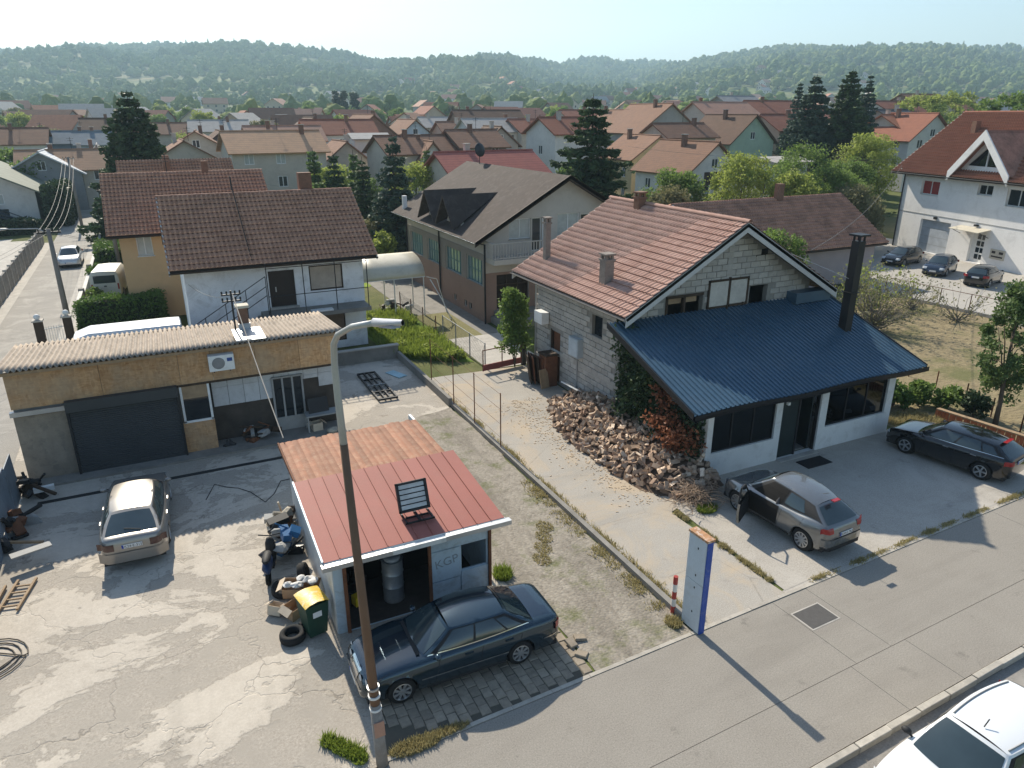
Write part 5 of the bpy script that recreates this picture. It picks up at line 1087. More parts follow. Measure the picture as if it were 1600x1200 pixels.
small_car('parked_car', 'small black hatchback showing its tail in front of the white house entrance', (44.9, 21.6, .01), 15, BLKC, L=3.9); small_car('parked_car', 'pale silver car cut by the frame edge behind the leaning tree', (40.3, 15.2, .01), 195, PALE)
small_car('street_car', 'silver saloon facing down the narrow back street', (-17.4, 60.5, hz1(-17.4, 60.5)+.02), -90, PALE, L=4.4)
# ---- vans
def van(name, label, loc, rz, mat, L, W, Hh, nose, rear_glass=True, sidetext=None):
    v = thing(name, label, 'van', loc, rz); rows = []
    st = [(-L/2, .45, Hh-.12, .96), (-L/2+.06, .3, Hh-.02, 1), (-L/2+.6, .3, Hh, 1), (L/2-nose-.9, .3, Hh, 1), (L/2-nose-.25, .3, Hh-.22, 1), (L/2-nose+.25, .3, 1.25, .99), (L/2-.25, .3, 1.02, .96), (L/2-.05, .3, .80, .90), (L/2, .42, .68, .84)]
    for x, z0, z1, k in st:
        w = W/2*k; tw = .86 if z1 > 1.6 else .9
        half = [(w*.93, z0), (w, z0+.15), (w, z0+(z1-z0)*.5), (w*.97, z0+(z1-z0)*.75), (w*(tw+.03), z1-.14), (w*(tw-.06), z1-.03), (w*.4, z1), (0, z1+.015)]
        rows.append([(x, -y, z) for y, z in half]+[(x, y, z) for y, z in reversed(half[:-1])])
    mb = MB().grid(rows); k = len(rows[0]); mb.f += [tuple(range(k)), tuple(range(len(mb.v)-1, len(mb.v)-1-k, -1))]; mb.build('body', mat, v, smooth=True, angle=32)
    r = .33; t = [(r*.6, -.1), (r*.9, -.1), (r, -.06), (r, .06), (r*.9, .1), (r*.6, .1)]; tm = MB().lathe(t, (0, 0, 0), 'y', 24).mesh('wheel', True); rm = MB().lathe([(0, -.09), (r*.55, -.085), (r*.62, -.1)], (0, 0, 0), 'y', 20).mesh('rim', True)
    for xw in (-L/2+.95, L/2-.9):
        for sg in (-1, 1): q = link('wheel', tm, TYRE, v); q.location = (xw, sg*(W/2-.07), r); q.rotation_euler = (0, 0, 0 if sg < 0 else math.pi); link('rim', rm, GREYP, q)
    a, b = st[4], st[5]; MB().grid([[(a[0]+(b[0]-a[0])*t+.02, y*W/2*(.74+.10*t), a[2]+(b[2]-a[2])*t+.03-.02*abs(y)) for y in (-1, -.5, 0, .5, 1)] for t in (.08, .5, .95)]).build('windscreen', CGLASS, v, fix=False)
    if rear_glass: MB().box(-L/2-.012, -L/2+.03, -W*.36, W*.36, Hh*.60, Hh*.86).build('rear_window', CGLASS, v)
    for sg in (-1, 1):
        MB().box(L/2-nose-.75, L/2-nose+.0, sg*(W/2-.012)-.02, sg*(W/2-.012)+.02, 1.2, 1.62).build('side_window', CGLASS, v); MB().box(-L/2-.015, -L/2+.05, sg*W*.43-.05, sg*W*.43+.05, .75, 1.15).build('tail_light', LAMPR, v); MB().box(L/2-.25, L/2-.06, sg*W*.36-.1, sg*W*.36+.1, .68, .85).build('headlight', LAMPC, v)
    return v
V1 = van('white_van', 'old white van seen from behind in the apricot house yard', (-13.95, 46.9, 0), 84, plain('white_van_paint', (.62, .60, .52), .4, .08, 1, 20, 0, dirt=(.4, .37, .3)), 4.6, 1.85, 2.0, .55); MB().box(-2.315, -2.3, -.08, .08, .95, 1.03).build('badge', BLKP, V1)
V2 = van('delivery_van', 'white panel van with dark lettering behind the garage roof', (-12.9, 26.9, 0), 180, plain('delivery_van_paint', (.74, .75, .76), .35, .04, 1, 20, 0), 5.6, 1.98, 2.55, .75)
NAV = plain('navy_lettering', (.015, .03, .16), .5)
t = text_part('lettering', '065 964 494', .26, NAV, V2); t.rotation_euler = (R(90), 0, math.pi); t.location = (-.95, .985, 1.95); t.location = (-.75, .99, 1.95)
t = text_part('lettering', 'SERVIS', .16, NAV, V2); t.rotation_euler = (R(90), 0, math.pi); t.location = (1.1, .99, 1.86); MB().box(-.1, 1.35, .983, .992, 2.08, 2.14).build('side_stripe', NAV, V2)
# ---------------------------------------------------------------- foliage kit
def m_leaf(name, ca, cb, trans=.35, rough=.6):
    t = NT(name); at = t.n('ShaderNodeAttribute', attribute_name='var').outputs['Fac']; f = t.noise(.8, 3)
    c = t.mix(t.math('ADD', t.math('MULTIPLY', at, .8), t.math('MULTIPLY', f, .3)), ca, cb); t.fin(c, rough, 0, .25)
    if trans:
        tl = t.n('ShaderNodeBsdfTranslucent'); t.l(t.mix(.5, c, mul(cb, 1.5)), tl.inputs['Color']); mx = t.n('ShaderNodeMixShader'); mx.inputs[0].default_value = trans
        t.l(t.b.outputs[0], mx.inputs[1]); t.l(tl.outputs[0], mx.inputs[2]); t.l(mx.outputs[0], t.out.inputs['Surface'])
    return t.m
LEAF = m_leaf('leaf_green', (.045, .085, .02), (.16, .235, .055), .42); LEAFY = m_leaf('leaf_yellow_green', (.11, .15, .028), (.31, .36, .08), .42); LEAFD = m_leaf('leaf_dark', (.014, .030, .014), (.045, .075, .03), .15); CONIF = m_leaf('needle_green', (.016, .038, .018), (.065, .105, .04), .15, .7); CONIFB = m_leaf('needle_blue', (.018, .038, .028), (.062, .098, .066), .15, .7)
THUJA = m_leaf('thuja_green', (.035, .07, .022), (.13, .19, .06), .3); LAWNB = m_leaf('grass_blade', (.09, .14, .02), (.24, .30, .05), .35); DRYB = m_leaf('dry_blade', (.22, .19, .08), (.42, .36, .18), .3); IVYM = m_leaf('ivy_leaf', (.018, .038, .014), (.06, .095, .035), .15); REDL = m_leaf('red_vine_leaf', (.13, .045, .025), (.30, .12, .06), .25); OLIVE = m_leaf('olive_leaf', (.10, .10, .04), (.22, .21, .10), .3); HEDGEM = m_leaf('hedge_leaf', (.035, .075, .015), (.12, .20, .04), .25)
BARK = plain('bark', (.10, .075, .055), .95, .35, 5, 40, .5); BARKG = plain('grey_bark', (.19, .165, .14), .95, .3, 5, 40, .5)
def leaves(cen, size, rg, var=None, flat=0.0, asp=1.0, up=0.0):
    """one folded leaf card (2 triangles as a quad) per centre"""
    n = len(cen); a = rg.normal(size=(n, 3)); a[:, 2] *= (1-flat); a /= np.linalg.norm(a, axis=1, keepdims=True)+1e-9
    b = rg.normal(size=(n, 3)); b -= a*np.sum(a*b, 1, keepdims=True); b /= np.linalg.norm(b, axis=1, keepdims=True)+1e-9
    s = (size*rg.uniform(.6, 1.35, n))[:, None]; c = np.asarray(cen)
    V_ = np.stack([c-a*s*asp, c+b*s*.5-np.array([0, 0, .15])*s, c+a*s*asp, c-b*s*.5-np.array([0, 0, .15])*s], 1).reshape(-1, 3)
    F_ = np.arange(4*n).reshape(-1, 4); v = rg.random(n) if var is None else np.clip(var+rg.normal(0, .13, n), 0, 1)
    return V_, F_, v
def crown_pts(rg, n, rx, ry, rz, clumps, cr, bottom=-.9, hollow=.45):
    d = rg.normal(size=(clumps, 3)); d /= np.linalg.norm(d, axis=1, keepdims=True); d[:, 2] = np.where(d[:, 2] < bottom, -d[:, 2], d[:, 2])
    rad = rg.uniform(hollow, 1, clumps)**.6; C_ = d*rad[:, None]*np.array([rx, ry, rz]); cs = rg.uniform(.6, 1.3, clumps)*cr
    k = rg.integers(0, clumps, n); g = rg.normal(size=(n, 3)); g /= np.linalg.norm(g, axis=1, keepdims=True); g *= rg.random((n, 1))**.45
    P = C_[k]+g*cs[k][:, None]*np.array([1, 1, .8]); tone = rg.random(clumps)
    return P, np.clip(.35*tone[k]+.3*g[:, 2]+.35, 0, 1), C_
def tree(name, label, x, y, z0, h, rx, ry, rz, mat, seed, n=5000, ls=.22, clumps=60, cr=.9, trunk=.18, group=None, lean=(0, 0), bark=None, bottom=-.75, cat='tree', hollow=.45):
    rg = np.random.default_rng(seed); t = thing(name, label, cat, (x, y, z0), 0, group); cz = h-rz*.95
    P, v, C_ = crown_pts(rg, n, rx, ry, rz, clumps, cr, bottom, hollow); off = np.array([lean[0], lean[1], cz]); P = P+off; P = P[P[:, 2] > .15]; v = v[:len(P)]
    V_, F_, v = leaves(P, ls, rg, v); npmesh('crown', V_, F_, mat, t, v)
    mb = MB(); top = Vector((lean[0]*.9, lean[1]*.9, cz+rz*.3)); pts = [Vector((0, 0, -.1))+(top-Vector((0, 0, -.1)))*k+Vector((math.sin(k*5+seed)*.06*h/6, math.cos(k*4+seed)*.06*h/6, 0)) for k in (0, .25, .5, .75, 1)]
    mb.path(pts, [trunk*(1.15-.85*k) for k in (0, .25, .5, .75, 1)], 8)
    for i in range(min(10, clumps)):
        k = rg.uniform(.35, .9); a = pts[0].lerp(pts[-1], k); b = Vector(C_[i]+off)*.85+a*.15; m = a.lerp(b, .5)+Vector((0, 0, .1*rz)); mb.path([a, m, b], [trunk*.45*(1.2-k), trunk*.3*(1.2-k), trunk*.08], 5)
    mb.build('trunk', bark or BARK, t, smooth=True); return t
def spruce(name, label, x, y, z0, h, r, mat, seed, group=None, layers=None, dens=1.0, droop=.35, skirt=.04, ls=.22, ex=.68):
    rg = np.random.default_rng(seed); t = thing(name, label, 'tree', (x, y, z0), 0, group); nl = layers or int(h*2.3); C_ = []; V_ = []
    mb = MB().path([(0, 0, -.1), (0, 0, h*.5), (0, 0, h*.99)], [.02*h, .012*h, .02], 8)
    for i in range(nl):
        k = (i+rg.uniform(-.3, .3))/nl; z = h*(skirt+(1-skirt)*k)
        rad = r*(1-k)**ex*rg.uniform(.74, 1.14)+.1; nb = max(5, int(9*(1-k)+5))
        for j in range(nb):
            a = 2*math.pi*(j+rg.uniform(-.4, .4))/nb+i; L = rad*rg.uniform(.72, 1.12); m = int(max(6, L*20*dens)); s = np.sqrt(rg.random(m)); w = .10+.20*s*(1.1-s)*L
            px = np.cos(a)*L*s-np.sin(a)*rg.normal(0, 1, m)*w; py = np.sin(a)*L*s+np.cos(a)*rg.normal(0, 1, m)*w; pz = z-droop*L*s+droop*.7*L*s*s*s-np.abs(rg.normal(0, .10, m))*(1+.4*L)
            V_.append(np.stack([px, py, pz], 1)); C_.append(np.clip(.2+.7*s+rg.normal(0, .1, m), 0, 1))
            if j % 3 == 0: mb.path([(0, 0, z), (math.cos(a)*L*.8, math.sin(a)*L*.8, z-droop*L*.6)], [.02+.006*L, .006], 4)
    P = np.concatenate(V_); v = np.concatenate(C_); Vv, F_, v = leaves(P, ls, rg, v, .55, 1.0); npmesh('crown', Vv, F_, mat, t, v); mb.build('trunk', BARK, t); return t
def hedge(name, label, x0, x1, y0, y1, h, mat, seed, n=4000, ls=.10, cat='hedge', z0=0, rz=0, wob=.10, kind=None):
    rg = np.random.default_rng(seed); cx, cy = (x0+x1)/2, (y0+y1)/2; t = thing(name, label, cat, (cx, cy, z0), rz); P = rg.random((n, 3)); f = rg.integers(0, 5, n); e = rg.normal(0, .05, n)
    P[:, 0] = np.where(f == 0, e*.5, np.where(f == 1, 1+e*.5, P[:, 0])); P[:, 1] = np.where(f == 2, e, np.where(f == 3, 1+e, P[:, 1])); P[:, 2] = np.where(f == 4, 1+e*.7, P[:, 2])
    L = np.array([x1-x0, y1-y0, h]); Q = (P-np.array([.5, .5, 0]))*L; Q[:, 2] += wob*np.sin(Q[:, 0]*2.1+seed)*P[:, 2]+rg.normal(0, .03, n); Q[:, :2] += rg.normal(0, wob*.4, (n, 2))
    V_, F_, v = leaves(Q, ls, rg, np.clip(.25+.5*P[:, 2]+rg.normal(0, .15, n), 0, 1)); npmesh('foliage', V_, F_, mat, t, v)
    MB().box(-(x1-x0)/2+.12, (x1-x0)/2-.12, -(y1-y0)/2+.12, (y1-y0)/2-.12, 0, h-.14).build('stems', plain('hedge_core', (.02, .03, .012), .95) if 'hedge_core' not in bpy.data.materials else bpy.data.materials['hedge_core'], t); return t
def bush(name, label, x, y, z0, rx, ry, h, mat, seed, n=1800, ls=.12, clumps=24, cr=.35, group=None, cat='shrub'):
    rg = np.random.default_rng(seed); t = thing(name, label, cat, (x, y, z0), 0, group); P, v, C_ = crown_pts(rg, n, rx*.8, ry*.8, h*.5, clumps, cr, -.6, .3); P[:, 2] = np.abs(P[:, 2]+h*.5); V_, F_, v = leaves(P, ls, rg, v); npmesh('foliage', V_, F_, mat, t, v)
    mb = MB()
    for i in range(5): mb.path([(0, 0, 0), Vector(C_[i])*.5+Vector((0, 0, h*.35)), Vector(C_[i])+Vector((0, 0, h*.5))], [.035, .022, .008], 5)
    mb.build('stem', BARK, t); return t
def blades(name, pts, mat, hgt, seed, label, cat='grass', w=.012):
    """upright grass blades as one object"""
    rg = np.random.default_rng(seed); P = np.asarray(pts); n = len(P); a = rg.uniform(0, 6.28, n); hh = hgt*rg.uniform(.4, 1.2, n); ln = rg.normal(0, .35, (n, 2))*hh[:, None]; d = np.stack([np.cos(a), np.sin(a), 0*a], 1)*(w*rg.uniform(.7, 1.6, n))[:, None]
    tip = P+np.concatenate([ln, hh[:, None]], 1); V_ = np.stack([P-d, P+d, tip+d*.2, tip-d*.2], 1).reshape(-1, 3); o = npmesh(name, V_, np.arange(4*n).reshape(-1, 4), mat, None, rg.random(n)); prop(o, label, cat, kind='stuff'); return o
def line_pts(rg, a, b, n, sx, clump=9):
    t = rg.random(max(1, n//75)); k = rg.integers(0, len(t), n); s = np.clip(t[k]+rg.normal(0, .012, n), 0, 1); P = np.outer(1-s, a)+np.outer(s, b); d = np.array([b[1]-a[1], a[0]-b[0]]); d = d/np.linalg.norm(d)
    return np.concatenate([P+np.outer(rg.normal(0, sx, n), d), np.full((n, 1), .005)], 1)
def disc_pts(rg, x, y, rx, ry, n): r = np.sqrt(rg.random(n)); a = rg.uniform(0, 6.28, n); return np.stack([x+rx*r*np.cos(a), y+ry*r*np.sin(a), np.full(n, .005)], 1)
# ---------------------------------------------------------------- street furniture
LP = thing('street_lamp', 'tall rusty steel street lamp pole with curved grey arm', 'street lamp', (-8.13, -.38, 0)); LP.rotation_euler = (0, R(-1.6), 0); POLEB = plain('rusty_brown_pole', (.17, .105, .07), .7, .2, 1.5, 20, .1, metal=.2, dirt=(.22, .12, .06)); POLEG = plain('grey_pole', (.42, .43, .43), .55, .12, 2, 20, .05, metal=.4)
MB().path([(0, 0, -.1), (0, 0, .6), (0, 0, 1.55)], [.118, .112, .105], 12).build('base_section', plain('pole_concrete', (.27, .245, .22), .85, .3, 3, 20, .2, dirt=(.16, .12, .09)), LP, smooth=True); MB().path([(0, 0, 1.5), (0, 0, 4), (0, 0, 7.0)], [.095, .08, .066], 12).build('pole', POLEB, LP, smooth=True)
a = [(0, 0, 6.9), (0, 0, 7.8), (0, -.04, 8.35), (0, -.18, 8.75), (.02, -.45, 8.96), (.07, -1.2, 9.27), (.15, -2.3, 9.6)]; MB().path(a, [.063, .058, .054, .05, .047, .042, .04], 12).build('arm', POLEG, LP, smooth=True)
hd = MB().grid([[(.14+.07*k+w*math.cos(t), -2.15-1.0*k, 9.56+.24*k+.05*math.sin(t)*(1.2-k*.5)) for t in [2*math.pi*i/12 for i in range(13)]] for k, w in ((0, .04), (.15, .06), (.5, .075), (.85, .065), (1, .02))]).build('lamp_head', plain('lamp_housing', (.45, .46, .50), .45, .1), LP, smooth=True); MB().obox((.18, -2.68, 9.64), .10, .6, .03, rx=R(-13)).build('lens', plain('lamp_lens', (.30, .32, .42), .2), hd)
for z in (1.45, 1.75, 1.95): MB().lathe([(.085, -.022), (.118, -.022), (.118, .022), (.085, .022)], (0, 0, z), n=16).build('strap', WHITE if z < 1.9 else ZINC, LP)
MB().box(-.10, .10, -.142, -.12, .85, 1.2).build('sticker', plain('worn_orange_paint', (.42, .24, .17), .8), LP)
SG = thing('sign_pillar', 'narrow pale blue pillar sign with dark blue front edge and rusty top', 'sign', (0, .2, 0), 2.3); PBL = plain('pale_blue_sheet', (.50, .56, .60), .5, .08, 2, 20, .05, dirt=(.4, .4, .38)); DBL = plain('royal_blue_paint', (.02, .07, .33), .4, .12, 2, 20, .05, dirt=(.5, .5, .5), dirtf=.15)
for i, (z0, z1) in enumerate(((.03, 1.38), (1.39, 2.62))): MB().box(-.10, .06, -.30, .30, z0, z1).build('panel', PBL, SG)
MB().box(.062, .075, -.29, .29, .03, 2.6).build('back_panel', PBL, SG); MB().box(-.085, .075, -.335, -.303, .02, 2.62).build('front_strip', DBL, SG); MB().box(-.12, .12, -.34, .32, 2.62, 2.68).build('cap', plain('rusted_orange', (.42, .22, .11), .8, .4, 5, 30, .2, dirt=(.7, .66, .6), dirtf=.7), SG)
for z in (.5, 1.2, 1.55, 2.3): MB().box(-.108, -.10, -.05, -.02, z, z+.05).build('bolt', DARKM, SG)
BO = thing('bollard', 'short red and white striped steel bollard beside the pillar sign', 'bollard', (-.10, .85, 0)); RW = [plain('bollard_red', (.34, .05, .04), .6, .2, 4, 30, .1, dirt=(.2, .08, .06)), plain('bollard_white', (.6, .58, .55), .6, .15, 4, 30, .1)]
for i in range(5): MB().tube((0, 0, i*.22), (0, 0, i*.22+.22), .06, n=14).build('band', RW[i % 2], BO, smooth=True, angle=40)
# ---------------------------------------------------------------- fences
FN = thing('wire_fence', 'low concrete plinth fence with thin rusty posts between driveway and alley', 'fence', (0, 10, 0)); bb = lambda n, m, *b, p=FN: MB().box(*b).build(n, m, p, world=True)
bb('plinth', MCONCD, -.10, .06, .55, 19.2, -.02, .17)
for y in (19.0, 16.2, 13.9, 11.4): MB().tube((-.02, y, 0), (-.02, y, 2.35), .022, n=6).build('post', RUST, FN, world=True)
for z in (.55, 1.1, 1.7, 2.3): MB().tube((-.02, 11.4, z), (-.02, 19.0, z), .006, n=4).build('wire', RUST, FN, world=True)
WM = plain('wire_grey', (.13, .13, .125), .6)
def wirefence(name, label, pts, h, mat, np_=None, mesh=True, r=.03, rail=True, plinth=None):
    f = thing(name, label, 'fence', (pts[0][0], pts[0][1], 0)); 
    for (x0, y0), (x1, y1) in zip(pts, pts[1:]):
        L = math.hypot(x1-x0, y1-y0); n = max(1, round(L/2.2))
        for i in range(n+1): x, y = x0+(x1-x0)*i/n, y0+(y1-y0)*i/n; MB().tube((x, y, 0), (x, y, h), r, n=6).build('post', mat, f, world=True)
        if rail: MB().tube((x0, y0, h-.03), (x1, y1, h-.03), r*.7, n=5).build('rail', mat, f, world=True)
        if plinth: MB().obox(((x0+x1)/2, (y0+y1)/2, .1), L, .16, .2, math.atan2(y1-y0, x1-x0)).build('plinth', plinth, f, world=True)
        if mesh:
            mb = MB(); m = int(L/.16)
            for i in range(m+1):
                for sg in (0, 1):
                    xa = x0+(x1-x0)*i/m; ya = y0+(y1-y0)*i/m; k = min(m, max(0, i+(6 if sg else -6))); xb = x0+(x1-x0)*k/m; yb = y0+(y1-y0)*k/m; mb.tube((xa, ya, .1), (xb, yb, h-.05), .004, n=3, cap=False)
            q = mb.build('mesh_wire', WM, f, world=True, fix=False); q['kind'] = 'stuff'
    return f
wirefence('mesh_fence', 'grey mesh fence panel along the concrete garden path', [(3.3, 26.2), (3.3, 20.3)], 1.35, GREYP); wirefence('garden_fence', 'thin wire fence with rusty posts along the green garden', [(2.95, 33), (2.95, 26.4)], 1.3, RUST, rail=False); wirefence('field_fence', 'row of short rusty posts with wire across the dry field', [(21.4, 10.2), (20.7, 6.9), (19.3, 3.7), (18.6, 1.0)], .85, RUST, rail=False, mesh=False)
wirefence('lot_fence', 'rusty wire fence with concrete plinth between dry field and parking lot', [(35.3, 22.5), (35.7, 14.6), (34.5, 9.5), (36, 3)], 1.25, RUST, mesh=False, plinth=MCONC)
GT = thing('garden_gate', 'low rusty red gate at the end of the alley', 'gate', (2.9, 19.7, 0), 8); MB().box(0, 2.3, -.03, .03, .12, .42).build('lower_panel', plain('faded_red_gate', (.24, .07, .06), .7), GT); MB().box(0, 2.3, -.02, .02, 1.15, 1.19).box(0, .04, -.02, .02, .1, 1.19).box(2.26, 2.3, -.02, .02, .1, 1.19).box(1.12, 1.16, -.02, .02, .4, 1.19).build('frame', RUST, GT); MB().box(2.35, 2.55, -.1, .1, 0, 1.5).build('post', DARKM, GT)
YW = thing('yard_wall', 'low dark block wall closing the yard beyond the steel frame', 'wall', (-2.2, 24, 0)); bb('wall', MCONCD, -4.9, -.1, 23.85, 24.05, 0, .7, p=YW); bb('coping', MCONC, -4.95, -.05, 23.8, 24.1, .7, .76, p=YW); bb('side_wall', MCONCD, -.18, -.02, 16.4, 23.85, 0, .38, p=YW)
SF = thing('sheet_fence', 'grey blue sheet fence along the edge of the yard', 'fence', (-15.98, 12, 0)); mt = plain('blue_grey_sheet', (.20, .235, .27), .6, .25, 1.5, 25, .1, dirt=(.1, .1, .1))
for i in range(8): MB().obox((-15.98+random.uniform(-.03, .03), 6.0+i*1.25, .8), .03, 1.24, 1.6+random.uniform(-.1, .1), 0, 0, random.uniform(-.05, .02)).build('sheet_panel', mt, SF, world=True)
# terracotta picket edging
TC = thing('terracotta_fence', 'low fence of upright terracotta pieces with pale rail behind the black car', 'fence', (17.8, 6.1, 0)); TM = plain('terracotta', (.42, .15, .075), .8, .2, 4, 30, .2, rnd=.15); me = MB().box(-.055, .055, -.03, .03, 0, .42).mesh('picket'); A_, B_ = Vector((17.75, 6.2, 0)), Vector((18.35, 1.6, 0)); n = 34
for i in range(n): q = link('picket', me, TM, TC); q.location = A_.lerp(B_, i/(n-1))-A_+Vector((-.05, .1, random.uniform(-.02, .02))); q.rotation_euler = (random.uniform(-.05, .05), random.uniform(-.08, .08), R(-83))
MB().slab([A_+Vector((-.10, 0, .47)), B_+Vector((-.10, 0, .47)), B_+Vector((.12, 0, .47)), A_+Vector((.12, 0, .47))], .05, up=(0, 0, 1)).build('rail', WOOD, TC, world=True)
# ---------------------------------------------------------------- yard junk
def prism_log(seed):
    rr = random.Random(seed); n = rr.choice((3, 4, 5)); ang = sorted(rr.uniform(0, 2*math.pi) if k else 0 for k in range(n)); ang = [2*math.pi*k/n+rr.uniform(-.3, .3) for k in range(n)]; L = rr.uniform(.26, .36); r = rr.uniform(.055, .10); p = [(r*math.cos(t)*rr.uniform(.8, 1.2), r*math.sin(t)*rr.uniform(.7, 1.1)) for t in ang]
    vs = [(-L/2, y, z) for y, z in p]+[(L/2, y*rr.uniform(.85, 1.1), z) for y, z in p]; return vs, [tuple(range(n-1, -1, -1)), tuple(range(n, 2*n))]+[(i, (i+1) % n, (i+1) % n+n, i+n) for i in range(n)]
LOGS = []
SPLIT = plain('split_wood', (.68, .54, .41), .9, .3, 6, 40, .3, dirt=(.18, .12, .08), dirtf=.7, rnd=.35); SPLITD = plain('log_bark', (.33, .225, .16), .95, .3, 6, 40, .4, rnd=.3)
for k in range(10): v, f = prism_log(k); me = bpy.data.meshes.new('log'); me.from_pydata(v, [], f); me.materials.append(SPLIT if k % 5 < 3 else SPLITD); LOGS.append((me, v, f))
def heap_h(x, y):
    fr = np.interp(y, [5.2, 6.2, 8, 11, 13, 15.2], [3.9, 3.0, 2.7, 2.65, 3.0, 4.0]); d = x-fr
    return max(0.0, min(1.0, d/2.4))**.8*.92*float(np.interp(y, [5.2, 6.5, 12.5, 15.2], [.5, 1, 1, .55]))
rr = random.Random(11); cand = []
while len(cand) < 760:
    x, y = rr.uniform(2.2, 5.35), rr.uniform(5.4, 15.0); h = heap_h(x, y)
    if h > .04: cand.append((x, y, h))
cand.sort(key=lambda p: (p[0]+10.53)**2+(p[1]+11.12)**2-14*p[2]); bigm = MB()
for i, (x, y, h) in enumerate(cand):
    me, v, f = LOGS[rr.randrange(10)]; M_ = Matrix.Translation((x, y, h+rr.uniform(-.03, .07))) @ Matrix.Rotation(rr.uniform(0, 6.28), 4, 'Z') @ Matrix.Rotation(rr.gauss(0, .4), 4, 'Y') @ Matrix.Rotation(rr.uniform(0, 6.28), 4, 'X') @ Matrix.Scale(rr.uniform(.75, 1.15), 4)
    if i % 5 < 2 and i//5 < 150: q = link('firewood_log', me, None); q.matrix_world = M_; prop(q, ('pale split log' if me.materials[0] == SPLIT else 'dark bark covered log')+' on the firewood heap '+('beside the twigs' if y < 7.4 else 'below the ivy' if y < 9.8 else 'at its middle' if y < 12.4 else 'near the scrap rack')+(', low at the edge' if h < .4 else ', high near the wall' if h > .8 else ''), 'firewood', 'split logs on the firewood heap')
    else: bigm.add([M_ @ Vector(p) for p in v], f)
q = bigm.build('firewood_heap', plain('heap_wood', (.40, .285, .20), .95, .45, 7, 40, .3), None, fix=False); prop(q, 'brown heap of split firewood logs along the block house', 'firewood', kind='stuff')
P = []
for i in range(34):
    y = 5.2+i*.3; P.append([(x, y, max(-.05, heap_h(x, y)-.06)) for x in [2.1+.33*j for j in range(11)]])
q = MB().grid(P).build('bark_litter', plain('bark_litter_mat', (.12, .08, .055), .95, .4, 5, 40, .5)); prop(q, 'dark bark litter under the firewood logs', 'bark litter', kind='stuff')
mb = MB()
for k in range(900): a = rr.uniform(0, 6.28); x, y = rr.gauss(2.75, .6), rr.uniform(5.6, 15.8); mb.obox((x, y, .012), rr.uniform(.02, .09), rr.uniform(.015, .04), .012, a)
q = mb.build('wood_chips', plain('chip_wood', (.55, .42, .28), .9, .2), None, fix=False); prop(q, 'pale wood chips scattered on the alley', 'wood chips', kind='stuff')
rgb = np.random.default_rng(5); mb = MB()
for k in range(260):
    c_ = Vector((4.15+rgb.normal(0, .34), 5.15+rgb.normal(0, .3), .0)); p = [c_+Vector((0, 0, rgb.uniform(.02, .5)))]
    d_ = Vector(rgb.normal(size=3)).normalized()
    for j in range(3): d_ = (d_+Vector(rgb.normal(size=3))*.55).normalized(); d_.z *= .5; p.append(p[-1]+d_*.22)
    p = [Vector((q.x, q.y, max(.015, q.z))) for q in p]; mb.path(p, [.011, .009, .007, .004], 4)
prop(mb.build('brush_pile', plain('dry_twig', (.33, .24, .17), .9, .3, 4, 30, .2), None, fix=False), 'tangled heap of dry twigs at the house corner', 'brush pile', kind='stuff')
# old rusty stove / rack stack by the block wall
RK = thing('scrap_rack', 'rusty brown stack of old racks and boards against the block wall', 'scrap rack', (4.9, 17.3, 0))
for i in range(6): MB().obox((4.35+.12*i, 17.6-.1*i, .75), .05, .9, 1.4-.08*i, R(8*i-20), 0, R(-8+2*i)).build('plank', RUST if i % 2 else WOODD, RK, world=True)
MB().box(4.75, 5.35, 16.6, 17.3, 0, 1.5).build('cabinet', RUST, RK, world=True); MB().obox((4.6, 16.5, .5), .5, .04, .9, R(15), R(-12)).build('board', WOOD, RK, world=True); MB().box(4.7, 5.4, 16.55, 17.35, 1.5, 1.56).build('cabinet_top', WOODD, RK, world=True)
prop(MB().obox((5.15, 14.9, .55), .35, 1.3, .05, R(4), 0, R(25)).build('white_board', WHITE), 'white board leaning on the block wall above the logs', 'board')
# bin, tyres, boxes, scooter, buckets by the shed
BN = thing('wheelie_bin', 'green wheelie bin with yellow lid at the shed corner', 'bin', (-8.5, 4.15, 0), 12); GRB = plain('bin_green', (.018, .055, .036), .5, .2, 3, 20, .05); YLB = plain('lid_yellow', (.62, .42, .04), .45, .15, 3, 20, .05, dirt=(.7, .68, .6), dirtf=.6)
MB().add([(-.22, -.24, .06), (.22, -.24, .06), (.22, .24, .06), (-.22, .24, .06), (-.29, -.33, .98), (.29, -.33, .98), (.29, .33, .98), (-.29, .33, .98)], [(3,2,1,0),(4,5,6,7),(0,1,5,4),(1,2,6,5),(2,3,7,6),(3,0,4,7)]).build('body', GRB, BN); MB().grid([[(x, y, 1.0+.09*(1-abs(x)/.31)**.5*(1-.35*(y+.36)/.72)) for y in (-.36, -.18, 0, .2, .37)] for x in (-.31, -.2, 0, .2, .31)]).build('lid', YLB, BN, smooth=True)
for sg in (-1, 1): MB().lathe([(.0, -.03), (.10, -.03), (.11, 0), (.10, .03), (0, .03)], (sg*.25, .25, .11), 'x', 16).build('wheel', TYRE, BN)
MB().box(-.12, .1, -.31, -.295, .62, .78).build('label_sticker', WHITE, BN)
def tyre(label, loc, rot, r=.31):
    t = thing('tyre', label, 'tyre', loc); q = MB().lathe([(r*.58, -.09), (r*.85, -.105), (r*.97, -.085), (r, -.04), (r, .04), (r*.97, .085), (r*.85, .105), (r*.58, .09), (r*.56, 0), (r*.58, -.09)], n=28).build('rubber', TYRE, t, smooth=True); q.rotation_euler = rot; return t
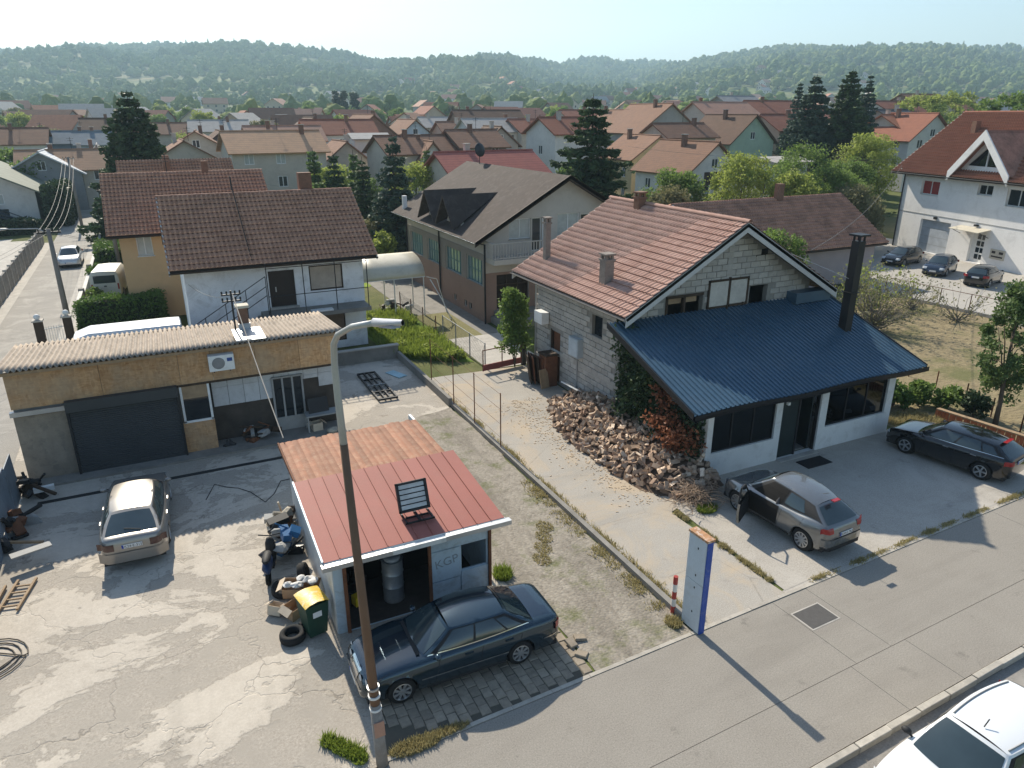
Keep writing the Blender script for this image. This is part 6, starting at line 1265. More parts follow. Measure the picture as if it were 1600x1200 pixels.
tyre('loose tyre lying on the concrete in front of the wheelie bin', (-9.05, 4.1, .115), (0, 0, 0)); tyre('worn tyre leaning on the white shed side among the junk', (-8.35, 6.3, .3), (R(80), 0, R(70)), .29); tyre('muddy tyre half under the cardboard boxes', (-8.95, 6.05, .13), (R(14), R(8), 0), .30)
CARD = plain('cardboard', (.42, .28, .17), .9, .2, 3, 30, .1, dirt=(.3, .2, .13)); CARDL = plain('pale_cardboard', (.58, .48, .36), .9, .15, 3, 30, .1)
def cbox(label, loc, sx, sy, sz, rz, rx=0, ry=0, open_=True, m=CARD):
    t = thing('cardboard_box', label, 'box', loc, math.degrees(rz)); b = MB()
    for a in ((-sx/2, -sx/2+.01, -sy/2, sy/2, 0, sz), (sx/2-.01, sx/2, -sy/2, sy/2, 0, sz), (-sx/2, sx/2, -sy/2, -sy/2+.01, 0, sz), (-sx/2, sx/2, sy/2-.01, sy/2, 0, sz), (-sx/2, sx/2, -sy/2, sy/2, 0, .01)): b.box(*a)
    q = b.build('carton', m, t); q.rotation_euler = (rx, ry, 0)
    for sg in (-1, 1): f = MB().obox((sg*(sx/2+.08), 0, sz-.02), .2, sy*.95, .008, 0, 0, sg*R(35)).build('flap', CARDL, t); f.rotation_euler = (rx, ry, 0)
    return t
cbox('long open cardboard box full of white packing beside the shed', (-8.5, 5.55, .22), .95, .45, .3, R(-25), R(8)); cbox('crushed cardboard box lying nearest the green bin', (-8.85, 5.0, .02), .42, .38, .32, R(30), R(6)); cbox('small tilted cardboard box on the ground left of the crushed one', (-9.25, 5.25, .02), .35, .3, .25, R(-40), R(-14), 0, True, CARDL)
mb = MB()
for k in range(7): mb.blob((-8.55+rr.gauss(0, .25), 5.6+rr.gauss(0, .1), .5+rr.uniform(0, .08)), .14, .12, .07, k, .25, 2)
prop(mb.build('packing_foam', plain('white_packing', (.68, .66, .63), .8)), 'white crumpled packing foam in the long box', 'packing', kind='stuff')
SCO = thing('scooter', 'dark blue and black scooter wreck standing beside the shed junk', 'scooter', (-9.1, 7.1, 0), 75); BLS = plain('scooter_blue', (.014, .035, .10), .4, .2, 3, 20, .05)
for x in (-.5, .5): MB().lathe([(.12, -.04), (.2, -.05), (.225, 0), (.2, .05), (.12, .04)], (x, 0, .22), 'y', 20).build('wheel', TYRE, SCO, smooth=True)
MB().blob((-.35, 0, .55), .42, .14, .2, 4, .15, 2).build('body', BLS, SCO, smooth=True); MB().blob((.42, 0, .6), .14, .16, .32, 5, .1, 2).build('front_shield', BLKP, SCO, smooth=True); MB().box(-.15, .35, -.13, .13, .26, .32).build('footboard', BLKP, SCO); MB().blob((-.35, 0, .78), .36, .13, .07, 6, .08, 2).build('seat', BLKP, SCO, smooth=True); MB().path([(.45, -.3, 1.0), (.4, 0, .98), (.45, .3, 1.0)], .018).build('handlebar', DARKM, SCO)
def heap(name, label, x, y, n, seed, mats, sx=.4, sy=.4, h=.5, cat='junk'):
    t = thing(name, label, cat, (x, y, 0)); r_ = random.Random(seed)
    for k in range(n):
        c_ = (r_.gauss(0, sx*.6), r_.gauss(0, sy*.6), r_.uniform(.08, h)); m = mats[k % len(mats)]; z = r_.random()
        if z < .4: q = MB().obox(c_, r_.uniform(.15, .6), r_.uniform(.05, .3), r_.uniform(.04, .25), r_.uniform(0, 3), r_.gauss(0, .4), r_.gauss(0, .4)); nm = 'scrap_piece'
        elif z < .7: q = MB().tube(c_, (c_[0]+r_.gauss(0, .35), c_[1]+r_.gauss(0, .35), max(.03, c_[2]+r_.gauss(0, .25))), r_.uniform(.02, .07), n=8); nm = 'pipe'
        else: q = MB().blob(c_, r_.uniform(.12, .3), r_.uniform(.1, .25), r_.uniform(.08, .2), k, .3, 2); nm = 'bag'
        q.build(nm, m, t)
    return t
BLK = plain('black_plastic_bag', (.015, .015, .017), .35, .3, 5, 20, .2); TANP = plain('tan_plastic', (.42, .37, .29), .7); BLUP = plain('blue_plastic', (.03, .13, .30), .45)
heap('scrap_heap', 'jumble of grey buckets and rusty parts beside the shed wall', -8.35, 9.3, 22, 3, [TANP, RUST, GREYP, WOODD], .25, .6, .7); heap('scrap_heap', 'pile of black bags and blue plastic beside the shed wall', -8.55, 7.9, 22, 4, [BLK, BLUP, GREYP, BLKP], .3, .5, .8); heap('scrap_heap', 'dark scrap metal heap at the foot of the sheet fence', -15.9, 12.6, 30, 5, [DARKM, RUST, BLKP, GREYP], .35, .9, .5); heap('scrap_heap', 'dark pile of rags and wood by the garage corner', -15.7, 15.2, 16, 6, [DARKM, WOODD, BLKP], .3, .5, .6)
prop(MB().lathe([(0, 0), (.16, 0), (.2, .32), (.19, .32), (.15, .02), (0, .02)], (-8.75, 8.65, .35), n=18).build('bucket', TANP, None, smooth=True), 'beige bucket on top of the junk beside the shed', 'bucket')
# ladder, bench, steel frame, hose, table
LD = thing('ladder', 'short wooden ladder lying on the concrete near the sheet fence', 'ladder', (-15.3, 9.0, .03), 78)
for y in (-.22, .22): MB().box(-.7, .7, y-.03, y+.03, 0, .06).build('rail', WOOD, LD)
for x in (-.5, -.2, .1, .4): MB().box(x-.02, x+.02, -.22, .22, .015, .05).build('rung', WOOD, LD)
prop(MB().obox((-15.75, 8.7, .08), .05, 1.7, .08, R(-8)).build('timber_beam', WOOD), 'long pale timber lying along the sheet fence by the ladder', 'timber'); prop(MB().obox((-15.1, 10.6, .42), 1.0, .3, .05, R(18)).build('plank', GREYP), 'grey plank propped over the scrap by the ladder', 'plank')
prop(MB().obox((-15.6, 11.6, .25), 1.4, .07, .07, R(-12), 0, R(8)).build('timber_beam', WOOD), 'orange brown timber resting on the dark scrap heap', 'timber'); prop(MB().obox((-15.2, 14.9, .3), .6, .16, .16, R(8)).build('pipe_length', WHITE), 'short white pipe length by the garage corner', 'pipe')
HS = [Vector((-15.0+1.1*math.cos(t)*(.5+.12*k)-.6, 6.3+1.0*math.sin(t)*(.55+.15*k)+.03*t, .02+.006*k)) for k in range(3) for t in [2*math.pi*i/22 for i in range(22)]]; prop(MB().path([(-16.4, 5.0, .02)]+HS+[(-16.6, 7.4, .02)], .016, 6).build('hose', plain('hose_black', (.05, .042, .035), .6), None, smooth=True), 'dark hose coiled on the pale concrete near the frame edge', 'hose')
cab = [Vector((-10.4+.35*i, 12.3+1.0*math.sin(i*.9)*math.exp(-.05*i)+.3*math.sin(i*2.1), .015)) for i in range(16)]; prop(MB().path(cab, .012, 5).build('cable', BLKP, None, smooth=True), 'black cable snaking over the shaded yard toward the shed', 'cable')
ST = thing('steel_frame', 'long black welded steel frame lying on the yard', 'steel frame', (-2.35, 20.1, .05), 90)
for y in (-.42, -.12, .12, .42): MB().box(-1.85, 1.85, y-.035, y+.035, 0, .09).build('rail', DARKM, ST)
for x in (-1.85, -.9, 0, .9, 1.85): MB().box(x-.035, x+.035, -.45, .45, .012, .10).build('crossbar', DARKM if x else GREYP, ST)
TB = thing('work_table', 'grey steel work table with clutter against the garage wing', 'table', (-5.55, 16.35, 0)); MB().box(-.75, .65, -.3, .3, .72, .78).build('table_top', GREYP, TB)
for x in (-.7, .6):
    for y in (-.25, .25): MB().box(x-.03, x+.03, y-.03, y+.03, 0, .72).build('leg', GREYP, TB)
MB().obox((-.2, .1, 1.05), .8, .05, .6, R(4), R(-18)).build('backboard', DARKM, TB)
cbox('pale box standing under the steel work table', (-5.9, 16.3, .0), .4, .35, .4, .1, m=CARDL); prop(MB().blob((-5.4, 15.75, .15), .22, .18, .15, 9, .2, 2).build('sack', TANP), 'tan sack on the ground below the work table', 'sack'); heap('scrap_heap', 'sooty clutter along the dark garage wall beside the grated door', -8.4, 16.3, 18, 8, [DARKM, RUST, WOODD, GREYP], .8, .12, .7)
prop(MB().obox((-1.0, 21.4, .03), .5, 1.1, .02, R(20)).build('blue_sheet', plain('pale_blue_tarp', (.30, .48, .55), .6)), 'pale blue sheet lying by the low side wall', 'sheet')
# iron service mast by the garage chimney, wooden poles, overhead wires
EM = thing('service_mast', 'iron electricity mast with insulators beside the garage chimney', 'electric mast', (-8.35, 17.6, 3.9)); MB().tube((0, 0, -.2), (0, 0, 1.85), .035, n=8).build('mast', DARKM, EM)
for z in (1.45, 1.7): MB().box(-.35, .35, -.03, .03, z-.025, z+.025).build('crossarm', DARKM, EM)
for x in (-.32, -.15, .15, .32):
    for z in (1.45, 1.7): MB().lathe([(0, 0), (.035, .02), (.03, .07), (.04, .1), (0, .13)], (x, 0, z+.02), n=8).build('insulator', BLKP, EM, smooth=True)
def upole(label, x, y, h, arm=False, m=None):
    z0 = hz1(x, y); p = thing('utility_pole', label, 'utility pole', (x, y, z0)); MB().path([(0, 0, -.2), (0, 0, h)], [.17, .11], 10).build('pole', m or plain('pole_grey', (.22, .20, .18), .9, .2, 2, 20, .2) if 'pole_grey' not in bpy.data.materials else bpy.data.materials['pole_grey'], p, smooth=True)
    MB().box(-.6, .6, -.05, .05, h-.25, h-.15).build('crossarm', DARKM, p)
    for k in (-.5, -.2, .2, .5): MB().lathe([(0, 0), (.05, .02), (.04, .14), (0, .18)], (k, 0, h-.15), n=8).build('insulator', BLKP, p)
    if arm: MB().path([(0, 0, h-.3), (-.5, 0, h+.05), (-2.0, .1, h+.1)], [.04, .035, .03], 6).build('lamp_arm', POLEG, p); MB().blob((-2.2, .1, h+.1), .35, .1, .07, 2, .05, 2).build('lamp_head', POLEG, p, smooth=True)
    return Vector((x, y, z0+h))
u1 = upole('leaning grey utility pole with lamp arm beside the back street wall', -16.0, 37.6, 5.9, True); u2 = upole('grey utility pole farther along the back street before the dark hedge', -17.9, 84.0, 7.4); u3 = upole('thin pole beside the apricot house gable', -13.6, 55, 6.6)
def wire(label, a, b, sag, r=.010): 
    a, b = Vector(a), Vector(b); P = [a.lerp(b, t)-Vector((0, 0, sag*4*t*(1-t))) for t in [i/14 for i in range(15)]]; o = MB().path(P, r, 4).build('overhead_wire', WM, None, fix=False); prop(o, label, 'wire', 'overhead wires'); return o
for k, dx in enumerate((-.5, -.2, .2, .5)): wire(('lowest', 'second lowest', 'second highest', 'highest')[3-k]+' overhead wire in the bundle sagging between the back street poles', u1+Vector((dx, 0, -.1)), u2+Vector((dx, 0, -.1)), .9+.1*k)
for k in range(2): wire(('near', 'far')[k]+' overhead wire from the leaning pole down to the apricot house', u1+Vector((.3*k, 0, -.2)), (-12.6, 40.5+.5*k, 4.6), .2)
for k in range(2): wire(('upper', 'lower')[k]+' overhead wire running past the factory wall toward the frame edge', u1+Vector((-.4*k, 0, -.2)), (-23, 20+2*k, 4.5), .4)
wire('wire from the iron mast across to the white house', (-8.5, 17.6, 5.5), (-9.5, 27, 4.2), .2, .008); wire('pale cable hanging from the iron mast toward the shed roof', (-8.3, 17.5, 5.6), (-8.05, 9.6, 2.9), .1, .022); wire('thin wire from the dormer house roof to the conifers', (6.3, 42, 6.3), (-6, 66, 7.0), .5, .01); wire('wire from the block house roof to the large white house', (14.2, 10.8, 6.6), (52.2, 35.5, 7.6), .9, .012); wire('wire over the gardens to the large white house eave', (40, 62, 8.5), (53.5, 37, 8.0), .6, .014)
# back street walls, gate posts, curved carport
FW = thing('factory_wall', 'grey concrete panel wall along the far side of the back street', 'wall', (-20.6, 50, 0))
for i in range(22): y = 27.5+i*2.1; MB().box(-20.72, -20.6, y, y+2.06, 0, 1.5).build('wall_panel', MCONCD, FW, world=True); MB().box(-20.78, -20.54, y-.1, y+.05, 0, 1.6).build('post', MCONC, FW, world=True)
WW = thing('garden_wall', 'whitewashed garden wall beside the back street', 'wall', (-15.5, 50, 0)); WWM = plain('whitewash', (.62, .60, .56), .85, .1, 1, 25, .1, dirt=(.4, .37, .33))
for i, (y0, y1, h) in enumerate(((38.4, 43.0, 1.2), (43.1, 52, .9), (52.1, 62, .9), (62.1, 74, .9))): MB().box(-15.62, -15.4, y0, y1, 0, h).build('wall_section', WWM, WW, world=True)
for y in (43.0, 52, 62): MB().box(-15.68, -15.34, y-.18, y+.18, 0, 1.3).build('pier', MCONCD, WW, world=True)
for k, (x, y, lab) in enumerate(((-16.9, 33.2, 'brown brick gate post with round lamp beside the back street'), (-15.6, 33.6, 'brown brick gate post at the end of the hedge'))):
    g = thing('gate_post', lab, 'gate post', (x, y, 0)); MB().box(-.2, .2, -.2, .2, 0, 1.7).build('pillar', WOODD, g); MB().box(-.26, .26, -.26, .26, 1.7, 1.78).build('cap', MCONC, g); MB().blob((0, 0, 1.93), .16, .16, .16, 1, .0, 2).build('lamp_globe', WHITE, g, smooth=True)
gg = thing('iron_gate', 'white iron bar gate between the brick posts', 'gate', (-16.25, 33.4, 0), 17)
for i in range(9): MB().box(-.5+i*.12, -.48+i*.12, -.01, .01, .1, 1.35).build('bar', WHITE, gg)
MB().box(-.52, .5, -.015, .015, .2, .24).build('rail', WHITE, gg); MB().box(-.52, .5, -.015, .015, 1.2, 1.24).build('rail', WHITE, gg)
CP = thing('carport', 'curved translucent cream carport between the white and brown houses', 'carport', (2.0, 33, 0)); P = [[(x, 31.2+2.6*(1-math.cos(t))/1.0*.9, 2.55+1.15*math.sin(t)) for x in (.1, 1.1, 2.1, 3.1, 4.1)] for t in [math.pi*.5*i/8 for i in range(9)]]
q = MB().grid(P).build('canopy', plain('cream_polycarbonate', (.62, .57, .45), .4, .1, 1, 20, .05, dirt=(.4, .36, .27)), CP, world=True, smooth=True, fix=False); q.modifiers.new('thickness', 'SOLIDIFY').thickness = .02
for x in (.2, 2.1, 4.0):
    MB().tube((x, 31.25, 0), (x, 31.25, 2.55), .035, n=6).build('post', WHITE, CP, world=True); MB().tube((x, 33.5, 0), (x, 33.5, 3.6), .035, n=6).build('post', WHITE, CP, world=True)
MB().tube((.1, 31.22, 2.52), (4.1, 31.22, 2.52), .03, n=6).build('beam', WHITE, CP, world=True); MB().path([(4.3, 30.9, 2.4), (4.8, 30.2, 1.2), (5.2, 29.8, 0)], .03).build('strut', WHITE, CP, world=True); MB().path([(4.2, 31.2, 2.5), (5.0, 31.6, 2.2), (5.6, 31.6, .0)], .03).build('strut', WHITE, CP, world=True)
heap('garden_clutter', 'dark clutter of garden things under the carport', 2.2, 32.6, 20, 21, [DARKM, WOODD, GREYP, WHITE], .9, .4, .9)
# ivy, vines, hedges, garden green
rg = np.random.default_rng(17)
def ivy(name, label, n, fn, mat, ls, seed, cat='ivy', stems=0):
    r_ = np.random.default_rng(seed); P = np.array([fn(r_) for _ in range(n)]); t = thing(name, label, cat, (5.3, 9, 0)); V_, F_, v = leaves(P-np.array([5.3, 9, 0]), ls, r_, np.clip(.5-.35*(P[:, 0]-5.0)+r_.normal(0, .2, n), 0, 1)); npmesh('foliage', V_, F_, mat, t, v)
    mb = MB()
    for k in range(stems): 
        y = 6.6+k*.75; mb.path([(5.3, y, 0), (5.25, y+.2, .9), (5.22, y-.1, 1.7), (5.25, y+.15, min(2.3, 1.2+.4*(y-5)))], [.04, .03, .02, .012], 5)
    if stems: mb.build('stem', BARK, t, world=True)
def fi(r_):
    y = r_.uniform(8.4, 11.3); zt = 2.3+.45*(y-6)+(.7 if y > 10.3 else 0); z = r_.uniform(.2, min(4.6, zt)); b = .38*max(0, math.sin(z*1.9+y*2.3))+.25; return (5.32-abs(r_.normal(0, .5))*b-.12, y+r_.normal(0, .08), z)
ivy('ivy', 'dense dark green ivy climbing the block house side wall', 5200, fi, IVYM, .10, 3, stems=5)
def fr(r_): k = r_.integers(0, 9); c_ = [(4.75, 7.4, 1.9), (4.6, 7.0, 1.5), (4.8, 6.7, 1.75), (4.9, 7.9, 2.3), (4.7, 7.6, 1.35), (5.0, 6.5, 1.3), (4.6, 8.1, 1.7), (5.0, 8.4, 2.6), (4.85, 7.2, 1.0)][k]; g = r_.normal(0, .2, 3); return (c_[0]+g[0], c_[1]+g[1], c_[2]+g[2]*.8)
ivy('red_vine', 'rust red vine leaves hanging beside the ivy under the blue roof edge', 1500, fr, REDL, .085, 4, 'vine')
def fd(r_): y = r_.uniform(6.25, 8.6); return (5.3-abs(r_.normal(0, .22)), y, r_.uniform(.0, 2.3))
ivy('dark_vine', 'dark vine tangle covering the house corner under the blue roof', 2600, fd, LEAFD, .085, 6, 'vine')
bush('tall_shrub', 'tall dark green columnar shrub at the rear corner of the block house', 4.75, 19.9, 0, .85, .85, 4.3, LEAF, 5, 4200, .10, 60, .38)
hedge('clipped_hedge', 'long clipped green hedge beside the white iron gate', -15.3, -10.9, 36.6, 37.9, 1.75, HEDGEM, 3, 6000, .10); hedge('clipped_hedge', 'square green hedge behind the white van by the apricot house', -15.2, -13.0, 55.5, 60, 1.9, HEDGEM, 4, 3000, .14, z0=hz1(-14, 57)); bush('garden_bush', 'small round bush between white wall and van', -14.9, 43.6, 0, .5, .7, 1.1, LEAF, 6, 700, .1); bush('garden_bush', 'yellow green bush on the white garden wall', -14.9, 50.2, 0, .8, 1.6, 1.5, HEDGEM, 7, 1400, .12)
q = np.concatenate([disc_pts(rg, rg.uniform(-.3, 3.0), rg.uniform(22.6, 32), .5, .6, 150) for _ in range(90)]); q = q[(q[:, 0] > -.35) & (q[:, 0] < 3.0) & (q[:, 1] > 23.9-.9*np.clip(q[:, 0], 0, 2.5))]; blades('tall_grass', q, LAWNB, .5, 8, 'bright green overgrown weeds in the garden beside the white house', w=.035)
for k, (x, y, r_, h) in enumerate(((.3, 25.0, .7, .9), (1.6, 23.6, .8, 1.0), (2.4, 22.4, .6, .9), (.9, 27.5, .8, .9), (2.2, 26.0, .6, .8), (.2, 30.5, .9, 1.2), (1.6, 29.5, .8, .9))): bush('weed_clump', ('leafy weed clump beside the white house corner', 'leafy weed clump above the low yard wall', 'dark leafy weed clump at the end of the low wall', 'bright weed clump in the middle of the garden', 'weed clump against the thin garden fence', 'tall weed clump beneath the curved carport', 'pale weed clump before the carport clutter')[k], x, y, 0, r_, r_, h*.5, LEAFY, 30+k, 800, .09, 16, .28)
for nm, P, m, h, lab in (('grass_tuft', line_pts(rg, (.17, .6), (.17, 18.5), 4200, .09), DRYB, .12, 'dry grass growing along the fence plinth'), ('grass_tuft', line_pts(rg, (-.28, .9), (-.25, 9.0), 2600, .16), DRYB, .08, 'green weeds along the driveway side of the fence plinth'), ('grass_tuft', line_pts(rg, (3.15, .32), (3.1, 4.8), 2600, .05), DRYB, .10, 'dry grass in the joint between alley and forecourt'), ('grass_tuft', line_pts(rg, (3.2, .22), (15, .70), 2800, .05), DRYB, .08, 'dry grass in the joint along the forecourt edge'), ('grass_tuft', np.concatenate([disc_pts(rg, -8.72+.12*k, .3-.16*k, .16, .22, 300) for k in range(-2, 3)]), LAWNB, .13, 'bright green grass clump at the foot of the street lamp'), ('grass_tuft', np.concatenate([disc_pts(rg, -7.4, -.25, .55, .2, 1500), disc_pts(rg, -6.7, -.2, .5, .12, 700)]), DRYB, .10, 'dry grass strip between lamp base and paver bay'), ('grass_tuft', disc_pts(rg, -3.35, 4.2, .25, .3, 900), LAWNB, .22, 'yellow green weed clump at the shed corner'), ('grass_tuft', np.concatenate([disc_pts(rg, -2.0+.3*k, 4.4+.5*k, .25, .35, 350) for k in range(4)]), DRYB, .06, 'thin weeds on the gravel driveway'), ('grass_tuft', disc_pts(rg, 4.1, 4.5, .35, .25, 1000), LAWNB, .15, 'green weeds in front of the twig heap'), ('grass_tuft', np.concatenate([line_pts(rg, (15.4, 6.6), (17.6, 6.5), 1500, .3), line_pts(rg, (17.6, 6.5), (18.2, 1.5), 1500, .3)]), DRYB, .2, 'dry grass round the terracotta fence'), ('grass_tuft', np.concatenate([disc_pts(rg, .35, .5, .2, .2, 500), disc_pts(rg, -.35, .5, .2, .25, 500)]), DRYB, .12, 'dry weeds round the pillar sign foot')): blades(nm, P, m, h, 9, lab)
for k, (x, y, r_, h, m, lab) in enumerate(((16.4, 8.2, .7, 1.0, LEAF, 'leafy bush at the block house corner by the field'), (17.3, 7.9, .8, 1.1, HEDGEM, 'bright bush second from the block house corner'), (18.4, 7.5, .8, 1.0, LEAF, 'bush in the middle of the green strip by the field'), (19.2, 6.7, .7, .9, LEAF, 'bush near the end of the green strip'), (19.3, 5.6, .6, 1.1, LEAFD, 'dark bush at the foot of the leaning field tree'))): bush('green_bush', lab, x, y, 0, r_, r_*.8, h, m, 50+k, 1300, .11, 20, .32)
# ---------------------------------------------------------------- houses of the neighbourhood behind
WM_ = {'W': (.64, .62, .58), 'Y': (.56, .44, .24), 'GR': (.40, .50, .38), 'BE': (.50, .42, .32), 'GY': (.30, .295, .285), 'CR': (.54, .48, .40), 'BR': (.24, .17, .13), 'BRK': (.30, .17, .12), 'LB': (.48, .55, .60), 'BL': (.26, .32, .38), 'MINT': (.42, .52, .50)}
RM_ = {'brown': ((.19, .115, .085), (.30, .195, .15)), 'dbrown': ((.10, .065, .05), (.17, .115, .09)), 'red': ((.24, .105, .075), (.34, .17, .13)), 'pink': ((.36, .23, .19), (.48, .33, .28)), 'grey': ((.28, .28, .27), (.38, .37, .36)), 'dgrey': ((.085, .085, .09), (.14, .14, .145)), 'orange': ((.33, .155, .10), (.42, .22, .15)), 'sun': ((.42, .28, .19), (.58, .42, .31)), 'pale': ((.42, .38, .34), (.55, .51, .47)), 'bluegrey': ((.16, .19, .215), (.25, .285, .31)), 'tan': ((.30, .20, .14), (.40, .28, .21)), 'whitemetal': ((.60, .62, .63), (.70, .71, .72)), 'redsheet': ((.33, .12, .11), (.42, .18, .165))}
WMAT = {k: plain('house_render_'+k.lower(), v, .9, .1, .7, 18, .08, dirt=mul(v, .65), dirtf=.4) for k, v in WM_.items()}; RMAT = {k: m_tile('far_tile_'+k, (a[0]*1.12, a[1]*.95, a[2]*.78) if 'grey' not in k and k not in ('pale', 'whitemetal') else a, (b[0]*1.12, b[1]*.95, b[2]*.8) if 'grey' not in k and k not in ('pale', 'whitemetal') else b, mul(a, .7), .4, .1, True) for k, (a, b) in RM_.items()}
FARG = m_glass('far_window', (.03, .038, .045), .12)
BGH = [
(46.6,59.2,9.0,'y',8.6,9.5,3.0,'W','brown','white house with balcony in its gable under a patchy tan roof','balc'),
(49.8,73.0,9.3,'y',8.0,9,2.6,'Y','brown','yellow house with blue window behind the big spruce','blue'),
(70.3,79.1,11.8,'y',10,10,3.6,'GR','dbrown','mint green house with white windows below a brown roof','w3'),
(81.9,79.5,11.8,'x',10,9,3.2,'BE','red','beige house with red tiled roof next to the mint green house',''),
(67.9,96.2,13.5,'y',12.5,13,4.2,'GY','brown','large grey unplastered gable house with brown roof','w2'),
(57.8,75.7,10.7,'x',9,7,2.4,'CR','brown','low cream house with brown roof before the grey gable house','dish'),
(41.3,79.3,11.5,'x',7.8,8,3.2,'W','red','narrow white house with red roof left of the big spruce','w2'),
(67.2,105.7,12.6,'y',7,9,2.8,'GY','brown','small grey gable house behind the big spruce top','w1'),
(84.6,98.3,13.9,'x',12,9,3.0,'CR','pink','house with faded pink roof behind the mint house',''),
(99.7,102.0,14.3,'x',12,9,3.2,'W','red','white house with red brown roof beyond the mint house','w2'),
(111.5,124.1,15.7,'x',11,9,3.0,'GY','grey','house with pale grey roof high behind the pink roof',''),
(85.5,77.8,9.5,'y',8,9,3,'W','dgrey','white and dark gabled house between the tall spruces','w1'),
(104.0,77.7,12.6,'x',7,8,3.6,'GY','dgrey','house with dark grey hipped roof right of the spruces',''),
(97.4,69.8,11.8,'x',11,9,3.0,'CR','orange','cream house with orange roof beside the dark grey roof',''),
(94.5,66.8,12.0,'y',9.5,9,3.4,'W','red','white gable house with red roof behind the large white house','w1'),
(125.7,94.9,14.3,'x',13,9,3.2,'W','red','long red roof beyond the orange roof',''),
(153.4,109.2,16.2,'x',13,9,3.0,'BR','brown','brown roof high behind the right hand houses',''),
(157.0,101.9,14.4,'x',11,9,3.0,'CR','red','red roof beyond the green garden trees at the right',''),
(118.2,109.7,13.2,'x',12,9,3.0,'CR','red','red roof glimpsed left of the tall spruces',''),
(19.5,56.6,8.5,'x',10.5,7.5,2.4,'CR','redsheet','low house with bright red sheet roof behind the dormer house','low'),
(28.4,81.1,10.0,'x',7,8,3,'BR','brown','brown roofed house right of the arched dormer house',''),
(21.5,80.1,8.8,'y',5.5,9,3,'W','brown','white pointed gable house with one upper window among brown roofs','w1'),
(20.0,80.8,9.4,'x',9.5,8,3.0,'CR','brown','house with brown roof left of the white pointed gable',''),
(24.6,119.2,11.8,'y',9,10,3.3,'BRK','brown','brick gable house with brown roof on the centre skyline',''),
(33.3,122.2,11.0,'y',7.5,9,2.8,'LB','brown','pale blue and white gable house on the centre skyline','w1'),
(17.0,106.8,11.1,'x',11,8,3.0,'W','red','tall white house with red brown roof and small windows','w2'),
(3.7,84.3,10.0,'x',11.5,9,4.2,'CR','sun','big sunlit tan tiled roof with snow guards behind the apricot house','low'),
(13.2,89.8,8.6,'y',6,7,2.2,'CR','brown','small cream gable house before the tall white house',''),
(18.5,94.9,9.4,'x',5,6,0.6,'W','grey','flat white annex beside the tall white house',''),
(8.4,104.3,10.3,'x',11,8,2.6,'CR','pink','long pale roof behind the big tan roof','chim'),
(18.4,135.0,11.3,'y',8,9,2.6,'BR','dbrown','dark brown gable roof on the skyline left of the white house',''),
(3.7,148.8,10.8,'x',11,8,2.4,'W','pale','pale pink roof on the skyline right of the leafy conifer','chim'),
(-3.3,106.7,9.7,'y',9,9,2.4,'CR','brown','cream house with brown gable roof right of the leafy conifer',''),
(-5.9,93.0,8.9,'y',8,8,2.2,'CR','brown','low brown gable roof close behind the leafy conifer',''),
(0.3,112.2,9.6,'y',6,8,2.2,'BR','dbrown','small dark brown gable between tan and brown roofs',''),
(-16.4,141.9,11.2,'x',6,8,3.0,'BRK','dbrown','dark brown house left of the leafy conifer',''),
(-19.8,132.5,9.3,'x',8,7,2.2,'BL','bluegrey','blue grey sheet roofed house on the street skyline',''),
(-17.2,125.7,9.3,'x',5,7,2.0,'BL','bluegrey','small blue grey annex beside the blue grey house',''),
(-19.5,102.3,7.6,'x',11,9,2.4,'CR','tan','low house with wide tan roof at the end of the back street','low'),
(-25.7,135.4,9.1,'x',9,8,2.6,'CR','tan','cream house with tan roof behind the white metal roof',''),
(-27.8,128.6,9.9,'x',9,9,2.8,'W','brown','white house with brown roof at the left frame edge','w2'),
(-21.8,102.2,7.6,'y',9,11,2.4,'GY','whitemetal','grey house with glaring white metal roof by the back street',''),
(-16.2,111.4,7.9,'y',4.5,8,2.4,'MINT','grey','pale mint house half hidden behind the leafy conifer','w1'),
(50.8,125.9,12.6,'x',14,9,2.6,'BR','dbrown','long dark brown roof on the skyline right of centre',''),
(42.2,105.6,11.2,'x',10,8,2.4,'W','pale','house with pale concrete roof right of centre',''),
(37.3,93.7,10.2,'y',6,7,2.4,'GY','dbrown','dark small gable house left of the narrow white house',''),
(49.4,104.3,11.1,'x',9,8,2.6,'CR','red','red roof behind the narrow white house',''),
(41.9,119.1,10.6,'x',8,8,2.6,'CR','brown','brown roof behind the pale concrete roof',''),
(72.7,126.3,12.7,'x',11,8,2.8,'CR','red','red brown roof left of the small grey gable',''),
(-6.5,153.8,10.3,'x',9,8,2.6,'CR','brown','brown roof glimpsed behind the leafy conifer',''),
(64.1,52.4,7.7,'y',4,4,1.6,'BRK','dbrown','small brown garden shed with gable below the spruces',''),
(54.3,52.9,7.4,'x',5,5,0.4,'W','pale','low white flat garage among the gardens',''),
(33.3,134.4,9.8,'x',9,8,2.4,'CR','brown','brown roof behind the brick gable house',''),
(48.3,143.8,11.3,'x',11,8,2.6,'W','pale','pale roof on the skyline between brown roofs',''),
]
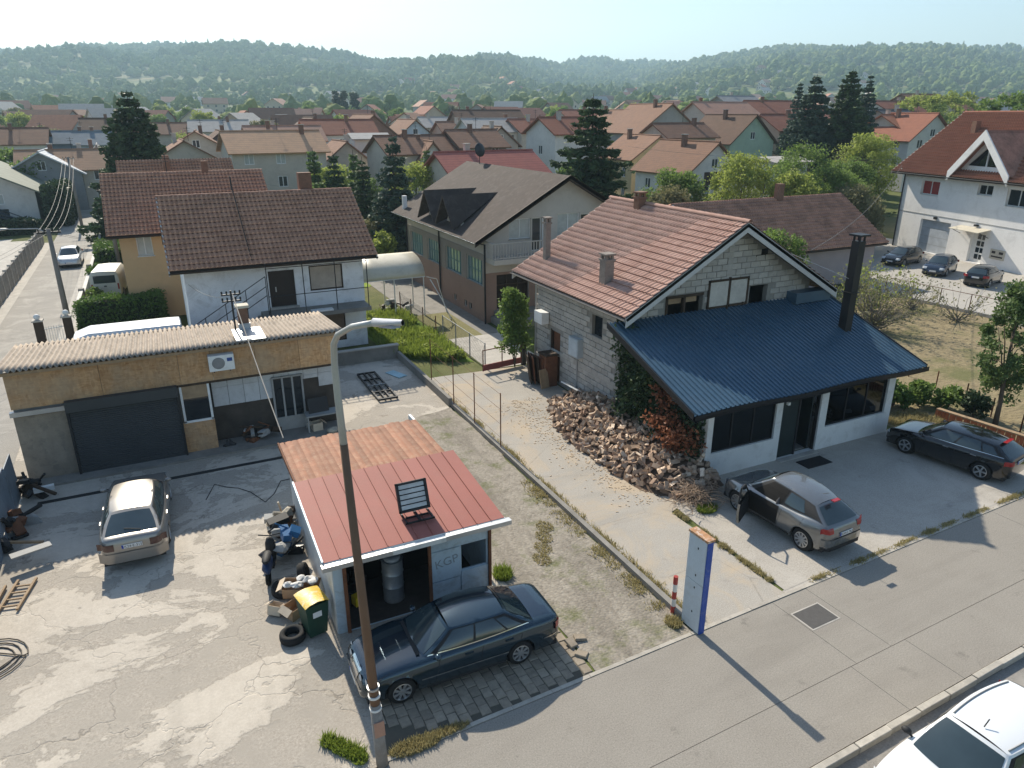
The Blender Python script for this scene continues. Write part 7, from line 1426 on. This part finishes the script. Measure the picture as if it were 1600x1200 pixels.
def bg_house(i, x, y, zr, ax, W, D, rise, wall, roof, lab, ex):
    z0 = hz1(x, y)-.1; H_ = zr-z0; rise = min(rise, D*.245) if ax == 'x' else rise; h = max(2.3, H_-rise); rr = random.Random(i); rz = rr.uniform(-6, 6)
    b = House('town_house', lab, 'house', (x, y, z0), rz, W, D, h, h+rise, ax)
    front_w = W; n = max(1, int(W/3.2)); lv = [.9] if h < 4 else [.9, 3.5] if h < 6.6 else [.9, 3.5, 6.1]
    fm = plain('blue_window', (.08, .16, .30), .4) if ex == 'blue' and 'blue_window' not in bpy.data.materials else None
    for z in lv:
        for k in range(n):
            a = (k+.5)*W/n
            if z+1.25 < h: b.win('f', a-.55, a+.55, z, z+1.25, WHITE, FARG if rr.random() < .7 else CURT, 2, 1, None, .09, .1)
        m = max(1, int(D/4))
        for k in range(m):
            a = (k+.5)*D/m
            if z+1.25 < h and rr.random() < .8: b.win('l', a-.5, a+.5, z, z+1.2, WHITE, FARG, 2, 1, None, .09, .1)
    if ax == 'y' and rise > 2.3: b.win('f', W/2-.5, W/2+.5, h+.25, h+1.35, WHITE, FARG, 2, 1, None, .09, .1)
    if ex == 'balc':
        q = b.box('balcony', WMAT['W'], 'f', 2.2, W-.4, h-2.4, h-2.25, 0, 1.2); b.box('balcony_parapet', WMAT['W'], 'f', 2.2, W-.4, h-2.25, h-1.4, 1.1, 1.2, q); b.box('balcony_recess', WOODD, 'f', 2.5, W-.6, h-2.2, h-.1, .0, .02, q)
    if ex == 'blue': b.box('blue_shutter', fm or bpy.data.materials['blue_window'], 'f', W*.35, W*.55, h-1.6, h-.4, .01, .04)
    b.walls(WMAT[wall], .22); b.roof(RMAT[roof], .55, .5, .16, .1)
    if rise > 1.5:
        rp = RMAT[roof]; p0, p1 = ((-W/2-.5, 0, h+rise+.1), (W/2+.5, 0, h+rise+.1)) if ax == 'x' else ((0, -D/2-.5, h+rise+.1), (0, D/2+.5, h+rise+.1)); MB().path([p0, p1], .11, 6).build('ridge', rp, b.roofo)
        for k in range(2 if ex == 'chim' else 1):
            cx, cy = (rr.uniform(-W*.35, W*.35), rr.choice((-.6, .6))) if ax == 'x' else (rr.choice((-.7, .7)), rr.uniform(-D*.3, D*.3)); c_ = MB().box(cx-.25, cx+.25, cy-.25, cy+.25, h+rise-1.0, h+rise+.75).build('chimney', CHIMB if rr.random() < .7 else MCONC, b.roofo); MB().box(cx-.32, cx+.32, cy-.32, cy+.32, h+rise+.75, h+rise+.83).build('chimney_cap', MCONC, c_)
    if rr.random() < .45 and W > 6.5:
        a0 = rr.uniform(.3, W*.4); a1 = a0+rr.uniform(2.2, 3.6); q = b.box('porch', WMAT[rr.choice(('W', 'CR', 'GY'))], 'f', a0, a1, 0, 2.3, 0, 1.6); m_ = MB(); m_.slab([b.pt('f', a0-.25, 2.35, 1.9), b.pt('f', a1+.25, 2.35, 1.9), b.pt('f', a1+.25, 2.95, 0), b.pt('f', a0-.25, 2.95, 0)], .1); m_.build('porch_roof', RMAT[rr.choice(('brown', 'red', 'grey'))], q)
    if rr.random() < .5 and rise > 1.5: MB().tube((.8, 0, h+rise-.1), (.8, 0, h+rise+1.6), .03, n=5).box(.4, 1.2, -.02, .02, h+rise+1.4, h+rise+1.44).box(.5, 1.1, -.02, .02, h+rise+1.15, h+rise+1.19).build('aerial', DARKM, b.roofo)
    if ex == 'dish': d_ = MB().lathe([(0, .1), (.3, .06), (.45, 0)], n=14).build('dish', GREYP, b.r); d_.location = (-1.5, -D/2-.3, 2.6); d_.rotation_euler = (R(70), 0, 0)
for i, t in enumerate(BGH): bg_house(i, *t[:4], t[4]*.93, t[5]*.93, *t[6:])
# dark green roofed house with blue stair at the left edge
z0 = hz1(-28, 92); L1 = House('stair_house', 'white house with dull green roof and dark blue outside stair across the back street', 'house', (-28.6, 92.5, z0-.1), 0, 13.4, 13, 4.0, 7.4, 'y')
L1.win('f', 8.2, 10.4, 2.5, 3.6, WHITE, CURT, 2, 1, None, .09, .1); L1.win('f', 9.2, 10.6, .2, 2.0, DARKM, FARG, 1, 1, None, .09, .1, name='door'); L1.win('f', 5, 6.5, .8, 2.0, WHITE, FARG, 2, 1); L1.walls(WMAT['W'], .22); L1.roof(plain('dull_green_roof', (.17, .185, .14), .8, .2, .8, 20, .2, dirt=(.28, .28, .24)), .6, 1.0, .16, .1)
BLR = plain('blue_black_metal', (.03, .04, .055), .5); s_ = L1.box('landing', BLR, 'f', 3, 8.4, 2.05, 2.25, 0, 1.3); mb = MB(); mb.slab([L1.pt('f', 8.4, 2.25, 0), L1.pt('f', 12.4, .2, 0), L1.pt('f', 12.4, .2, 1.3), L1.pt('f', 8.4, 2.25, 1.3)], .2, up=(0, 0, 1)); mb.build('stair', BLR, L1.r); mb = MB()
for a, b in ((3, 8.4),): L1.bar(mb, 'f', a, b, 2.9, 3.0, 1.22, 1.3); L1.bar(mb, 'f', a, b, 2.3, 2.7, 1.24, 1.28)
mb.tube(L1.pt('f', 8.4, 2.95, 1.26), L1.pt('f', 12.4, .95, 1.26), .05, n=5); mb.tube(L1.pt('f', 8.4, 2.5, 1.26), L1.pt('f', 12.4, .5, 1.26), .12, n=5); mb.build('railing', BLR, s_)
MB().box(1.5, 2.3, -4, -3, 5.4, 6.4).build('roof_window', CURT, L1.roofo); MB().box(-.3, .3, -4.5, -3.9, 7, 8.1).build('chimney', BLKP, L1.roofo)
# the far part of the town: small houses down in the valley and up the lower slopes
rf_ = random.Random(77); cnt = 0; fm_ = {}
def far_mesh(W, D, h, rise, ax, key):
    if key in fm_: return fm_[key]
    w = MB()
    if ax == 'x': w.add([(-W/2, -D/2, -1.5), (W/2, -D/2, -1.5), (W/2, D/2, -1.5), (-W/2, D/2, -1.5), (-W/2, -D/2, h), (W/2, -D/2, h), (W/2, D/2, h), (-W/2, D/2, h), (-W/2, 0, h+rise), (W/2, 0, h+rise)], [(0, 1, 5, 4), (2, 3, 7, 6), (1, 2, 6, 9, 5), (3, 0, 4, 8, 7)])
    r = MB().slab([(-W/2-.5, -D/2-.6, h-.3), (W/2+.5, -D/2-.6, h-.3), (W/2+.5, 0, h+rise+.1), (-W/2-.5, 0, h+rise+.1)], .2).slab([(W/2+.5, D/2+.6, h-.3), (-W/2-.5, D/2+.6, h-.3), (-W/2-.5, 0, h+rise+.1), (W/2+.5, 0, h+rise+.1)], .2)
    g = MB()
    for k in range(3):
        for z in ((.9, 3.5) if h > 4.5 else (.9,)): g.box(-W/2+(k+.5)*W/3-.6, -W/2+(k+.5)*W/3+.6, -D/2-.03, -D/2+.02, z, z+1.3); g.box(-W/2-.03, -W/2+.02, -D/2+(k+.5)*D/3-.5, -D/2+(k+.5)*D/3+.5, z, z+1.2)
    fm_[key] = (w.mesh('wall'), r.mesh('roof'), g.mesh('windows')); return fm_[key]
FW_ = [WMAT[k] for k in ('W', 'CR', 'BE', 'GY', 'W')]; FR_ = [RMAT[k] for k in ('red', 'brown', 'red', 'pink', 'orange', 'pale', 'brown', 'grey')]; used = []
while cnt < 210:
    px = rf_.uniform(-20, 1620); d = 165+ (rf_.random()**1.25)*(900 if 600 < px < 1350 else 620)
    l = (px-800)/1206*d; x = CX+l*C26+d*S26; y = CY-l*S26+d*C26
    if any((x-a)**2+(y-b)**2 < 15**2 for a, b in used): continue
    if d > 300 and rf_.random() < (.75 if px < 450 else .45 if px < 900 else .2): continue
    used.append((x, y)); cnt += 1; k = rf_.randrange(6); W, D, h, rise = ((11, 9, 5.4, 3.0), (9, 8, 3.2, 2.6), (12, 9, 5.6, 3.4), (8, 8, 5.2, 2.4), (14, 10, 5.8, 3.2), (10, 9, 4.4, 2.8))[k]
    wi, ri = rf_.randrange(5), rf_.randrange(8); w, r, g = far_mesh(W, D, h, rise, 'x', (k,)); zn = 'under the left hill' if px < 420 else 'left of centre' if px < 760 else 'between the hills' if px < 1060 else 'under the right hill' if px < 1400 else 'at far right'; t = thing('far_house', 'small '+('white', 'cream', 'beige', 'grey', 'white')[wi]+' house with '+('red', 'brown', 'red', 'pink', 'orange', 'pale', 'brown', 'grey')[ri]+' roof '+zn+(', low among roofs' if d < 330 else ', on valley floor' if d < 600 else ', up the slope'), 'house', (x, y, hz1(x, y)), rf_.choice((0, 90, 20, -30, 60)), 'far houses of the town')
    for nm, me, mt in (('wall', w, FW_[wi]), ('roof', r, FR_[ri]), ('windows', g, FARG)):
        q = link(nm, me, None, t)
        if not me.materials: me.materials.append(mt)
        q.material_slots[0].link = 'OBJECT'; q.material_slots[0].material = mt
        if nm == 'windows': q['kind'] = 'stuff'
# ---------------------------------------------------------------- trees
spruce('big_spruce', 'big dark spruce standing between the dormer house and the yellow house', 20.9, 39.2, 0, 13.6, 4.9, CONIF, 1, dens=1.9, droop=.30)
rgT = 0
spruce('leafy_conifer', 'broad dark leafy conifer rising behind the apricot house', -11.0, 70.5, 0, 14.2, 5.4, m_leaf('cypress_green', (.016, .036, .016), (.055, .095, .035), .15), 2, dens=2.6, droop=.08, ls=.24)
spruce('blue_spruce', 'dark blue spruce behind the white house roof end', 7.6, 48.0, 0, 10.6, 3.0, CONIFB, 3, dens=1.3)
for k, (x, y, h, r, lab) in enumerate(((3.6, 59.9, 9.2, 1.5, 'slim dark conifer beside the big tan roof'), (4.8, 57.0, 8.9, 1.7, 'slim dark conifer second from the big tan roof'), (7.5, 60.5, 8.9, 1.6, 'slim conifer next to the blue spruce'), (6.6, 54.0, 8.6, 1.8, 'bushy dark conifer right before the blue spruce'), (2.6, 53.5, 7.0, 1.8, 'low dark conifer close behind the white house ridge'))): spruce('slim_conifer', lab, x, y, 0, h, r, CONIF if k % 2 else THUJA, 10+k, dens=1.3, droop=.15)
spruce('thuja', 'pointed green thuja behind the dormer house roof', 16.0, 63.5, 0, 8.9, 1.2, THUJA, 16, dens=1.6, droop=.05); spruce('thuja', 'small pointed conifer right of the thuja', 18.4, 62.0, 0, 6.6, .9, THUJA, 17, dens=1.6, droop=.05)
spruce('tall_spruce', 'tall dark spruce, the first of the pair on the right skyline', 62.0, 55.9, .1, 16.4, 5.0, CONIFB, 21, dens=2.6, ex=.78); spruce('tall_spruce', 'tallest dark spruce of the pair on the right skyline', 66.2, 54.5, .1, 17.0, 5.9, CONIF, 22, dens=2.6, ex=.78); spruce('tall_spruce', 'slimmer spruce just behind the tall pair', 83, 65.7, .9, 16.4, 3.6, CONIFB, 23, dens=1.4, ex=.85); spruce('tall_spruce', 'faint spruce left behind the tall pair', 78, 73.6, .9, 15.6, 3.4, CONIFB, 24, dens=1.4, ex=.85)
for k, (x, y) in enumerate(((59.7, 288.4), (62.2, 287.3), (66.4, 286.0))): tree('poplar', ('slim poplar, leftmost of three on the valley floor', 'slim poplar, middle of three on the valley floor', 'slim poplar, rightmost of three on the valley floor')[k], x, y, hz1(x, y)-4, 17.5, 1.6, 1.6, 8.0, LEAFD, 30+k, 3600, .5, 60, 1.0, .3, hollow=.1)
for k, (nm, x, y, h, rx, rz, m, lab) in enumerate((('garden_tree', 39.5, 42.3, 8.4, 3.2, 3.6, LEAFY, 'bright green willow-like tree beside the white balcony house'), ('garden_tree', 46.3, 41.3, 9.0, 4.0, 3.8, LEAF, 'large rounded green tree above the brown roofed house'), ('garden_tree', 41.8, 38.0, 7.0, 2.2, 2.8, LEAFY, 'light green tree touching the large rounded tree'), ('garden_tree', 50.0, 41.0, 7.0, 3.0, 3.0, LEAF, 'green tree between large rounded tree and white house'), ('garden_tree', 61, 46.4, 9.6, 3.4, 3.8, LEAFY, 'yellow green tree beside the large white house eave'), ('garden_tree', 47.8, 36.2, 5.6, 2.4, 2.4, OLIVE, 'olive garden tree near the parking lot corner'), ('garden_tree', 56.5, 44.5, 7.0, 2.6, 3.0, LEAF, 'dark green tree behind the large white house corner'), ('garden_tree', 126, 89, 13.2, 6, 4.2, LEAFY, 'round yellow green tree far behind the orange roof'), ('garden_tree', 142, 92.4, 13.4, 6.5, 4.2, LEAFY, 'wide yellow green tree far behind the large white house'), ('garden_tree', 101, 56.5, 13.5, 5.5, 4.2, LEAF, 'green tree over the large white house ridge'), ('garden_tree', 30.2, 40.2, 7.2, 2.6, 2.6, LEAF, 'green vine covered tree before the white balcony house'), ('garden_tree', 27.0, 37.0, 6.2, 1.8, 2.4, OLIVE, 'thin olive tree behind the block house ridge'), ('garden_tree', 26.5, 51, 5.6, 3, 2.2, LEAFY, 'light bushy tree left of the big spruce'), ('garden_tree', 27.0, 61.5, 6.6, 2.4, 2.4, LEAF, 'round garden tree near the narrow white house'), ('garden_tree', 24.5, 67, 7.0, 2.4, 2.4, LEAFY, 'yellow green round tree beyond the red sheet roof'), ('garden_tree', 7.5, 70, 6.5, 3.2, 2.8, LEAFY, 'light green tree beyond the slim conifers'), ('garden_tree', 13.5, 60, 7.2, 3.0, 2.8, LEAFY, 'pale green tree beside the pointed thuja'))):
    tree(nm, lab, x, y, hz1(x, y)-.05, h, rx, rx, rz, m, 60+k, 11000 if x < 90 else 6000, .125 if x < 90 else .25, 110, .85, .16)
bush('round_bush', 'rounded green bush in front of the brown roofed house', 25.2, 23.2, 0, 2.6, 2.0, 5.0, LEAF, 80, 9000, .11, 80, .6); bush('garden_shrub', 'grey green shrub behind the white house roof end', 6.2, 48.9, 0, 2.3, 2.0, 4.0, OLIVE, 81, 7000, .10, 60, .55); bush('garden_shrub', 'light green shrub against the dormer house rear corner', 5.6, 45.0, 0, 1.3, 1.4, 3.2, LEAFY, 82, 2000, .15, 40, .5); bush('garden_shrub', 'dark shrub beside the pale green tree', 11, 55, 0, 2, 2, 3, LEAF, 83, 1800, .18, 40, .6)
tree('field_tree', 'slender green tree leaning at the edge of the dry field', 19.25, 4.7, 0, 5.6, 1.1, 1.1, 2.5, THUJA, 90, 9000, .085, 90, .36, .10, lean=(.75, .5), bottom=-.95)
def bare(name, label, x, y, h, r, seed, n=46, lv=500, m=OLIVE):
    r_ = np.random.default_rng(seed); t = thing(name, label, 'shrub', (x, y, 0)); mb = MB(); tips = []
    for k in range(n):
        d_ = Vector((r_.normal()*.7, r_.normal()*.7, 1)).normalized(); p = [Vector((r_.normal()*.08, r_.normal()*.08, 0))]
        for j in range(5): d_ = (d_+Vector(r_.normal(size=3))*.28).normalized(); d_.z = abs(d_.z)*.8+.1; p.append(p[-1]+Vector((d_.x*r*.42, d_.y*r*.42, d_.z*h*.24))); tips += [p[-1]]
        mb.path(p, [.03, .022, .016, .011, .008, .004], 4)
    mb.build('branch', BARKG, t, fix=False); T_ = np.array([tuple(q) for q in tips]); P = T_[r_.integers(0, len(T_), lv)]+r_.normal(0, .13, (lv, 3)); V_, F_, v = leaves(P, .085, r_); npmesh('foliage', V_, F_, m, t, v)
bare('bare_shrub', 'large grey twiggy shrub behind the black flue', 26.6, 16.6, 3.6, 2.0, 91, 80, 1900); bare('fruit_tree', 'thin pruned fruit tree at the lot fence, nearest the leaning tree', 33.0, 15.6, 2.4, 1.2, 92, 24, 260); bare('fruit_tree', 'thin pruned fruit tree at the lot fence beside the twiggy shrub', 33.2, 18.8, 2.6, 1.1, 93, 24, 300); bare('bare_shrub', 'leafy shrub between twiggy shrub and parked cars', 30.5, 19.8, 3.0, 1.5, 94, 40, 1800, LEAFY)
for k, (x, y, lab) in enumerate(((40.5, 34.6, 'small garden tree beyond the brown roof corner'), (43.6, 33.8, 'thin garden tree beside the parking lot corner'))): tree('garden_tree', lab, x, y, 0, 4.0, 1.3, 1.3, 1.5, OLIVE, 95+k, 1300, .16, 30, .5, .08)
hedge('tall_hedge', 'tall dark hedge beside the back street in front of the stair house', -21.2, -18.8, 85, 93, 4.2, LEAFD, 7, 5000, .26, z0=hz1(-20, 88)-.1); tree('garden_tree', 'yellow green tree behind the tall dark hedge', -22.5, 99, hz1(-22, 99), 6.6, 2.4, 2.4, 2.4, LEAF, 98, 2600, .25, 50, .8); hedge('clipped_hedge', 'low dark hedge in front of the stair house', -36, -22, 80.5, 81.8, 1.6, LEAFD, 8, 4000, .24, z0=hz1(-28, 81)-.05)
# garden trees scattered between the houses of the middle distance
rs = random.Random(31); spots = [(o.location.x, o.location.y) for o in bpy.data.objects if o.name.startswith(('town_house', 'far_house'))]; protos = []
for k in range(4):
    rg = np.random.default_rng(200+k); P, v, C_ = crown_pts(rg, 3600, 3.0, 3.0, 2.6, 60, .9, -.7, .4); V_, F_, v = leaves(P+np.array([0, 0, 4.4]), .22, rg, v); me = npmesh('crown', V_, F_, None, None, v); mb = MB().path([(0, 0, -.5), (.1, 0, 2), (0, .1, 4.6)], [.2, .15, .06], 6); protos.append((me, mb.mesh('trunk')))
n = 0; MTS = [LEAF, LEAFY, LEAF, OLIVE]
while n < 210:
    px = rs.uniform(-10, 1610); d = rs.uniform(84, 330); l = (px-800)/1206*d; x = CX+l*C26+d*S26; y = CY-l*S26+d*C26
    if any((x-a)**2+(y-b)**2 < 8.0**2 for a, b in spots) or abs(x+18) < 4: continue
    spots.append((x, y)); n += 1; k = rs.randrange(4); t = thing('distant_tree', ('deep green', 'yellow green', 'dense green', 'olive')[k]+' garden tree '+('beyond the back street' if px < 330 else 'behind the white house' if px < 640 else 'behind the dormer house' if px < 900 else 'behind the block house' if px < 1250 else 'behind the tall spruces' if px < 1430 else 'behind the large white house')+(', close to the first roofs' if d < 150 else ', among the farther roofs' if d < 240 else ', at the far end of the town'), 'tree', (x, y, hz1(x, y)), rs.uniform(0, 360), 'garden trees among the roofs'); s = rs.uniform(.6, 1.2); t.scale = (s, s, s*rs.uniform(.85, 1.15))
    for nm, me in (('crown', protos[k][0]), ('trunk', protos[k][1])):
        m = MTS[k] if nm == 'crown' else BARK
        link(nm, me, m, t)
# ---------------------------------------------------------------- wooded hills: one forest mass of instanced crowns
def m_forest():
    t = NT('forest_crown'); oi = t.n('ShaderNodeObjectInfo').outputs['Random']; a = t.noise(.0055, 5, .65); f = t.noise(.35, 4, .7)
    c = t.mix(oi, (.075, .125, .035), (.21, .275, .075)); c = t.mix(t.ramp(a, [(.42, 0), (.58, .75)]), c, (.32, .34, .105)); c = t.mix(t.ramp(t.noise(.018, 4, .6), [(.5, 0), (.66, .6)]), c, (.05, .085, .028)); c = t.mix(.4, c, t.mix(f, (.025, .042, .016), (.15, .19, .06))); t.bump(f, .6, .8); return t.fin(c, .9, 0, .1)
FOREST = m_forest(); hid = bpy.data.collections.new('crown_shapes')
for k in range(5):
    mb = MB()
    if k < 4: 
        for j in range(5): a = j*1.26+k; mb.blob((1.7*math.cos(a)*(j > 0), 1.7*math.sin(a)*(j > 0), 4.6+(1.4 if j == 0 else .2*math.sin(j*3+k))), 2.5, 2.5, 2.6, 10*k+j, .25, 2)
    else: mb.lathe([(0, 10), (.5, 8.5), (1.0, 6.5), (1.5, 4.5), (2.2, 1.5), (0, 1.2)], n=9)
    me = mb.mesh('forest_crown'); me.materials.append(FOREST); o = bpy.data.objects.new('forest_crown_shape', me); hid.objects.link(o)
rg = np.random.default_rng(99); N = 60000
px = rg.uniform(-260, 1860, N); dd_ = 210+(2900-210)*rg.random(N)**.85; l = (px-800)/1206*dd_; x = CX+l*C26+dd_*S26; y = CY-l*S26+dd_*C26
dp = np.interp(px, SKY_X, PK_D); keep = (dd_ < dp+90)
fld = np.sin(x*.011+1.3)*np.sin(y*.013+.4)+.6*np.sin(x*.027+y*.019)+.5*np.sin(x*.05-y*.043)
wood = np.clip((dd_-620)/500, 0, 1); clear = (fld > .85) & (dd_ < dp-250)
keep &= ~clear & (rg.random(N) < .30+.70*wood) & (rg.random(N) < np.clip(dd_/1500, .3, 1))
H_ = np.array([(o.location.x, o.location.y) for o in bpy.data.objects if o.name.startswith('far_house')]); x, y, dd_ = x[keep], y[keep], dd_[keep]
D2 = np.min((x[:, None]-H_[None, :, 0])**2+(y[:, None]-H_[None, :, 1])**2, 1); ok = D2 > 9**2; x, y, dd_ = x[ok], y[ok], dd_[ok]
z = hz(x, y)-.6; me = bpy.data.meshes.new('forest'); me.vertices.add(len(x)); me.vertices.foreach_set('co', np.stack([x, y, z], -1).astype(np.float32).ravel())
at = me.attributes.new('size', 'FLOAT', 'POINT'); at.data.foreach_set('value', (rg.uniform(.7, 1.0, len(x))*rg.choice([.8, 1.0, 1.3, 1.8], len(x))*np.clip(.7+dd_/3200, .7, 1.4)).astype(np.float32)); ak = me.attributes.new('kind_index', 'INT', 'POINT'); ak.data.foreach_set('value', np.where(rg.random(len(x)) < .07, 4, rg.integers(0, 4, len(x))).astype(np.int32)); ar = me.attributes.new('turn', 'FLOAT', 'POINT'); ar.data.foreach_set('value', rg.uniform(0, 6.28, len(x)).astype(np.float32))
fo = link('forest', me); prop(fo, 'hazy green deciduous forest covering the hills', 'forest', kind='stuff')
g = bpy.data.node_groups.new('forest_points', 'GeometryNodeTree'); g.interface.new_socket('Geometry', in_out='INPUT', socket_type='NodeSocketGeometry'); g.interface.new_socket('Geometry', in_out='OUTPUT', socket_type='NodeSocketGeometry')
N_ = lambda t: g.nodes.new(t); gi, go, ip, ci = N_('NodeGroupInput'), N_('NodeGroupOutput'), N_('GeometryNodeInstanceOnPoints'), N_('GeometryNodeCollectionInfo'); ci.inputs['Collection'].default_value = hid; ci.inputs['Separate Children'].default_value = True; ci.inputs['Reset Children'].default_value = True
def na(n, ty): a = N_('GeometryNodeInputNamedAttribute'); a.data_type = ty; a.inputs['Name'].default_value = n; return a.outputs['Attribute']
cv = N_('ShaderNodeCombineXYZ'); L_ = g.links.new; L_(na('turn', 'FLOAT'), cv.inputs[2]); L_(gi.outputs[0], ip.inputs['Points']); L_(ci.outputs[0], ip.inputs['Instance']); ip.inputs['Pick Instance'].default_value = True; L_(na('kind_index', 'INT'), ip.inputs['Instance Index']); L_(cv.outputs[0], ip.inputs['Rotation']); L_(na('size', 'FLOAT'), ip.inputs['Scale']); L_(ip.outputs[0], go.inputs[0])
md = fo.modifiers.new('forest', 'NODES'); md.node_group = g
# a farther bluish hill at the right edge
P = []
for i in range(30):
    t = i/29; row = []
    for j in range(9): s = j/8; l = 1150+1900*t; d = 3150+500*(s-.5)*2; row.append((CX+l*C26+d*S26, CY-l*S26+d*C26, -10+(300*math.exp(-((t-.55)/.33)**2)+20*math.sin(i*.9))*math.sin(math.pi*s)))
    P.append(row)
q = MB().grid(P).build('far_hill', FOREST, smooth=True, fix=False); structure(q)
# ---------------------------------------------------------------- air
hz_ = MB().box(-2700, 4200, -600, 3900, -1.5, 330).build('haze', None); hz_['kind'] = 'stuff'; prop(hz_, 'thin pale blue haze over the valley', 'haze')
hm = bpy.data.materials.new('valley_haze'); hm.use_nodes = True; hm.node_tree.nodes.clear(); ho = hm.node_tree.nodes.new('ShaderNodeOutputMaterial'); pv = hm.node_tree.nodes.new('ShaderNodeVolumePrincipled'); pv.inputs['Color'].default_value = (.58, .83, 1.0, 1); pv.inputs['Density'].default_value = .00031; pv.inputs['Anisotropy'].default_value = .22; hm.node_tree.links.new(pv.outputs[0], ho.inputs['Volume']); hz_.data.materials.append(hm)
